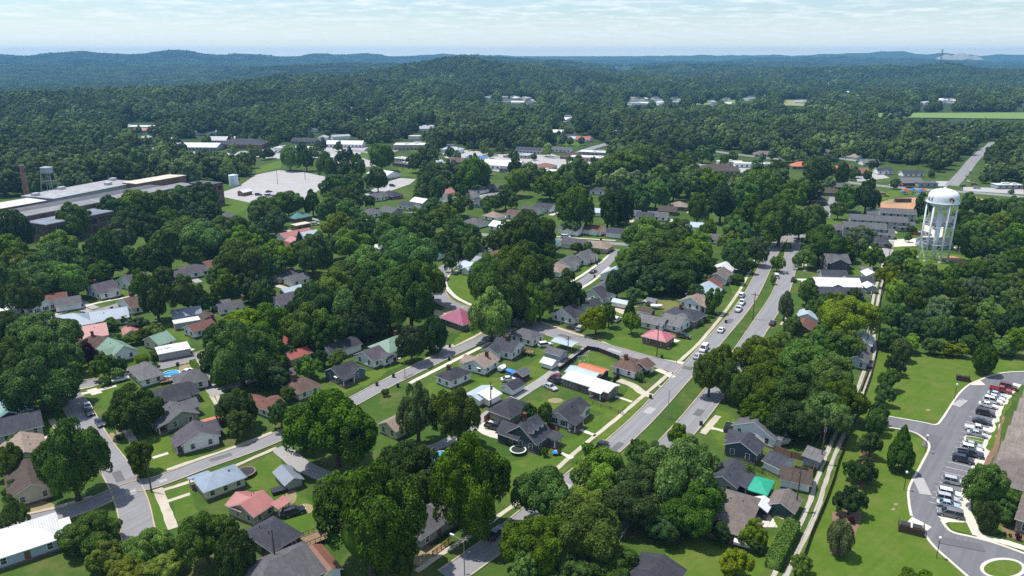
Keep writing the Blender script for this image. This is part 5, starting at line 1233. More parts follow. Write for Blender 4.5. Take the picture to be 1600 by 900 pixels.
car(774,667,-25,'pickup_truck','black','black pickup truck on the drive of the dormer house',base=.06); car(775,832,AV,'sedan','navy','dark sedan parked in the shade at lower centre'); car(459,799,30,'suv','navy','dark estate car on the lawn by the pink roof',base=.05)
car(156,660,-50,'sedan','navy','dark sedan at the kerb below the white car'); car(137,635,-52,'sedan','white','white sedan standing on the left side street'); car(140,643,-52,'sedan','black','black sedan just behind the white one on the side street')
car(202,583,35,'pickup_truck','white','white pickup truck beside the pool house roof'); car(188,592,35,'sedan','white','white sedan beside the pickup by the pool house'); car(293,580,75,'sedan','white','white car on the drive behind the round pool',base=.06); car(279,548,30,'sedan','silver','silver car under the broad white carport',base=.06); car(111,476,20,'sedan','black','black car in the mouth of the grey double garage',base=.05)
car(895,512,-35,'sedan','black','black car before the white cross-street house',base=.05); car(907,513,60,'suv','silver','silver car beside the bright round bush',base=.05); car(964,499,60,'suv','white','white car on the drive behind the bright round tree',base=.06); car(968,476,20,'pickup_truck','white','white pickup truck behind the blue-grey gables',base=.05); car(989,441,30,'pickup_truck','white','white pickup truck under the great oaks',base=.02)
car(852,538.5,20,'suv','white','white car on the grass beside the hipped bend house',base=.04); car(806,589,-30,'sedan','blue','bright blue car by the white dark-topped shed',base=.04); car(795,592,10,'sedan','white','white car behind the bright blue car',base=.04); car(873,589,-28,'sedan','red','red car behind the long white-roofed house',base=.05); car(871,596,-28,'pickup_truck','black','black pickup truck behind the long white-roofed house',base=.05); car(860,604,-50,'sedan','silver','silver car on the grass by the pale lane',base=.04)
car(1355,569,80,'sedan','navy','dark car driving on the gravel tracks',base=.08); car(1240,437,65,'suv','black','black car parked on the far avenue carriageway'); car(1207,504,60,'sedan','black','black car at the kerb of the right carriageway'); car(1243,418,70,'sedan','silver','silver car near the top of the right carriageway'); car(1213,431,75,'van','white','white van shape standing in for a median sign',base=.03)  # the last van shape stands in for a white sign
car(927,424,58,'sedan','navy','dark car driving up the narrow street'); car(884,370,-14,'van','white','white van on the far cross street'); car(949,367,70,'van','orange','orange van beside the slate-roofed cottage',base=.03); car(872,589,-28,'sedan','maroon','maroon car beside the orange-roofed shed',base=.05)
for i, (x, y, c, k) in enumerate([(404,304,'black','suv'),(420,299,'navy','sedan'),(419,305,'silver','van'),(429,306,'black','sedan')]): car(x, y, 10 + 20 * i, k, c, ['black car farthest left on the big empty lot','dark blue sedan farthest back on the big empty lot','silver van amid the cars on the big empty lot','black sedan nearest right on the big empty lot'][i], 'cars on the big empty lot', base=.05)
for x, y, d, k, c, l in [(1396,289,-5,'pickup_truck','white','white truck on the far highway'),(1421,293,-5,'sedan','black','black car on the far highway'),(1505,290,20,'sedan','navy','dark car turning at the far junction'),(1513,283,60,'sedan','white','white car waiting on the far uphill road'),(1447,285.5,10,'suv','white','white car before the red-brick shopfront block'),(1460,286,70,'van','blue','blue van before the flat grey shop'),
 (1522,288,0,'suv','red','red car in the far right lot'),(1526,293.5,-5,'suv','silver','silver car in the far right lot'),(1436,365,0,'sedan','red','red car in the terrace courtyard'),(1443,363,0,'sedan','white','white car in the terrace courtyard'),(1448,366,0,'suv','silver','silver car in the terrace courtyard'),(1362+100,357,80,'sedan','black','black car behind the water tower legs'),
 (613,290,-30,'suv','black','dark car on the fire station forecourt'),(578,300,0,'suv','navy','dark blue car left of the fire station forecourt'),(775,243,0,'van','white','white van by the sky-blue depot'),(762,243,0,'van','white','white box van left by the sky-blue depot'),(790,245,10,'suv','silver','silver car near the white gabled workshop'),(1516,268,60,'suv','white','white car climbing the far uphill road'),(1510,274,60,'sedan','silver','silver car descending the far uphill road'),
 (493,350,20,'suv','white','white car by the teal-hipped brick house'),(770,307,10,'sedan','black','black car on the hillside street'),(1370,262,0,'suv','white','white car by the slate-gabled white house')]: car(x, y, d, k, c, l)
bus = car(1377,305,-15,'van','yellow','yellow school bus parked at the field edge',base=.03,scale=1.); bus.scale = (1.9, 1.3, 1.5); bus.name = 'school_bus'; bus['category'] = 'bus'
# ---------------------------------------------------------------- legged water tower
def tower():
    base = G(1457, 406); root = empty('water_tower', base)
    steel = plain('white_tower_steel', (.74, .78, .80), .45, .10, .4)
    hgt = 24.3; K = .78
    tk = MB()
    prof = [(1.1, hgt-3.0), (1.5, hgt-1.6), (3.2, hgt-.2), (5.6, hgt+1.2), (7.3, hgt+2.6), (7.9, hgt+3.4), (8.0, hgt+4.2), (8.0, hgt+6.6), (7.7, hgt+8.0), (6.8, hgt+9.3), (5.2, hgt+10.3), (3.0, hgt+10.9), (1.2, hgt+8.6), (.01, hgt+11.15)]
    tk.lathe([(r * K if r > 1.6 else r, hgt + (z - hgt) * K) for r, z in prof], 48); tk.build('tank', steel, root, True)
    rs = MB(); rs.tube((0, 0, 0), (0, 0, hgt - 2.0), 1.0, n=20); rs.build('riser', steel, root, True)
    for i in range(6):
        a = math.radians(29.5 + 60 * i); l = MB(); l.tube((6.0*math.cos(a), 6.0*math.sin(a), 0), (5.95*math.cos(a), 5.95*math.sin(a), hgt + 2.6), .40, n=12); lo = l.build('leg', steel, root, True)
        f = MB(); f.tube((6.0*math.cos(a), 6.0*math.sin(a), 0), (6.0*math.cos(a), 6.0*math.sin(a), .6), .75, n=10); f.build('footing', CONCW, lo)
    br = MB()
    for lv in (8., 16.):
        for i in range(6):
            a = math.radians(29.5 + 60 * i); b = math.radians(89.5 + 60 * i)
            br.tube((5.97*math.cos(a), 5.97*math.sin(a), lv), (5.97*math.cos(b), 5.97*math.sin(b), lv), .10, n=6)
    lv = [0.4, 8., 16., hgt + 1.5]
    for z0, z1 in zip(lv, lv[1:]):
        for i in range(6):
            a = math.radians(29.5 + 60 * i); b = math.radians(89.5 + 60 * i)
            br.tube((5.97*math.cos(a), 5.97*math.sin(a), z0), (5.97*math.cos(b), 5.97*math.sin(b), z1), .035, n=4); br.tube((5.97*math.cos(b), 5.97*math.sin(b), z0), (5.97*math.cos(a), 5.97*math.sin(a), z1), .035, n=4)
    br.build('bracing', steel, root)
    bl = MB(); bl.lathe([(6.2, hgt+2.6), (6.9, hgt+2.6), (6.9, hgt+2.75), (6.2, hgt+2.75)], 48); bo = bl.build('balcony', steel, root)
    rl = MB()
    for i in range(48):
        a = 2*math.pi*i/48; b = 2*math.pi*(i+1)/48
        rl.tube((6.86*math.cos(a), 6.86*math.sin(a), hgt+3.8), (6.86*math.cos(b), 6.86*math.sin(b), hgt+3.8), .04, n=4)
        if i % 2 == 0: rl.tube((6.86*math.cos(a), 6.86*math.sin(a), hgt+2.7), (6.86*math.cos(a), 6.86*math.sin(a), hgt+3.8), .03, n=4)
    rl.build('railing', steel, bo)
    v = MB(); v.lathe([(.01, hgt+8.6), (.7, hgt+8.6), (.7, hgt+9.2), (.4, hgt+9.4), (.01, hgt+9.45)], 16); v.build('roof_vent', steel, root)
    # lettering wraps round the left of the tank, only its last letters face the town
    blk = plain('black_lettering', (.02, .02, .025), .6, .1)
    GL_ = {'A': [(0,0,.5,2),(.5,2,1,0),(.2,.7,.8,.7)], 'L': [(0,0,0,2),(0,0,.9,0)], 'E': [(0,0,0,2),(0,2,.9,2),(0,1,.8,1),(0,0,.9,0)]}
    lt = MB(); az = 172.
    for ch in 'LAE'[:0] + 'ALE':
        for x0, z0, x1, z1 in GL_[ch]:
            q = []
            for x, z in ((x0, z0), (x1, z1)):
                a = math.radians(az + x * 8.0); rr = 6.27; q.append((rr*math.cos(a), rr*math.sin(a), hgt + 3.5 + z * .75))
            lt.tube(q[0], q[1], .12, n=5)
        az += 11.
    lt.build('lettering', blk, root)
    em = plain('orange_emblem_paint', (.62, .16, .04), .5, .15); c0 = math.radians(272)
    def blob(name, pts, mat, rr_):
        m = MB(); vs = []
        for dx, dz in pts:
            r = rr_ * .78; a = c0 + dx / 8.0; vs.append((r*math.cos(a), r*math.sin(a), hgt + 4.45 + dz * .72))
        cx_ = sum(p[0] for p in pts) / len(pts); cz_ = sum(p[1] for p in pts) / len(pts); a = c0 + cx_ / 8; vs.append(((r+.02)*math.cos(a), (r+.02)*math.sin(a), hgt + 4.45 + cz_ * .72)); n = len(pts)
        m.add(vs, [(i, (i+1) % n, n) for i in range(n)]); m.build(name, mat, root)
    blob('emblem', [(-1.6,.9),(-1.1,1.5),(-.2,1.7),(.5,1.2),(1.1,.5),(.5,-.2),(-.2,.1),(-.8,-.6),(-1.5,-.3),(-1.2,.3)], em, 8.04)
    blob('emblem', [(.2,.2),(.9,.9),(1.6,.2),(1.7,-.8),(1.1,-1.7),(.3,-1.5),(.9,-.8),(.7,-.2)], blk, 8.05)
    blob('emblem', [(-.9,-.6),(-.3,-.3),(-.2,-1.0),(-.8,-1.2)], blk, 8.05); blob('emblem', [(-1.0,1.5),(-.2,1.8),(.2,1.5),(-.4,1.3)], blk, 8.06)
    tag(root, 'white six-legged water tower with black lettering and orange-black emblem', 'water tower'); LAND.append(('white water tower', 1466, 350))
tower()
# ---------------------------------------------------------------- old mill
def mill():
    a = G(40, 392); b = G(345, 322)      # near wall line at the ground
    d = (b - a); Lm = d.length; ang = math.atan2(d.y, d.x)
    def blk(name, x0, x1, y0, y1, h, wc, rc, label, cat, wins=0, rise=0., parapet=True):
        o = empty(name, a, ang); m = MB(); m.box(x0, x1, y0, y1, 0, h); m.build('wall', wallmat(wc), o)
        r = MB(); r.box(x0-.3, x1+.3, y0-.3, y1+.3, h, h + .5); 
        if rise: gable_roof(r, x1 - x0, y1 - y0, h + .5, rise, o=.3, x0=(x0+x1)/2, y0=(y0+y1)/2)
        r.build('roof', [roofmat(rc, not rise), TRIM], o)
        if wins:
            n = int((x1 - x0) / 4.2); fl = wins
            for f in range(fl):
                for i in range(n):
                    x = x0 + (i + .5) * (x1 - x0) / n; z = 1.2 + f * (h - 1.2) / fl
                    w = MB(); w.box(x - 1.45, x + 1.45, y0 - .04, y0 + .1, z, z + (h - 1.2) / fl - 1.3); w.build('window', glassdark(), o)
                q = MB(); q.box(x0, x1, y0 - .09, y0 - .0, 1.0 + f * (h - 1.2) / fl, 1.2 + f * (h - 1.2) / fl); q.build('sill_band', plain('sill_stone', (.3, .28, .25), .8, .2), o)
            for i in range(n + 1):
                x = x0 + i * (x1 - x0) / n; q = MB(); q.box(x - .4, x + .4, y0 - .3, y0 + .0, 0, h); q.build('pilaster', wallmat(wc), o)
        tag(o, label, cat); return o
    s = Lm
    blk('mill', -45, s * .98, 17, 29, 12.5, 'dbrick', 'm:pale', 'long old brick mill under a white roof strip', 'mill', 0); LAND.append(('long brick mill', 180, 330))
    blk('mill_wing', 12, s * .40, 0, 16.6, 10, 'dbrick', 'm:bluegrey', 'brick mill wing with tall window bays facing the trees', 'mill', 2)
    blk('mill_wing', s * .43, s * .93, 0, 16.6, 10, 'dbrick', 'mgrey', 'brick mill wing hidden behind the row of trees', 'mill', 2)
    blk('mill_tower', s * .965, s + 5, 2, 20, 13.5, 'brick', 'mgrey', 'square brick stair tower at the end of the mill', 'tower', 3)
    q = blk('mill_wing', -20, s * .9, 29.6, 46, 11.5, 'dbrick', 'mgrey', 'low dark-roofed mill range behind the white strip', 'mill', 0)
    p = G(100, 326); o = house(p.x, p.y + 25, ang + .1, 66, 27, 'flat', 'm:pale2', 'grey', 'pale flat warehouse behind the mill', 'with rooftop units', hw=8, near=False, name='warehouse', cat='warehouse')
    for x, y in ((-30, 5), (-8, 10), (15, -4), (30, 8)): r = MB(); r.box(x-2, x+2, y-1.5, y+1.5, 8.25, 10.); r.build('rooftop_unit', plain('unit_metal', (.5, .5, .5), .5, .2), o)
    p = G(22, 340); house(p.x, p.y, ang, 30, 18, 'flat', 'm:white', 'brick', 'bright white-roofed boiler house', 'beside the brick chimney stack', hw=8, near=False, name='boiler_house', cat='building')
    p = G(245, 300); house(p.x, p.y, ang, 40, 14, 'flat', 'm:cream', 'brick', 'cream-roofed mill annex', 'behind the mill roof', hw=9, near=False, name='annex', cat='building')
    p = G(246, 292); house(p.x, p.y, ang, 16, 9, 'gable', 'm:red', 'brick', 'small red-roofed mill shed', 'behind the cream mill annex', hw=4, near=False, name='shed', cat='shed')
    # chimney stack
    p = G(46, 322); c = empty('chimney_stack', p); m = MB(); m.lathe([(1.75, 0), (1.6, 6), (1.2, 22), (1.15, 24), (1.4, 24.3), (1.4, 25.4), (.9, 25.4), (.9, 25)], 20); m.build('shaft', brick(BRK['brick']), c)
    tag(c, 'tall round brick chimney stack of the old mill', 'chimney'); LAND.append(('tall brick chimney', 42, 290))
    p = G(82, 314); t = empty('water_tower', p); t.scale = (.74, .74, .80); st = plain('grey_tower_steel', (.30, .33, .35), .5, .25)
    for sx, sy in ((-1,-1),(1,-1),(1,1),(-1,1)): m = MB(); m.tube((sx*6.2, sy*5.2, 0), (sx*3.6, sy*3.2, 23), .38, .3, n=8); m.build('leg', st, t)
    m = MB()
    for z in (8, 16): 
        k = 6.2 - 2.6 * z / 23; j = 5.2 - 2 * z / 23
        for (x0, y0), (x1, y1) in (((-k,-j),(k,-j)),((k,-j),(k,j)),((k,j),(-k,j)),((-k,j),(-k,-j))): m.tube((x0, y0, z), (x1, y1, z), .16, n=5)
    m.tube((0, 0, 0), (0, 0, 23), .3, n=8); m.build('bracing', st, t)
    m = MB(); m.lathe([(.01, 22.6), (4.4, 22.8), (4.7, 23.4), (4.7, 27.0), (4.9, 27.2), (.01, 28.2)], 24); m.build('tank', st, t)
    tag(t, 'old grey four-legged steel water tank behind the mill', 'water tower')
    p = G(366, 290); si = MB(); si.lathe([(3.3, 0), (3.3, 7.4), (3.2, 7.8), (.01, 8.4)], 28); o = si.build('storage_tank', plain('pale_blue_tank', (.55, .62, .68), .5, .1), None, True); o.location = p; tag(o, 'pale blue cylindrical storage tank beside the big lot', 'tank')
    for x, y, c, l, cat in ((174, 289, (.09, .02, .14), 'dark purple silo column behind the mill', 'silo'), (182, 287, (.55, .36, .02), 'mustard yellow silo column behind the mill', 'silo')):
        si = MB(); si.lathe([(2, 0), (2, 9), (.01, 10)], 20); o = si.build('silo', plain('silo_paint', c, .6, .2)); o.location = G(x, y, 0); tag(o, l, cat)
    p = G(355, 345); house(p.x, p.y, ang, 9, 7, 'hip', 'mgrey', 'grey', 'small grey gatehouse', 'at the edge of the big lot', hw=3, near=False, name='gatehouse', cat='building')
    p = G(383, 305); house(p.x, p.y, ang, 8, 5, 'gable', 'm:white', 'brick', 'little brick kiosk', 'on the big empty lot', hw=2.8, near=False, name='kiosk', cat='building')
mill()
# ---------------------------------------------------------------- care building at the right edge
def care():
    a = G(1598, 614, 3.3); b = G(1553, 722, 3.3); a.z = b.z = 0; d = a - b; ang = math.atan2(d.y, d.x)     # roof edge along the parking
    e = Vector((math.cos(ang), math.sin(ang), 0)); n = Vector((e.y, -e.x, 0))
    Lb = d.length + 2; ctr = b + d * .5 + n * 13.2
    root = empty('care_building', ctr, ang)
    w = MB(); w.box(-Lb/2, Lb/2, -10, 10, 0, 3.2); w.build('wall', brick((.30, .21, .15)), root)
    r = MB(); hip_roof(r, Lb, 20, 3.2, 3.6, o=.6)
    r.build('roof', [shingle((.30, .255, .22)), plain('tan_gutter', (.4, .34, .27), .6, .1)], root)
    k = int(Lb / 9)
    for i in range(k):
        x = -Lb/2 + 5 + i * (Lb - 10) / max(1, k - 1)
        g = MB(); gw = 5.4
        v = [(x-gw/2, 9.8, 0), (x+gw/2, 9.8, 0), (x+gw/2, 12.4, 0), (x-gw/2, 12.4, 0)]; v += [(p, q, 3.18) for p, q, _ in v] + [(x, 9.8, 7.0), (x, 12.4, 7.0)]
        g.add(v, [(0,1,5,8,4),(1,2,6,5),(2,3,7,9,6),(3,0,4,7)]); bw = g.build('gabled_bay', brick((.30, .21, .15)), root)
        q = MB(); gable_roof(q, 0, gw, 3.21, 3.9, o=.5, axis='y', x0=x, lo=-12., hi=12.9); q.build('bay_roof', [shingle((.30, .255, .22)), plain('tan_gutter', (.4, .34, .27), .6, .1)], bw)
        for s in (-1.6, 1.6):
            wo = obj('window', WIN, root); wo.location = (x + s, 12.4, 1.); wo.rotation_euler = (0, 0, 0); obj('pane', PANE, wo)
    tag(root, 'long brown-roofed brick care building at the right edge', 'building'); LAND.append(('long brown-roofed care building', 1580, 680)); FOOT.append((ctr.x, ctr.y, Lb / 2))
    p = G(1601, 800, 3); o = house(p.x + 4, p.y - 1, ang, 11, 9, 'hip', 'taupe', 'taupe', 'lower wing of the care building', 'at the right edge beside dark shrubs', hw=3.4, near=True, name='building_wing', cat='building')
    p = G(1585, 765, 2); o = house(p.x + 5, p.y + 4, ang, 14, 12, 'hip', 'taupe', 'dark', 'care building side wing', 'behind the large round lawn tree', hw=3.2, near=False, name='building_wing', cat='building')
care()
# ---------------------------------------------------------------- street furniture
POLEM = plain('pole_wood', (.12, .085, .06), .9, .3, 2.); LAMPST = plain('lamp_steel', (.25, .25, .25), .5, .2); LHEAD = plain('lamp_head', (.7, .7, .7), .4, .1); TRANS = plain('transformer_paint', (.35, .36, .37), .5, .15)
def pole(x, y, h, label, ang=0., arm=True, tr=False):
    p = G(x, y); o = empty('utility_pole', p, R(ang)); m = MB(); m.tube((0, 0, 0), (0, 0, h), .19, .12, n=8); m.build('shaft', POLEM, o)
    if arm: m = MB(); m.box(-1.3, 1.3, -.07, .07, h - .9, h - .72); [m.tube((q, 0, h - .72), (q, 0, h - .5), .06, n=6) for q in (-1.15, -.4, .4, 1.15)]; m.build('crossarm', POLEM, o)
    if tr: m = MB(); m.tube((.38, 0, h - 2.4), (.38, 0, h - 1.3), .26, n=10); m.build('transformer', TRANS, o)
    tag(o, label, 'utility pole', 'utility poles'); return o
def lamp(x, y, h, label, ang, arm=2.2):
    o = empty('street_lamp', G(x, y), R(ang)); m = MB(); m.tube((0, 0, 0), (0, 0, h), .11, .07, n=8); m.tube((0, 0, h), (arm, 0, h + .5), .05, n=6); m.build('post', LAMPST, o)
    m = MB(); m.box(arm - .1, arm + .75, -.17, .17, h + .42, h + .6); m.build('lamp_head', LHEAD, o); tag(o, label, 'street lamp', 'street lamps')
def postlamp(x, y, label):
    o = empty('post_lamp', G(x, y)); m = MB(); m.tube((0, 0, 0), (0, 0, 4.2), .07, .06, n=8); m.build('post', DARK, o)
    m = MB(); m.lathe([(.01, 4.1), (.26, 4.25), (.28, 4.6), (.01, 4.85)], 10); m.build('globe', LHEAD, o); tag(o, label, 'lamp post', 'lamp posts round the care building')
for a in [(767,636,7.5,'dark utility pole beside the white metal-topped shed',40,False,True),(887,568,9,'utility pole at the mouth of the pale lane',52,True,False),(1026,558,11,'tall utility pole on the rose-roofed house lawn',-38,True,False),(1176,499,10,'utility pole with crossarm on the avenue median',-30,True,False),
 (1282,725,10.5,'utility pole with transformer by the gravel tracks',55,True,True),(1243,798,10.5,'nearer utility pole beside the long white shed',55,True,True),(1387,414,9,'utility pole with wide crossarm at the track top',0,True,False),(237,769,8,'plain utility pole at the left junction corner',0,False,False),(356,612,10,'dark utility pole in the fork of the back lane',20,True,False),(1353,546,9,'utility pole beside the white-roofed carport',40,True,False),
 (434,288,12,'light pole standing in the big empty lot',0,False,False),(477,281,12,'second light pole near the back of the big lot',0,False,False),(717,250,12,'utility pole near the green-grey shop',0,True,False),(630,267,11,'utility pole beside the fire station lawn',0,True,False),(595,392,9,'utility pole on the small green lawn',0,False,False),(1219,405,9,'utility pole at the far end of the median',0,True,False),(432,893,9,'slim pole at the lower edge beside dark magnolia',0,False,False)]:
    pole(a[0], a[1], a[2], a[3], a[4], a[5], a[6])
lamp(1043,655,8.2,'street lamp on the median near the junction',150); lamp(726,901,7.5,'street lamp at the lower edge of the avenue',150); lamp(633,592,6.5,'street lamp on the straight side street',230,1.4); lamp(1139,452,8,'street lamp by the upper avenue pavement',-20,1.8)
for x, y, l in [(1412,766,'lamp post on the big lawn beside the lot bend'),(1463,872,'lamp post on the lower lawn by the drive curve'),(1491,624,'lamp post at the upper lawn edge'),(1545,586,'lamp post beside the conical tree at the top'),(1445,707,'lamp post by the entrance drive corner')]: postlamp(x, y, l)
# fences
def fence(px, h, mat, label, post=2.4, panel=True, cat='fence', name='fence', t=.05):
    pts = [G(*q) for q in px]; o = empty(name, pts[0]); b = pts[0]; pm = MB(); ps = MB()
    for p, q in zip(pts, pts[1:]):
        d = q - p; L = d.length; a = math.atan2(d.y, d.x); M = Matrix.Translation(p - b) @ Matrix.Rotation(a, 4, 'Z')
        if panel: pm.box(0, L, -t/2, t/2, .05, h, xf=M)
        else:
            for z in (.35, .75, h - .1): pm.box(0, L, -.03, .03, z, z + .12, xf=M)
        for k in range(int(L / post) + 1): ps.box(k*post - .06, k*post + .06, -.08, .08, 0, h + .1, xf=M)
    pm.build('panel', mat, o); ps.build('posts', mat, o); tag(o, label, cat, None)
BLKF = plain('black_fence', (.03, .026, .024), .8, .3)
fence([(873,581),(893,567),(918,547),(935,550),(968,563)], 1.5, BLKF, 'black board fence around the bright green back yard'); fence([(958,598),(966,590),(962,583)], 1.4, BLKF, 'short dark fence beside the brown-roofed corner house')
fence([(757,660),(777,642),(788,648),(803,654)], 1.8, REDWOOD, 'rust-red board fence round the dark hipped garage'); fence([(855,666),(872,676)], 1.4, REDWOOD, 'low rust-red fence between the two avenue houses')
fence([(1240,905),(1258,865),(1268,836),(1288,790),(1301,755),(1310,724),(1326,684),(1342,645),(1351,615),(1360,590),(1371,545),(1374,505)], 1.2, plain('dark_brown_fence', (.055, .035, .025), .85, .35), 'long dark fence line between gravel tracks and lawn', 3.); fence([(1372,490),(1377,455),(1385,425),(1389,402)], 1.3, WOOD, 'brown fence beside the upper gravel tracks', 3.)
fence([(1155,730),(1178,735),(1195,742)], 1.3, BLKF, 'dark rail fence below the slate-blue house', 2., False); fence([(1209,705),(1235,715),(1262,722),(1270,724)], 1.7, WOOD, 'grey board fence behind the white grey-shingled house'); fence([(1241,737),(1262,741),(1268,746),(1276,722)], 1.6, WOOD, 'brown board fence between garage and long shed')
fence([(1200,787),(1222,794),(1243,801),(1237,815),(1233,820)], 1.7, WOOD, 'brown patio fence beside the dark green shed'); fence([(664,722),(679,709)], 1.9, WOOD, 'brown board fence at the shaded lane corner'); fence([(663,728),(672,733),(690,722)], 1.2, WOOD, 'low brown fence beside the blue pool'); fence([(676,869),(695,855),(705,846)], 1.1, REDWOOD, 'low reddish fence along the shaded front yard', 1.2, False)
fence([(1385,423),(1381,450),(1372,480)], 1.1, plain('post_fence', (.2, .17, .12), .9, .3), 'thin post fence along the thicket edge', 3., False); fence([(1345,612),(1360,572)], 1.1, WOOD, 'short brown fence by the lawn corner', 2.4); fence([(1255,724),(1280,735)], 1.2, BLKF, 'dark short fence at the gravel track bend')
fence([(925,632),(955,640),(975,650)], .9, WOOD, 'low wire fence behind the charcoal gable house', 2.6, False); fence([(1360,466),(1363,452),(1366,444)], 1.2, TRIM, 'white panel fence beside the gravel tracks')
# odds and ends in the yards
def pool(x, y, r, h, label, water, ladder=True):
    o = empty('swimming_pool', G(x, y)); m = MB(); m.lathe([(r, 0), (r + .05, h), (r - .25, h + .02), (r - .25, h - .25)], 28); m.build('pool_wall', plain('pool_wall', (.55, .6, .63), .5, .1), o)
    m = MB(); m.lathe([(.01, h - .2), (r - .25, h - .2)], 28); m.build('water', water, o); tag(o, label, 'pool')
WATER = plain('pool_water', (.03, .33, .62), .08, .25, .5, .6); BLUE = plain('blue_cover', (.02, .19, .62), .5, .15)
pool(268,589,2.5,1.2,'round blue above-ground pool beside the hipped garage',WATER); pool(690,719,2.6,1.0,'small blue pool peeping from under the big tree',WATER)
o = empty('patio_umbrella', G(666,750)); m = MB(); m.tube((0,0,0),(0,0,2.4),.04,n=6); m.build('pole', DARK, o); m = MB(); m.lathe([(2.2,2.0),(1.1,2.5),(.01,2.8)], 10); m.build('canopy', BLUE, o); tag(o, 'bright blue patio umbrella between the big trees', 'umbrella')
m = MB(); m.lathe([(1.2,0),(1.9,.02),(1.9,.05)],20); patch('patio', [(262,596),(272,592),(290,596),(286,601),(268,600)], CONC, .03, .3); patch('patio', [(296,607),(310,603),(313,607),(300,611)], CONC, .03, .2); patch('brick_patio', [(680,790),(690,795),(700,806),(694,810),(684,803)], plain('patio_brick', (.33, .12, .085), .85, .3, 3.), .04, .2); patch('patio', [(765,655),(778,652),(800,664),(790,676)], worn('teal_cover', (.10, .24, .25), (.08, .2, .22), (.12, .27, .28), .2), .08, .1); patch('bare_ground', [(636,878),(668,852),(690,850),(700,858),(680,872),(656,886)], BARE, .03, .4)
def trampoline(x, y, r, label, rim):
    o = empty('trampoline', G(x, y)); m = MB(); m.lathe([(.01,.85),(r-.3,.85)], 24); m.build('mat', DARK, o); m = MB(); m.lathe([(r-.35,.88),(r,.88),(r,.8),(r-.35,.8)], 24); f = m.build('rim_pad', rim, o)
    for i in range(6): a = i * math.pi / 3; m = MB(); m.tube(((r-.1)*math.cos(a),(r-.1)*math.sin(a),0),((r-.1)*math.cos(a),(r-.1)*math.sin(a),.8),.04,n=6); m.build('leg', LAMPST, o)
    tag(o, label, 'trampoline')
trampoline(809.5,707,2.0,'round trampoline with pale rim beside the dormer house',plain('pale_rim', (.55, .62, .5), .6, .1)); trampoline(384,742,2.3,'dark trampoline beside the blue metal-roofed house',plain('wood_rim', (.2, .13, .09), .7, .2))
def canopy(x, y, deg, L, W, h, mat, label, rise=.9, cat='canopy', pyramid=False):
    p = G(x, y, h); o = empty('canopy', (p.x, p.y, 0), R(deg)); m = MB()
    if pyramid: m.add([(-L/2,-W/2,h),(L/2,-W/2,h),(L/2,W/2,h),(-L/2,W/2,h),(0,0,h+rise),(-L/2,-W/2,h-.25),(L/2,-W/2,h-.25),(L/2,W/2,h-.25),(-L/2,W/2,h-.25)], [(0,1,4),(1,2,4),(2,3,4),(3,0,4),(0,5,6,1),(1,6,7,2),(2,7,8,3),(3,8,5,0)])
    else: gable_roof(m, L, W, h, rise, o=.1, th=.06)
    m.build('roof', [mat, mat], o)
    for sx in (-1,1):
        for sy in (-1,1): m = MB(); m.tube((sx*(L/2-.15),sy*(W/2-.15),0),(sx*(L/2-.15),sy*(W/2-.15),h-.05),.05,n=6); m.build('post', LAMPST, o)
    tag(o, label, cat)
canopy(883,534,-38,8,4.6,2.5,metalroof(MC['lblue']),'open metal car canopy beside the cross street',.5); canopy(1188,758,58,6.5,4.6,2.3,plain('green_tarp', MC['mgreen'], .5, .1),'bright green tent canopy in the back yard',1.,pyramid=True); canopy(661,731,52,4,3,2.4,WOOD,'weathered lean-to by the shaded lane',.3)
def deck(x, y, deg, L, W, h, label, rail=True):
    o = empty('deck', G(x, y), R(deg)); m = MB(); m.box(-L/2, L/2, -W/2, W/2, h - .15, h); m.build('boards', WOOD, o); m = MB()
    for i in range(int(L) + 1): 
        for s in (-1, 1): m.box(-L/2 + i * L / int(L) - .05, -L/2 + i * L / int(L) + .05, s*W/2 - .05, s*W/2 + .05, 0, h + .9)
    for s in (-1, 1): m.box(-L/2, L/2, s*W/2 - .06, s*W/2 + .06, h + .8, h + .95)
    m.build('railing', WOOD, o); tag(o, label, 'deck')
deck(488,848,37,6,3.4,1.0,'timber deck beside the slate-hipped brown house'); deck(102,482,32,7,4,.5,'low timber deck beside the white shuttered house'); deck(263,597,32,4.5,3,.9,'brown deck between pool house and pool'); deck(823,554,-38,4.5,2.2,1.3,'honey timber back stair deck on the L-shaped house')
m = MB(); m.v = []; m.box(-1.6, 1.6, -1., 1., 0, .9); o = m.build('covered_cart', plain('black_tarpaulin', (.03, .034, .04), .6, .4, 3.)); o.location = G(437,769); o.rotation_euler = (0,0,.5); tag(o, 'low black tarpaulin-covered trailer on the side lawn', 'trailer')  # plain box standing for a cart under black tarpaulin
def boat(x, y, deg, mat, label, cat='boat', L=6.):
    o = empty('boat_trailer', G(x, y), R(deg)); m = MB(); v = []
    for t, w, z0, z1 in ((-L/2,.9,.7,1.5),(0,1.1,.6,1.5),(L*.3,.7,.7,1.6),(L/2,.05,1.2,1.75)): v += [(t,-w,z1),(t,-w*.6,z0),(t,w*.6,z0),(t,w,z1),(t,0,z1+.45 if t < L*.45 else z1)]
    f = []
    for i in range(3):
        for j in range(5): f.append((i*5+j, (i+1)*5+j, (i+1)*5+(j+1) % 5, i*5+(j+1) % 5))
    f.append((0,1,2,3,4)); m.add(v, f); m.build('hull', mat, o); m = MB(); m.box(-L/2, L/2+.8, -.08, .08, .4, .52); m.tube((-.8,-1.05,.3),(-.8,1.05,.3),.28,n=10); m.build('trailer', DARK, o); tag(o, label, cat)
WT = plain('white_tarpaulin', (.72, .73, .74), .5, .15, 2.)
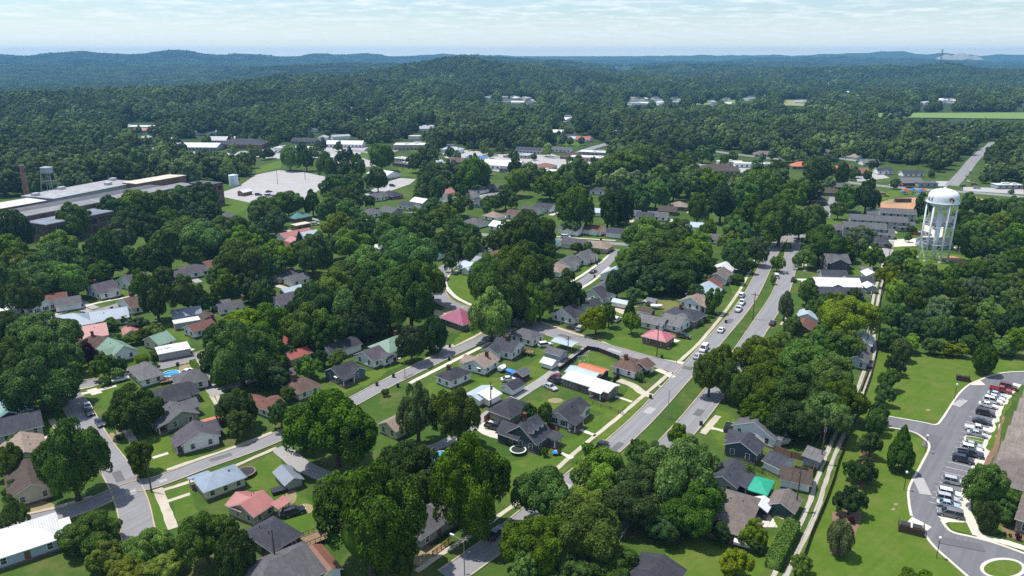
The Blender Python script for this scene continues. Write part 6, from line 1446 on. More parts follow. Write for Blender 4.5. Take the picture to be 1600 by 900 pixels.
boat(1016,478,-60,WT,'white tarpaulin-covered boat in the dry back yard'); boat(1026,483,-10,WT,'small white boat on its trailer behind the slate-hipped house',L=4.5); boat(1167,857,-20,WT,'white covered boat beside the bright round tree',L=5.); boat(803,588,-40,BLUE,'blue covered boat behind the bright blue car',L=5.); boat(1222,696,0,plain('cream_tarp', (.6,.55,.48), .6, .2),'cream covered trailer under the shade tree',L=4.)
boat(785,580,60,WT,'white covered cart beside the tan-roofed house',L=3.2)
def bin_(x, y, label, col=(.02,.022,.03)):
    o = empty('wheeled_bin', G(x, y)); m = MB(); frust(m, (-.3,.3,.3), (-.38,.38,.38), .08, 1.05); m.build('body', plain('bin_plastic', col, .5, .1), o); m = MB(); m.box(-.4,.42,-.4,.4,1.05,1.14); m.build('lid', plain('bin_plastic', col, .5, .1), o); m = MB(); m.tube((-.28,-.3,.12),(-.28,.3,.12),.12,n=8); m.build('wheels', TYRE, o); tag(o, label, 'bin', 'wheeled bins at the kerb')
for x, y, l in [(1034,843-283,'dark wheeled bin on the corner pavement'),(1016,623,'dark bin at the avenue kerb by the long white roof'),(774,526,'dark bin at the top of the straight side street'),(703,543,'dark bin midway up the straight side street'),(702,563,'dark bin across the straight street near the hipped house'),(615,590,'dark bin in front of the grey gabled street house'),(589,603,'dark bin below the street lamp'),(622,605,'dark bin by the shrubs on the side street'),(278,572,'dark bin on the verge behind the pool'),(175,484,'dark bin on the upper left street'),(1095,665,'dark bin at the kerb of the right carriageway'),(1118,493,'dark bin on the upper avenue verge'),(1134,505,'dark bin beside the single white sedan'),(185,687,'dark bin on the left street\'s dirt verge'),(877,421,'dark bin on the narrow uphill street'),(933,414,'dark bin on the upper pavement of the narrow street'),(929,434,'dark bin on the lower pavement of the narrow street'),(1194,812,'dark bin on the pale patio'),(1222,772,'blue bin against the long white shed'),(412,843,'dark bin between pink and slate roofs')]:
    bin_(x, y, l, (.02,.06,.3) if l.startswith('blue') else (.02,.022,.03))
def dumpster(x, y, deg, label, k=.75):
    o = empty('bin_enclosure', G(x, y), R(deg)); m = MB()
    for b in ((-5,5,-.1,.1),): m.box(-3,3,-2.1,-1.95,0,1.8); m.box(-3,-2.85,-1.95,1.9,0,1.8); m.box(2.85,3,-1.95,1.9,0,1.8)
    m.build('board_wall', plain('enclosure_wood', (.085,.05,.035), .85, .35), o)
    for s in (-1.4, 1.4): q = MB(); frust(q, (s-1.0,s+1.0,.8), (s-1.15,s+1.15,.95), .15, 1.5); q.build('dumpster', plain('dumpster_paint', (.035,.04,.042), .6, .3), o)
    tag(o, label, 'bin enclosure'); o.scale = (k, k, .9)
dumpster(1423,829,lotdir(1423,829)-3,'brown board bin enclosure with two dumpsters on the lower lawn'); dumpster(1504,594,-25,'brown board bin enclosure at the top of the lot', .55)
m = MB(); m.box(-5,5,-1.3,1.3,0,2.4); o = m.build('skip_container', plain('rusty_container', (.13,.07,.05), .8, .4)); o.location = G(1410,316); tag(o, 'rusty brown container standing on the bare clay', 'container')
def playset():
    o = empty('playground', G(1427,304)); c = [plain('play_blue', (.03,.12,.4), .5, .1), plain('play_red', (.5,.05,.03), .5, .1), plain('play_teal', (.03,.3,.32), .5, .1)]
    for i, (x, y, k) in enumerate(((-6,0,0),(0,1,1),(6,0,0),(3,-3,1))):
        m = MB()
        for sx in (-1,1):
            for sy in (-1,1): m.tube((x+sx*1.3,y+sy*1.3,0),(x+sx*1.3,y+sy*1.3,3.),.1,n=6)
        m.box(x-1.4,x+1.4,y-1.4,y+1.4,1.3,1.5); m.build('deck', c[k], o); m = MB(); m.add([(x-1.7,y-1.7,3),(x+1.7,y-1.7,3),(x+1.7,y+1.7,3),(x-1.7,y+1.7,3),(x,y,4.4)],[(0,1,4),(1,2,4),(2,3,4),(3,0,4),(3,2,1,0)]); m.build('canopy', c[(k+1) % 2], o)
    m = MB(); m.box(-2,2,-5,-3.8,.2,.4); m.v = [(x,y,z+(y+5)*0+ (x+2)*.35) for x,y,z in m.v]; m.build('slide', c[2], o); tag(o, 'blue and red playground set on the far green field', 'playground')
    for x, y, l in ((1410,301,'small teal play frame left of the playground'),(1439,301,'small teal play frame right of the playground')):
        q = empty('play_frame', G(x, y)); m = MB(); m.lathe([(1.6,0),(1.5,.9),(.9,1.6),(.01,1.9)],8); m.build('climbing_dome', c[2], q); tag(q, l, 'play frame')
playset()
# swing set on the fenced lawn
o = empty('swing_set', G(910,566), .4); m = MB()
for x in (-1.6, 1.6): m.tube((x,-1,0),(x,0,2.2),.05,n=6); m.tube((x,1,0),(x,0,2.2),.05,n=6)
m.tube((-1.6,0,2.2),(1.6,0,2.2),.05,n=6); m.build('frame', TRIM, o)
for x in (-.7,.7): m = MB(); m.box(x-.25,x+.25,-.1,.1,.5,.55); m.tube((x-.22,0,.55),(x-.22,0,2.2),.015,n=4); m.tube((x+.22,0,.55),(x+.22,0,2.2),.015,n=4); m.build('swing', TRIM, o)
tag(o, 'white metal swing frame on the fenced green lawn', 'swing set')
# yard clutter people leave outside
def table_set(x, y, label, mat):
    o = empty('garden_table', G(x, y)); m = MB(); m.lathe([(.01,.72),(.7,.72),(.7,.76),(.01,.77)],14); m.build('table_top', mat, o)
    for i in range(4): a = i*1.57+.4; m = MB(); m.tube((.5*math.cos(a),.5*math.sin(a),0),(.4*math.cos(a),.4*math.sin(a),.72),.03,n=5); m.build('leg', DARK, o)
    tag(o, label, 'table')
table_set(1210,799,'round glass garden table on the fenced patio',glassdark()); table_set(281,597,'round brown garden table on the pool patio',WOOD); table_set(684,796,'small dark garden table on the brick patio',DARK); table_set(1122-255,711,'small blue play table on the dormer house lawn',BLUE)
# far masts
def mast(x, y, h, w, z, label):
    zb = z; p = G(x, y); 
def mast_at(px, dist, h, w, label):
    x, y = at_dist(px, dist); z = float(terrain(x, y)); o = empty('radio_mast', (x, y, z - 1)); m = MB()
    for i in range(3): a = i * 2.094; m.tube((w*math.cos(a), w*math.sin(a), 0), (w*.7*math.cos(a), w*.7*math.sin(a), h), w * .16, n=5)
    k = 12
    for i in range(k):
        for j in range(3): a = j * 2.094; b = a + 2.094; m.tube((w*.9*math.cos(a), w*.9*math.sin(a), h*i/k), (w*.9*math.cos(b), w*.9*math.sin(b), h*(i+1)/k), w*.08, n=4)
    m.build('lattice', plain('mast_steel', (.10, .09, .09), .6, .2), o); m = MB(); m.box(-w*1.3, w*1.3, -.5, .5, h*.8, h*.86); m.box(-w*1.3, w*1.3, -.5, .5, h*.5, h*.55); m.build('antennas', LHEAD, o); tag(o, label, 'mast')
mast_at(1468, 3050, 66, 3.0, 'dark lattice radio mast on the wooded hilltop'); mast_at(1295, 1500, 75, .45, 'thin pale guyed mast rising from the distant woods')

for x, y, a, l, w, dk in [(1015,642,56,4,2.2,0),(962,700,54,6,1.6,1),(880,765,53,5,2,0),(1075,575,56,3,3,1),(1140,502,58,5,1.8,1),(1092,645,58,4,2,1),(640,589,52,4,1.6,1),(700,556,52,3,2,0),(345,715,36,5,1.5,1),(205,770,30,2,2,0),(255,752,36,1.6,1.4,0),(185,745,-52,5,1.8,1),(150,695,-50,4,2,0),(120,600,32,5,2,1),(705,476,-20,1.6,1.4,0),(723,480,-20,1.4,1.2,0),(880,525,-42,4,2,1),(960,548,-42,5,1.6,0),(1455,690,50,8,3,1),(1440,760,75,7,2.4,0),(1500,850,-20,8,2.4,1),(1500,630,40,6,2,0)]:
    p = G(x, y); m = MB(); m.add([Matrix.Rotation(R(a), 3, 'Z') @ Vector((i * l / 2, j * w / 2, 0)) for i, j in ((-1,-1),(1,-1),(1,1),(-1,1))], [(0,1,2,3)])
    o = m.build('road_patch', worn('dark_patch', (.13,.13,.135), (.1,.1,.105), (.16,.16,.16), .2) if dk else worn('light_patch', (.36,.355,.34), (.3,.3,.29), (.42,.41,.4), .2)); o.location = (p.x, p.y, level(.155)); tag(o, kind='structure')

# overhead wires
def wire(a, b, za, zb, label, n=14, r=.028):
    pa, pb = G(*a), G(*b); pa.z, pb.z = za, zb; m = MB(); d = (pb - pa).normalized(); sdv = Vector((-d.y, d.x, 0))
    for off in (-1.1, 0, 1.1):
        q = None
        for i in range(n + 1):
            t = i / n; p = pa.lerp(pb, t) + sdv * off - Vector((0, 0, 1.1 * 4 * t * (1 - t)))
            if q is not None: m.tube(q, p, r, n=3)
            q = p
    tag(m.build('power_line', DARK), label, 'power line')
wire((1282,725),(1243,798),9.9,9.9,'overhead wires between the two poles by the gravel tracks')
wire((1243,798),(1196,905),9.9,9.9,'overhead wires running to the lower edge beside the hedge')
wire((1282,725),(1353,546),9.9,8.4,'overhead wires climbing beside the tracks under the trees')
wire((887,568),(1026,558),8.4,10.4,'overhead wires crossing the cross street to the corner lawn')
wire((767,636),(887,568),7,8.4,'overhead wires along the pale lane')
# ---------------------------------------------------------------- woods: one mass
CLEAR = [[(196,191),(242,190),(246,207),(225,209),(205,208)],[(268,219),(330,212),(414,214),(418,230),(345,237),(268,231)],[(224,226),(238,226),(244,240),(224,240)],[(430,224),(500,216),(560,216),(580,228),(660,213),(662,240),(600,250),(540,262),(510,258),(470,240),(430,237)],[(592,258),(650,262),(655,280),(640,292),(560,310),(500,300),(470,316),(346,311),(340,298),(395,270),(400,258),(445,245),(450,258),(520,266),(560,285)],
 [(622,240),(665,240),(665,262),(622,262)],[(686,228),(725,228),(725,258),(690,250)],[(735,238),(765,238),(840,235),(880,252),(890,245),(950,228),(952,252),(925,256),(880,265),(850,285),(845,265),(785,268),(740,264)],[(864,200),(930,208),(930,238),(880,252),(860,250),(865,225)],[(1092,254),(1140,256),(1178,264),(1172,272),(1095,270)],[(1135,244),(1206,252),(1206,264),(1150,262)],[(1090,230),(1140,238),(1230,248),(1228,254),(1090,242)],[(1062,242),(1086,244),(1084,252),(1062,250)],
 [(1240,250),(1360,258),(1395,258),(1445,258),(1490,282),(1500,275),(1512,262),(1544,225),(1556,222),(1540,245),(1520,285),(1600,284),(1600,312),(1500,312),(1450,340),(1300,345),(1280,330),(1290,285),(1240,268)],[(1385,340),(1480,345),(1480,410),(1510,418),(1380,410)],[(1366,177),(1620,175),(1620,189),(1480,187),(1366,184)],
 [(1178,232),(1206,236),(1206,248),(1178,246)],[(900,133),(915,134),(905,141),(898,140)],[(0,300),(20,318),(360,286),(380,320),(0,395)],
 ]
def far_list():
    rnd = random.Random(4); out = []
    for x0, x1, y0, y1, n, nm in [(745,838,154,163,13,'town centre'),(985,1062,153,161,10,'far estate'),(1092,1150,155,163,3,'far meadow edge'),(1440,1492,155,163,6,'right-hand hamlet'),(318,326,140,143,1,'left hillside'),(303,310,161,164,1,'left valley'),(72,84,180,185,1,'left wood edge'),(1232,1258,156,160,2,'meadow corner'),(1166,1176,153,156,1,'upland field'),(955,985,106,108,3,'blue valley'),(880,900,180,186,3,'near wood'),(655,690,192,200,3,'wood by the gymnasium'),(560,575,187,190,1,'left wood'),(480,500,195,205,2,'wood beyond the school'),(1060,1075,192,194,1,'middle wood')]:
        for _ in range(n):
            x = rnd.uniform(x0, x1); y = rnd.uniform(y0, y1); out.append((x, y, rnd.uniform(12, 26), rnd.uniform(9, 14), rnd.uniform(0, 3.1), rnd.choice(['gable', 'flat', 'gable']), rnd.choice(['m:white', 'm:pale2', 'm:cream', 'mgrey', 'm:lblue']), nm))
            CLEAR.append([(x - 7, y - 3), (x + 7, y - 3), (x + 7, y + 3), (x - 7, y + 3)])
    for x, y in [(76,182),(302,162),(385,192),(310,205),(327,205),(270,217),(232,214),(547,174),(596,174),(567,187),(620,199),(670,197),(532,212),(700,226),(707,232),(625,159),(807,157),(827,162),(860,166),(871,166),(885,180),(892,185),(815,209),(1065,194),(990,154),(984,161),(1012,159),(1032,159),(1059,156),(1134,154),(1140,160),(1175,152),(1194,149),(962,107),(992,106),(1325,142),(1450,160),(1472,157),(1487,160),(1595,166),(1465,215),(1395,244),(1330,243),(1245,222),(1150,213),(150,221),(105,215),(505,214),(648,212),(760,222),(775,214),(1020,222),(960,205),(1510,205),(1400,228),(1290,235)]:
        out.append((x, y, rnd.uniform(11, 20), rnd.uniform(8, 12), rnd.uniform(0, 3.1), rnd.choice(['gable', 'flat', 'gable', 'hip']), rnd.choice(['m:white', 'm:pale2', 'm:lblue', 'mgrey', 'm:white', 'tan']), 'open woods' if y < 190 else 'wooded edge of town')); k = 6 if y < 190 else 10
        CLEAR.append([(x - k, y - 3), (x + k, y - 3), (x + k, y + 4), (x - k, y + 4)])
    CLEAR.extend([[(895,134),(916,133),(908,141),(894,141)],[(1086,158),(1114,157),(1110,165),(1086,165)],[(1134,157),(1154,156),(1152,164),(1134,164)],[(1220,156),(1264,156),(1258,167),(1224,166)]])
    return out
FARB = far_list()
LAND += [('dry meadow clearing', 905, 137), ('pale far meadow', 1242, 161), ('long pale field', 1480, 182), ('hilltop radio mast', 1468, 90), ('distant town centre roofs', 790, 158), ('distant estate roofs', 1022, 157), ('distant hamlet roofs', 1466, 159)]
def inpoly(P, poly):
    x, y = P[:, 0], P[:, 1]; r = np.zeros(len(P), bool); n = len(poly)
    for i in range(n):
        x0, y0 = poly[i]; x1, y1 = poly[(i+1) % n]
        c = ((y0 > y) != (y1 > y)) & (x < (x1 - x0) * (y - y0) / (y1 - y0 + 1e-9) + x0); r ^= c
    return r
def proj(P):
    d = P[:, 1]; dz = P[:, 2] - CAMH; zc = d * CT - dz * ST; yc = d * ST + dz * CT
    return np.stack([CX + F * P[:, 0] / zc, CY - F * yc / zc], 1)
def scatter(d0, d1, step, seed, half=.80):
    rng = np.random.default_rng(seed); out = []
    y = d0
    while y < d1:
        n = int(2 * half * y / step) + 1
        xs = (np.arange(n) / n * 2 - 1) * half * y + rng.uniform(-.45, .45, n) * step
        out.append(np.stack([xs, y + rng.uniform(-.45, .45, n) * step], 1)); y += step * .9
    P = np.concatenate(out); z = terrain(P[:, 0], P[:, 1]); return np.column_stack([P, z]), rng
def clear_of(P, hgt, rad=None):
    ok = np.ones(len(P), bool)
    for q, lat in ((0., 0), (.5, -.6), (.5, .6), (1., 0)):
        pp = P.copy(); pp[:, 2] += hgt * q
        if rad is not None: pp[:, 0] += rad * lat
        s = proj(pp)
        for poly in CLEAR:
            x0 = min(a for a, b in poly); x1 = max(a for a, b in poly); y0 = min(b for a, b in poly); y1 = max(b for a, b in poly)
            m = (s[:, 0] > x0) & (s[:, 0] < x1) & (s[:, 1] > y0) & (s[:, 1] < y1) & ok
            i = np.nonzero(m)[0]
            if len(i): ok[i] &= ~inpoly(s[i], poly)
    return ok
WOODLEAF = leafmat('woodland_leaves', [(.052, .090, .020), (.104, .160, .032), (.066, .112, .022), (.165, .220, .050), (.044, .076, .022), (.120, .165, .056), (.078, .126, .026)], .8, 1.22)
FARLEAF = leafmat('forest_leaves', [(.080, .120, .034), (.150, .195, .060), (.054, .088, .028)], .8, 1.22)
def far_crowns():
    out = []
    for i in range(5): out.append((crown_mesh('crown', 700 + i, 'round', 24, 2600, .085, WOODLEAF, .34), (1., 1., 1.)))
    return out
def gn_scatter(name, label, P, scale, hs, meshes, colors, seed, kind='stuff'):
    rng = np.random.default_rng(seed); n = len(P)
    me = bpy.data.meshes.new(name); me.vertices.add(n); me.vertices.foreach_set('co', P.astype(np.float32).ravel())
    def attr(nm, typ, data, key='value'):
        a = me.attributes.new(nm, typ, 'POINT'); a.data.foreach_set(key, np.ascontiguousarray(data).ravel())
    attr('sc', 'FLOAT_VECTOR', np.stack([scale, scale, hs], 1).astype(np.float32), 'vector')
    attr('rt', 'FLOAT_VECTOR', np.stack([np.zeros(n), np.zeros(n), rng.uniform(0, 6.28, n)], 1).astype(np.float32), 'vector')
    attr('ix', 'INT', rng.integers(0, len(meshes) * len(colors), n).astype(np.int32))
    o = obj(name, me); tag(o, kind=kind)
    o['label'] = label; o['category'] = 'woodland'
    col = bpy.data.collections.new(name + '_kinds'); k = 0
    for c in colors:
        for m in meshes:
            q = bpy.data.objects.new('%s_kind_%02d' % (name, k), m); q.color = (*c, 1); col.objects.link(q); k += 1
    ng = bpy.data.node_groups.new(name, 'GeometryNodeTree')
    ng.interface.new_socket('Geometry', in_out='INPUT', socket_type='NodeSocketGeometry'); ng.interface.new_socket('Geometry', in_out='OUTPUT', socket_type='NodeSocketGeometry')
    N = ng.nodes.new; gi = N('NodeGroupInput'); go = N('NodeGroupOutput'); ip = N('GeometryNodeInstanceOnPoints'); ci = N('GeometryNodeCollectionInfo')
    ci.inputs['Collection'].default_value = col; ci.inputs['Separate Children'].default_value = True; ci.inputs['Reset Children'].default_value = True
    ip.inputs['Pick Instance'].default_value = True
    def na(nm, t):
        a = N('GeometryNodeInputNamedAttribute'); a.data_type = t; a.inputs['Name'].default_value = nm; return a.outputs['Attribute']
    L = ng.links.new
    L(gi.outputs[0], ip.inputs['Points']); L(ci.outputs[0], ip.inputs['Instance']); L(na('ix', 'INT'), ip.inputs['Instance Index']); L(na('rt', 'FLOAT_VECTOR'), ip.inputs['Rotation']); L(na('sc', 'FLOAT_VECTOR'), ip.inputs['Scale']); L(ip.outputs[0], go.inputs[0])
    md = o.modifiers.new('scatter', 'NODES'); md.node_group = ng
    return o
def woods():
    meshes = [m for m, _ in far_crowns()]
    cols = [(.032, .058, .012), (.045, .078, .015), (.062, .098, .018), (.027, .048, .013), (.050, .070, .024)]
    P, rng = scatter(300, 3000, 12.0, 5)
    rad = 5.4 + 6.0 * rng.random(len(P)) ** 1.3; hgt = rad * rng.uniform(1.2, 1.75, len(P)) + 2
    d = np.hypot(P[:, 0], P[:, 1]); s = proj(P)
    # inside the town only where the photo shows closed wood between the named trees
    town = (s[:, 1] > 308)
    thick = inpoly(s, [(1376, 390), (1500, 415), (1480, 330), (1530, 300), (1640, 300), (1640, 570), (1540, 552), (1428, 545), (1374, 538), (1380, 470)])
    left = inpoly(s, [(-60, 390), (60, 420), (110, 470), (30, 480), (-60, 600)])
    keep = ~town | thick | left
    keep &= ~((s[:, 1] > 260) & (s[:, 1] <= 308) & (rng.random(len(P)) < .15))
    cl = clear_of(P, hgt * .95, rad)
    lots = [[(335,296),(400,262),(450,258),(540,272),(540,300),(470,322),(340,318)], [(555,275),(660,270),(660,300),(555,312)], [(1360,296),(1450,296),(1450,345),(1290,360),(1290,330)], [(1366,177),(1620,175),(1620,189),(1366,184)], [(1385,340),(1530,340),(1530,420),(1380,420)]]
    lot = np.zeros(len(P), bool)
    for q in lots: lot |= inpoly(s, q)
    soft = ~cl & ~lot & (s[:, 1] > 203) & (s[:, 1] < 306) & (rng.random(len(P)) < .16)
    rad = np.where(soft, rad * .62, rad); hgt = np.where(soft, hgt * .68, hgt)
    keep &= cl | soft
    P, hgt, rad = P[keep], hgt[keep], rad[keep]
    ok = np.ones(len(P), bool)
    near = np.hypot(P[:, 0], P[:, 1]) < 1200
    for x, y, r in TREES: ok &= ~(near & (np.hypot(P[:, 0] - x, P[:, 1] - y) < (r + rad) * .62))
    for x, y, r in FOOT: ok &= ~(near & (np.hypot(P[:, 0] - x, P[:, 1] - y) < r * .75 + rad * .8))
    for pts, w in ROADS:
        if len(pts) < 2: continue
        for a, b in zip(pts, pts[1:]):
            ab = b - a; L = (ab ** 2).sum() + 1e-9
            i = np.nonzero(ok & near & (np.abs(P[:, 0] - a[0]) < 60) & (np.abs(P[:, 1] - a[1]) < 60))[0]
            if not len(i): continue
            t = np.clip(((P[i, :2] - a) @ ab) / L, 0, 1); dd = np.hypot(*(P[i, :2] - a - t[:, None] * ab).T); ok[i] &= dd > w + rad[i] * .7
    P, hgt, rad = P[ok], hgt[ok], rad[ok]
    # thicket edges are lower and brushier
    s = proj(P); th = inpoly(s, [(1376, 390), (1500, 415), (1480, 330), (1530, 300), (1640, 300), (1640, 570), (1540, 552), (1428, 545), (1374, 538), (1380, 470)])
    rad = np.where(th, rad * .6, rad); hgt = np.where(th, hgt * .45, hgt)
    P[:, 2] -= .3
    gn_scatter('woodland', 'closed dark green woodland beyond the town and over the hills', P, rad, hgt, meshes, cols, 3)
    # distant canopy: forty-metre clumps
    rng = np.random.default_rng(9); cl = []
    for k in range(4):
        C = []
        for i in range(22):
            C.append((rng.uniform(-24, 24), rng.uniform(-24, 24), rng.uniform(4, 9), rng.uniform(4.5, 7.5)))
        V = []; Fc = []
        base = crown_mesh('crown', 800 + k, 'round', 10, 110, .34, None, .3); co = np.empty(len(base.vertices) * 3, np.float32); base.vertices.foreach_get('co', co); co = co.reshape(-1, 3)
        fs = np.array([p.vertices[:] for p in base.polygons], np.int32)
        for x, y, z, r in C:
            a = rng.uniform(0, 6.28); q = co @ np.array([[math.cos(a), math.sin(a), 0], [-math.sin(a), math.cos(a), 0], [0, 0, 1]]); Fc.append(fs + len(V) * len(co)); V.append(q * np.array([r, r, r * 1.35]) + np.array([x, y, z - 5]))
        m = mesh_np('canopy_clump', np.concatenate(V), np.concatenate(Fc)); m.materials.append(FARLEAF); cl.append(m)
    P, rng = scatter(2980, 7800, 36, 6, .76)
    keep = clear_of(P, np.full(len(P), 12.)); P = P[keep]; n = len(P)
    gn_scatter('far_woodland', 'hazy blue-green forest covering the far hills', P, rng.uniform(.85, 1.25, n), rng.uniform(.85, 1.3, n), cl, [(.034, .060, .014), (.044, .074, .017), (.028, .050, .013)], 4)
    print('woods', len(P))
woods()
# far clearings and roofs beyond the woods
def far_roofs():
    for x, y, L, W, a, rf, rc, nm in FARB:
        p = G(x, y, 4); z = float(terrain(p.x, p.y))
        r = house(p.x, p.y, a, L, W, rf, rc, 'white', '!', near=False, hw=4, pitch=.35, base=z - .2, name='building')
        c_ = {'m:white': 'white', 'm:pale2': 'light grey', 'm:cream': 'cream', 'mgrey': 'dark grey', 'm:lblue': 'pale blue', 'tan': 'tan'}[rc]; q_ = PX((p.x, p.y, z + 3))
        PENDING.append((r, f'far {c_} {"flat" if rf == "flat" else "pitched"}-roofed building', q_[0], q_[1], 'building', f'far buildings of the {nm}'))
far_roofs()
# sandy scar on the far right-hand ridge
def scar():
    x, y = at_dist(1495, 8200); m = MB(); rng = random.Random(3); v = []; f = []; n, k = 25, 9
    for i in range(n):
        for j in range(k):
            u = i / (n - 1) * 2 - 1; w = j / (k - 1) * 2 - 1; g = max(0, 1 - u * u * .9 - w * w * .9)
            px_, py_ = x + u * 250, y + w * 160; v.append((px_, py_, float(terrain(px_, py_)) + max(20, 99 - float(terrain(x, y))) * g ** .7 * (1 + .22 * math.sin(u * 9)) + rng.uniform(-3, 3) * g - 3 ))
    for i in range(n - 1):
        for j in range(k - 1): f.append((i*k+j, (i+1)*k+j, (i+1)*k+j+1, i*k+j+1))
    m.add(v, f); tag(m.build('hill', worn('sandy_scar', (.34, .29, .21), (.2, .22, .13), (.44, .38, .30), .3), None, True), kind='structure')
scar()
# ---------------------------------------------------------------- clouds that shade the far hills
def clouds():
    rnd = random.Random(12); m_, nt, b = mk('cloud'); b.inputs['Base Color'].default_value = (.9, .9, .92, 1); b.inputs['Roughness'].default_value = 1.
    for px, dist, sx, sy in [(200, 4700, 1100, 190), (860, 3700, 420, 320), (1130, 4300, 800, 170)]:
        mb = MB(); x, y = at_dist(px, dist)
        for i in range(16):
            a = rnd.uniform(0, 6.28); q = rnd.random() ** .5; cx_ = sx * q * math.cos(a) * .8; cy_ = sy * q * math.sin(a) * .8; r = rnd.uniform(.25, .5) * min(sx, sy) * 1.0
            prof = [(.01, -.25 * r), (r * .8, -.25 * r), (r, .0), (r * .85, .45 * r), (r * .5, .8 * r), (.01, .95 * r)]
            mb.lathe(prof, 14, (cx_, cy_, rnd.uniform(0, 30)))
        o = mb.build('cloud', m_, None, True)
        hz = 1500.; o.location = (x - CLS.x * hz, y - CLS.y * hz, hz); tag(o, kind='structure')
# ---------------------------------------------------------------- sun, sky, haze
SHX, SHY, EL = .95, -.30, 69.
n_ = math.hypot(SHX, SHY); SHX /= n_; SHY /= n_
CLS = Vector((SHX, SHY)) * (1 / math.tan(R(EL)))
sd = Vector((SHX * math.cos(R(EL)), SHY * math.cos(R(EL)), -math.sin(R(EL))))
sl = bpy.data.lights.new('sun', 'SUN'); sl.energy = 4.6; sl.angle = R(.5); sl.color = (1., .955, .89)
so = bpy.data.objects.new('sun', sl); COL.objects.link(so); so.rotation_euler = sd.to_track_quat('-Z', 'Y').to_euler(); so.location = (0, 0, 300)
clouds()
W = bpy.data.worlds.new('World'); SC.world = W; W.use_nodes = True; nt = W.node_tree; bg = nt.nodes['Background']
sk = nt.nodes.new('ShaderNodeTexSky'); sk.sky_type = 'NISHITA'; sk.sun_disc = False; sk.sun_elevation = R(EL); sk.sun_rotation = math.atan2(-SHX, -SHY); sk.altitude = 200; sk.air_density = 1.0; sk.dust_density = .6; sk.ozone_density = 1.6
tc = nt.nodes.new('ShaderNodeTexCoord'); sep = nt.nodes.new('ShaderNodeSeparateXYZ'); nt.links.new(tc.outputs['Generated'], sep.inputs[0])
mz = nd(nt, 'ShaderNodeMath', operation='ADD'); mz.inputs[1].default_value = .07; nt.links.new(sep.outputs['Z'], mz.inputs[0])
dv = []
for ax in ('X', 'Y'):
    q = nd(nt, 'ShaderNodeMath', operation='DIVIDE'); nt.links.new(sep.outputs[ax], q.inputs[0]); nt.links.new(mz.outputs[0], q.inputs[1]); dv.append(q)
cb = nt.nodes.new('ShaderNodeCombineXYZ'); nt.links.new(dv[0].outputs[0], cb.inputs[0]); nt.links.new(dv[1].outputs[0], cb.inputs[1])
cf = ramp(nt, noise(nt, cb.outputs[0], 2.6, 7, .62), .46, .70)
cov = nd(nt, 'ShaderNodeMath', operation='MULTIPLY'); nt.links.new(cf, cov.inputs[0]); nt.links.new(ramp(nt, sep.outputs['Z'], .012, .05,   .3, .85), cov.inputs[1])
skb = mix(nt, sk.outputs[0], (.92, 1., 1.09), 1., 'MULTIPLY')
cbr = ramp(nt, sep.outputs['Z'], .02, .6, 7.4, 13.)  # clouds overhead, out of view, brightened to add fill light
ccol = nt.nodes.new('ShaderNodeCombineXYZ')
for i_, k_ in enumerate((.95, 1., 1.03)):
    q = nd(nt, 'ShaderNodeMath', operation='MULTIPLY'); q.inputs[1].default_value = k_; nt.links.new(cbr, q.inputs[0]); nt.links.new(q.outputs[0], ccol.inputs[i_])
hzn = ramp(nt, sep.outputs['Z'], .0, .05, .55, .0)
skb = mix(nt, skb, (8.2, 9.2, 10.), hzn)
mx = mix(nt, skb, ccol.outputs[0], cov.outputs[0])
nt.links.new(mx, bg.inputs['Color']); bg.inputs['Strength'].default_value = .118
hb = MB(); hb.box(-9000, 9000, -600, 7900, -43, 150); hm = bpy.data.materials.new('haze_air'); hm.use_nodes = True; hn = hm.node_tree; hn.nodes.clear()
ho = hn.nodes.new('ShaderNodeOutputMaterial'); pv = hn.nodes.new('ShaderNodeVolumePrincipled'); pv.inputs['Color'].default_value = (.24, .59, .96, 1); pv.inputs['Density'].default_value = HAZE if 'HAZE' in globals() else 1.0e-4; pv.inputs['Anisotropy'].default_value = .2
hm.cycles.volume_sampling = 'DISTANCE'; hn.links.new(pv.outputs[0], ho.inputs['Volume']); h = hb.build('haze', hm); tag(h, kind='stuff'); h['label'] = 'thin blue summer haze over the whole town and hills'; h['category'] = 'haze'
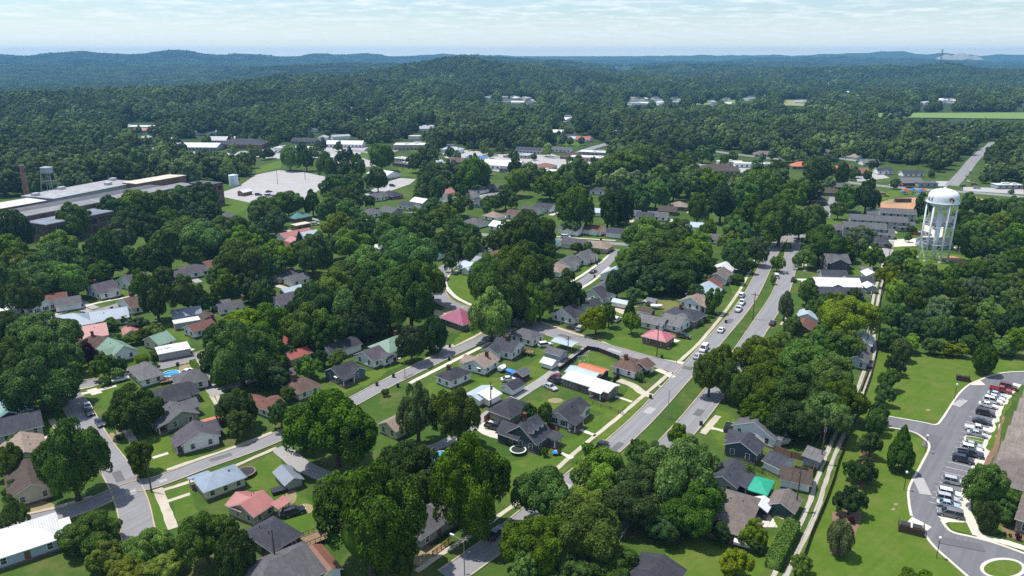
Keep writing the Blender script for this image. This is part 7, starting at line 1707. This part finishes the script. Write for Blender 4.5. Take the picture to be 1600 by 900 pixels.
# ---------------------------------------------------------------- labels that single each thing out
def label_all():
    used = {o.get('label') for o in bpy.data.objects if o.get('label')}
    ref_words = {r for r, _, _ in LAND}
    rel = []
    for o, d, x, y, cat, grp in PENDING:
        if grp: o['group'] = grp
        o['category'] = cat
        c = []
        for r, lx, ly in LAND:
            if r == d: continue
            dx, dy = x - lx, (y - ly) * 1.6
            w = 'left of' if abs(dx) > 1.3 * abs(dy) and dx < 0 else 'right of' if abs(dx) > 1.3 * abs(dy) else 'behind' if dy < 0 else 'in front of'
            c.append((math.hypot(dx, dy), w, r))
        c.sort(); rel.append(c)
    groups = {}
    pend = list(range(len(PENDING))); choice = [0] * len(PENDING)
    # give each thing the nearest landmark that no look-alike uses yet; crowds are ranked by nearness
    order = sorted(pend, key=lambda i: rel[i][0][0]); taken = {}
    for i in order:
        d = PENDING[i][1]
        for k in range(4):
            key = (d, rel[i][k][1], rel[i][k][2])
            if key not in taken: break
        else: k = 0
        key = (d, rel[i][k][1], rel[i][k][2]); taken.setdefault(key, []).append((rel[i][k][0], i))
    nth = ['', 'second ', 'third ', 'fourth ', 'fifth ', 'sixth ', 'seventh ', 'eighth ']
    for (d, w, r), lst in taken.items():
        lst.sort()
        for n, (_, i) in enumerate(lst):
            lab = f'{nth[n]}{d} {w} the {r}' if n or len(lst) == 1 else f'nearest {d} {w} the {r}'
            while lab in used: lab += ' again'
            used.add(lab); PENDING[i][0]['label'] = lab
    labs = [o['label'] for o in bpy.data.objects if o.get('label') and not o.parent]
    print('LABELS', len(labs), 'distinct', len(set(labs)), 'maxwords', max(len(l.split()) for l in labs), 'trees', len(TREES))
label_all()
# ---------------------------------------------------------------- picture
SC.view_settings.view_transform = 'Standard'; SC.view_settings.look = 'None'; SC.view_settings.exposure = EXPO if 'EXPO' in globals() else .27; SC.view_settings.gamma = 1
SC.render.resolution_x = 1024; SC.render.resolution_y = 576
cy = SC.cycles
cy.max_bounces = 5; cy.diffuse_bounces = 3; cy.glossy_bounces = 2; cy.transmission_bounces = 2; cy.volume_bounces = 0; cy.transparent_max_bounces = 4
cy.use_adaptive_sampling = False; cy.sample_clamp_indirect = 4.; cy.use_denoising = False
SC.render.use_persistent_data = False
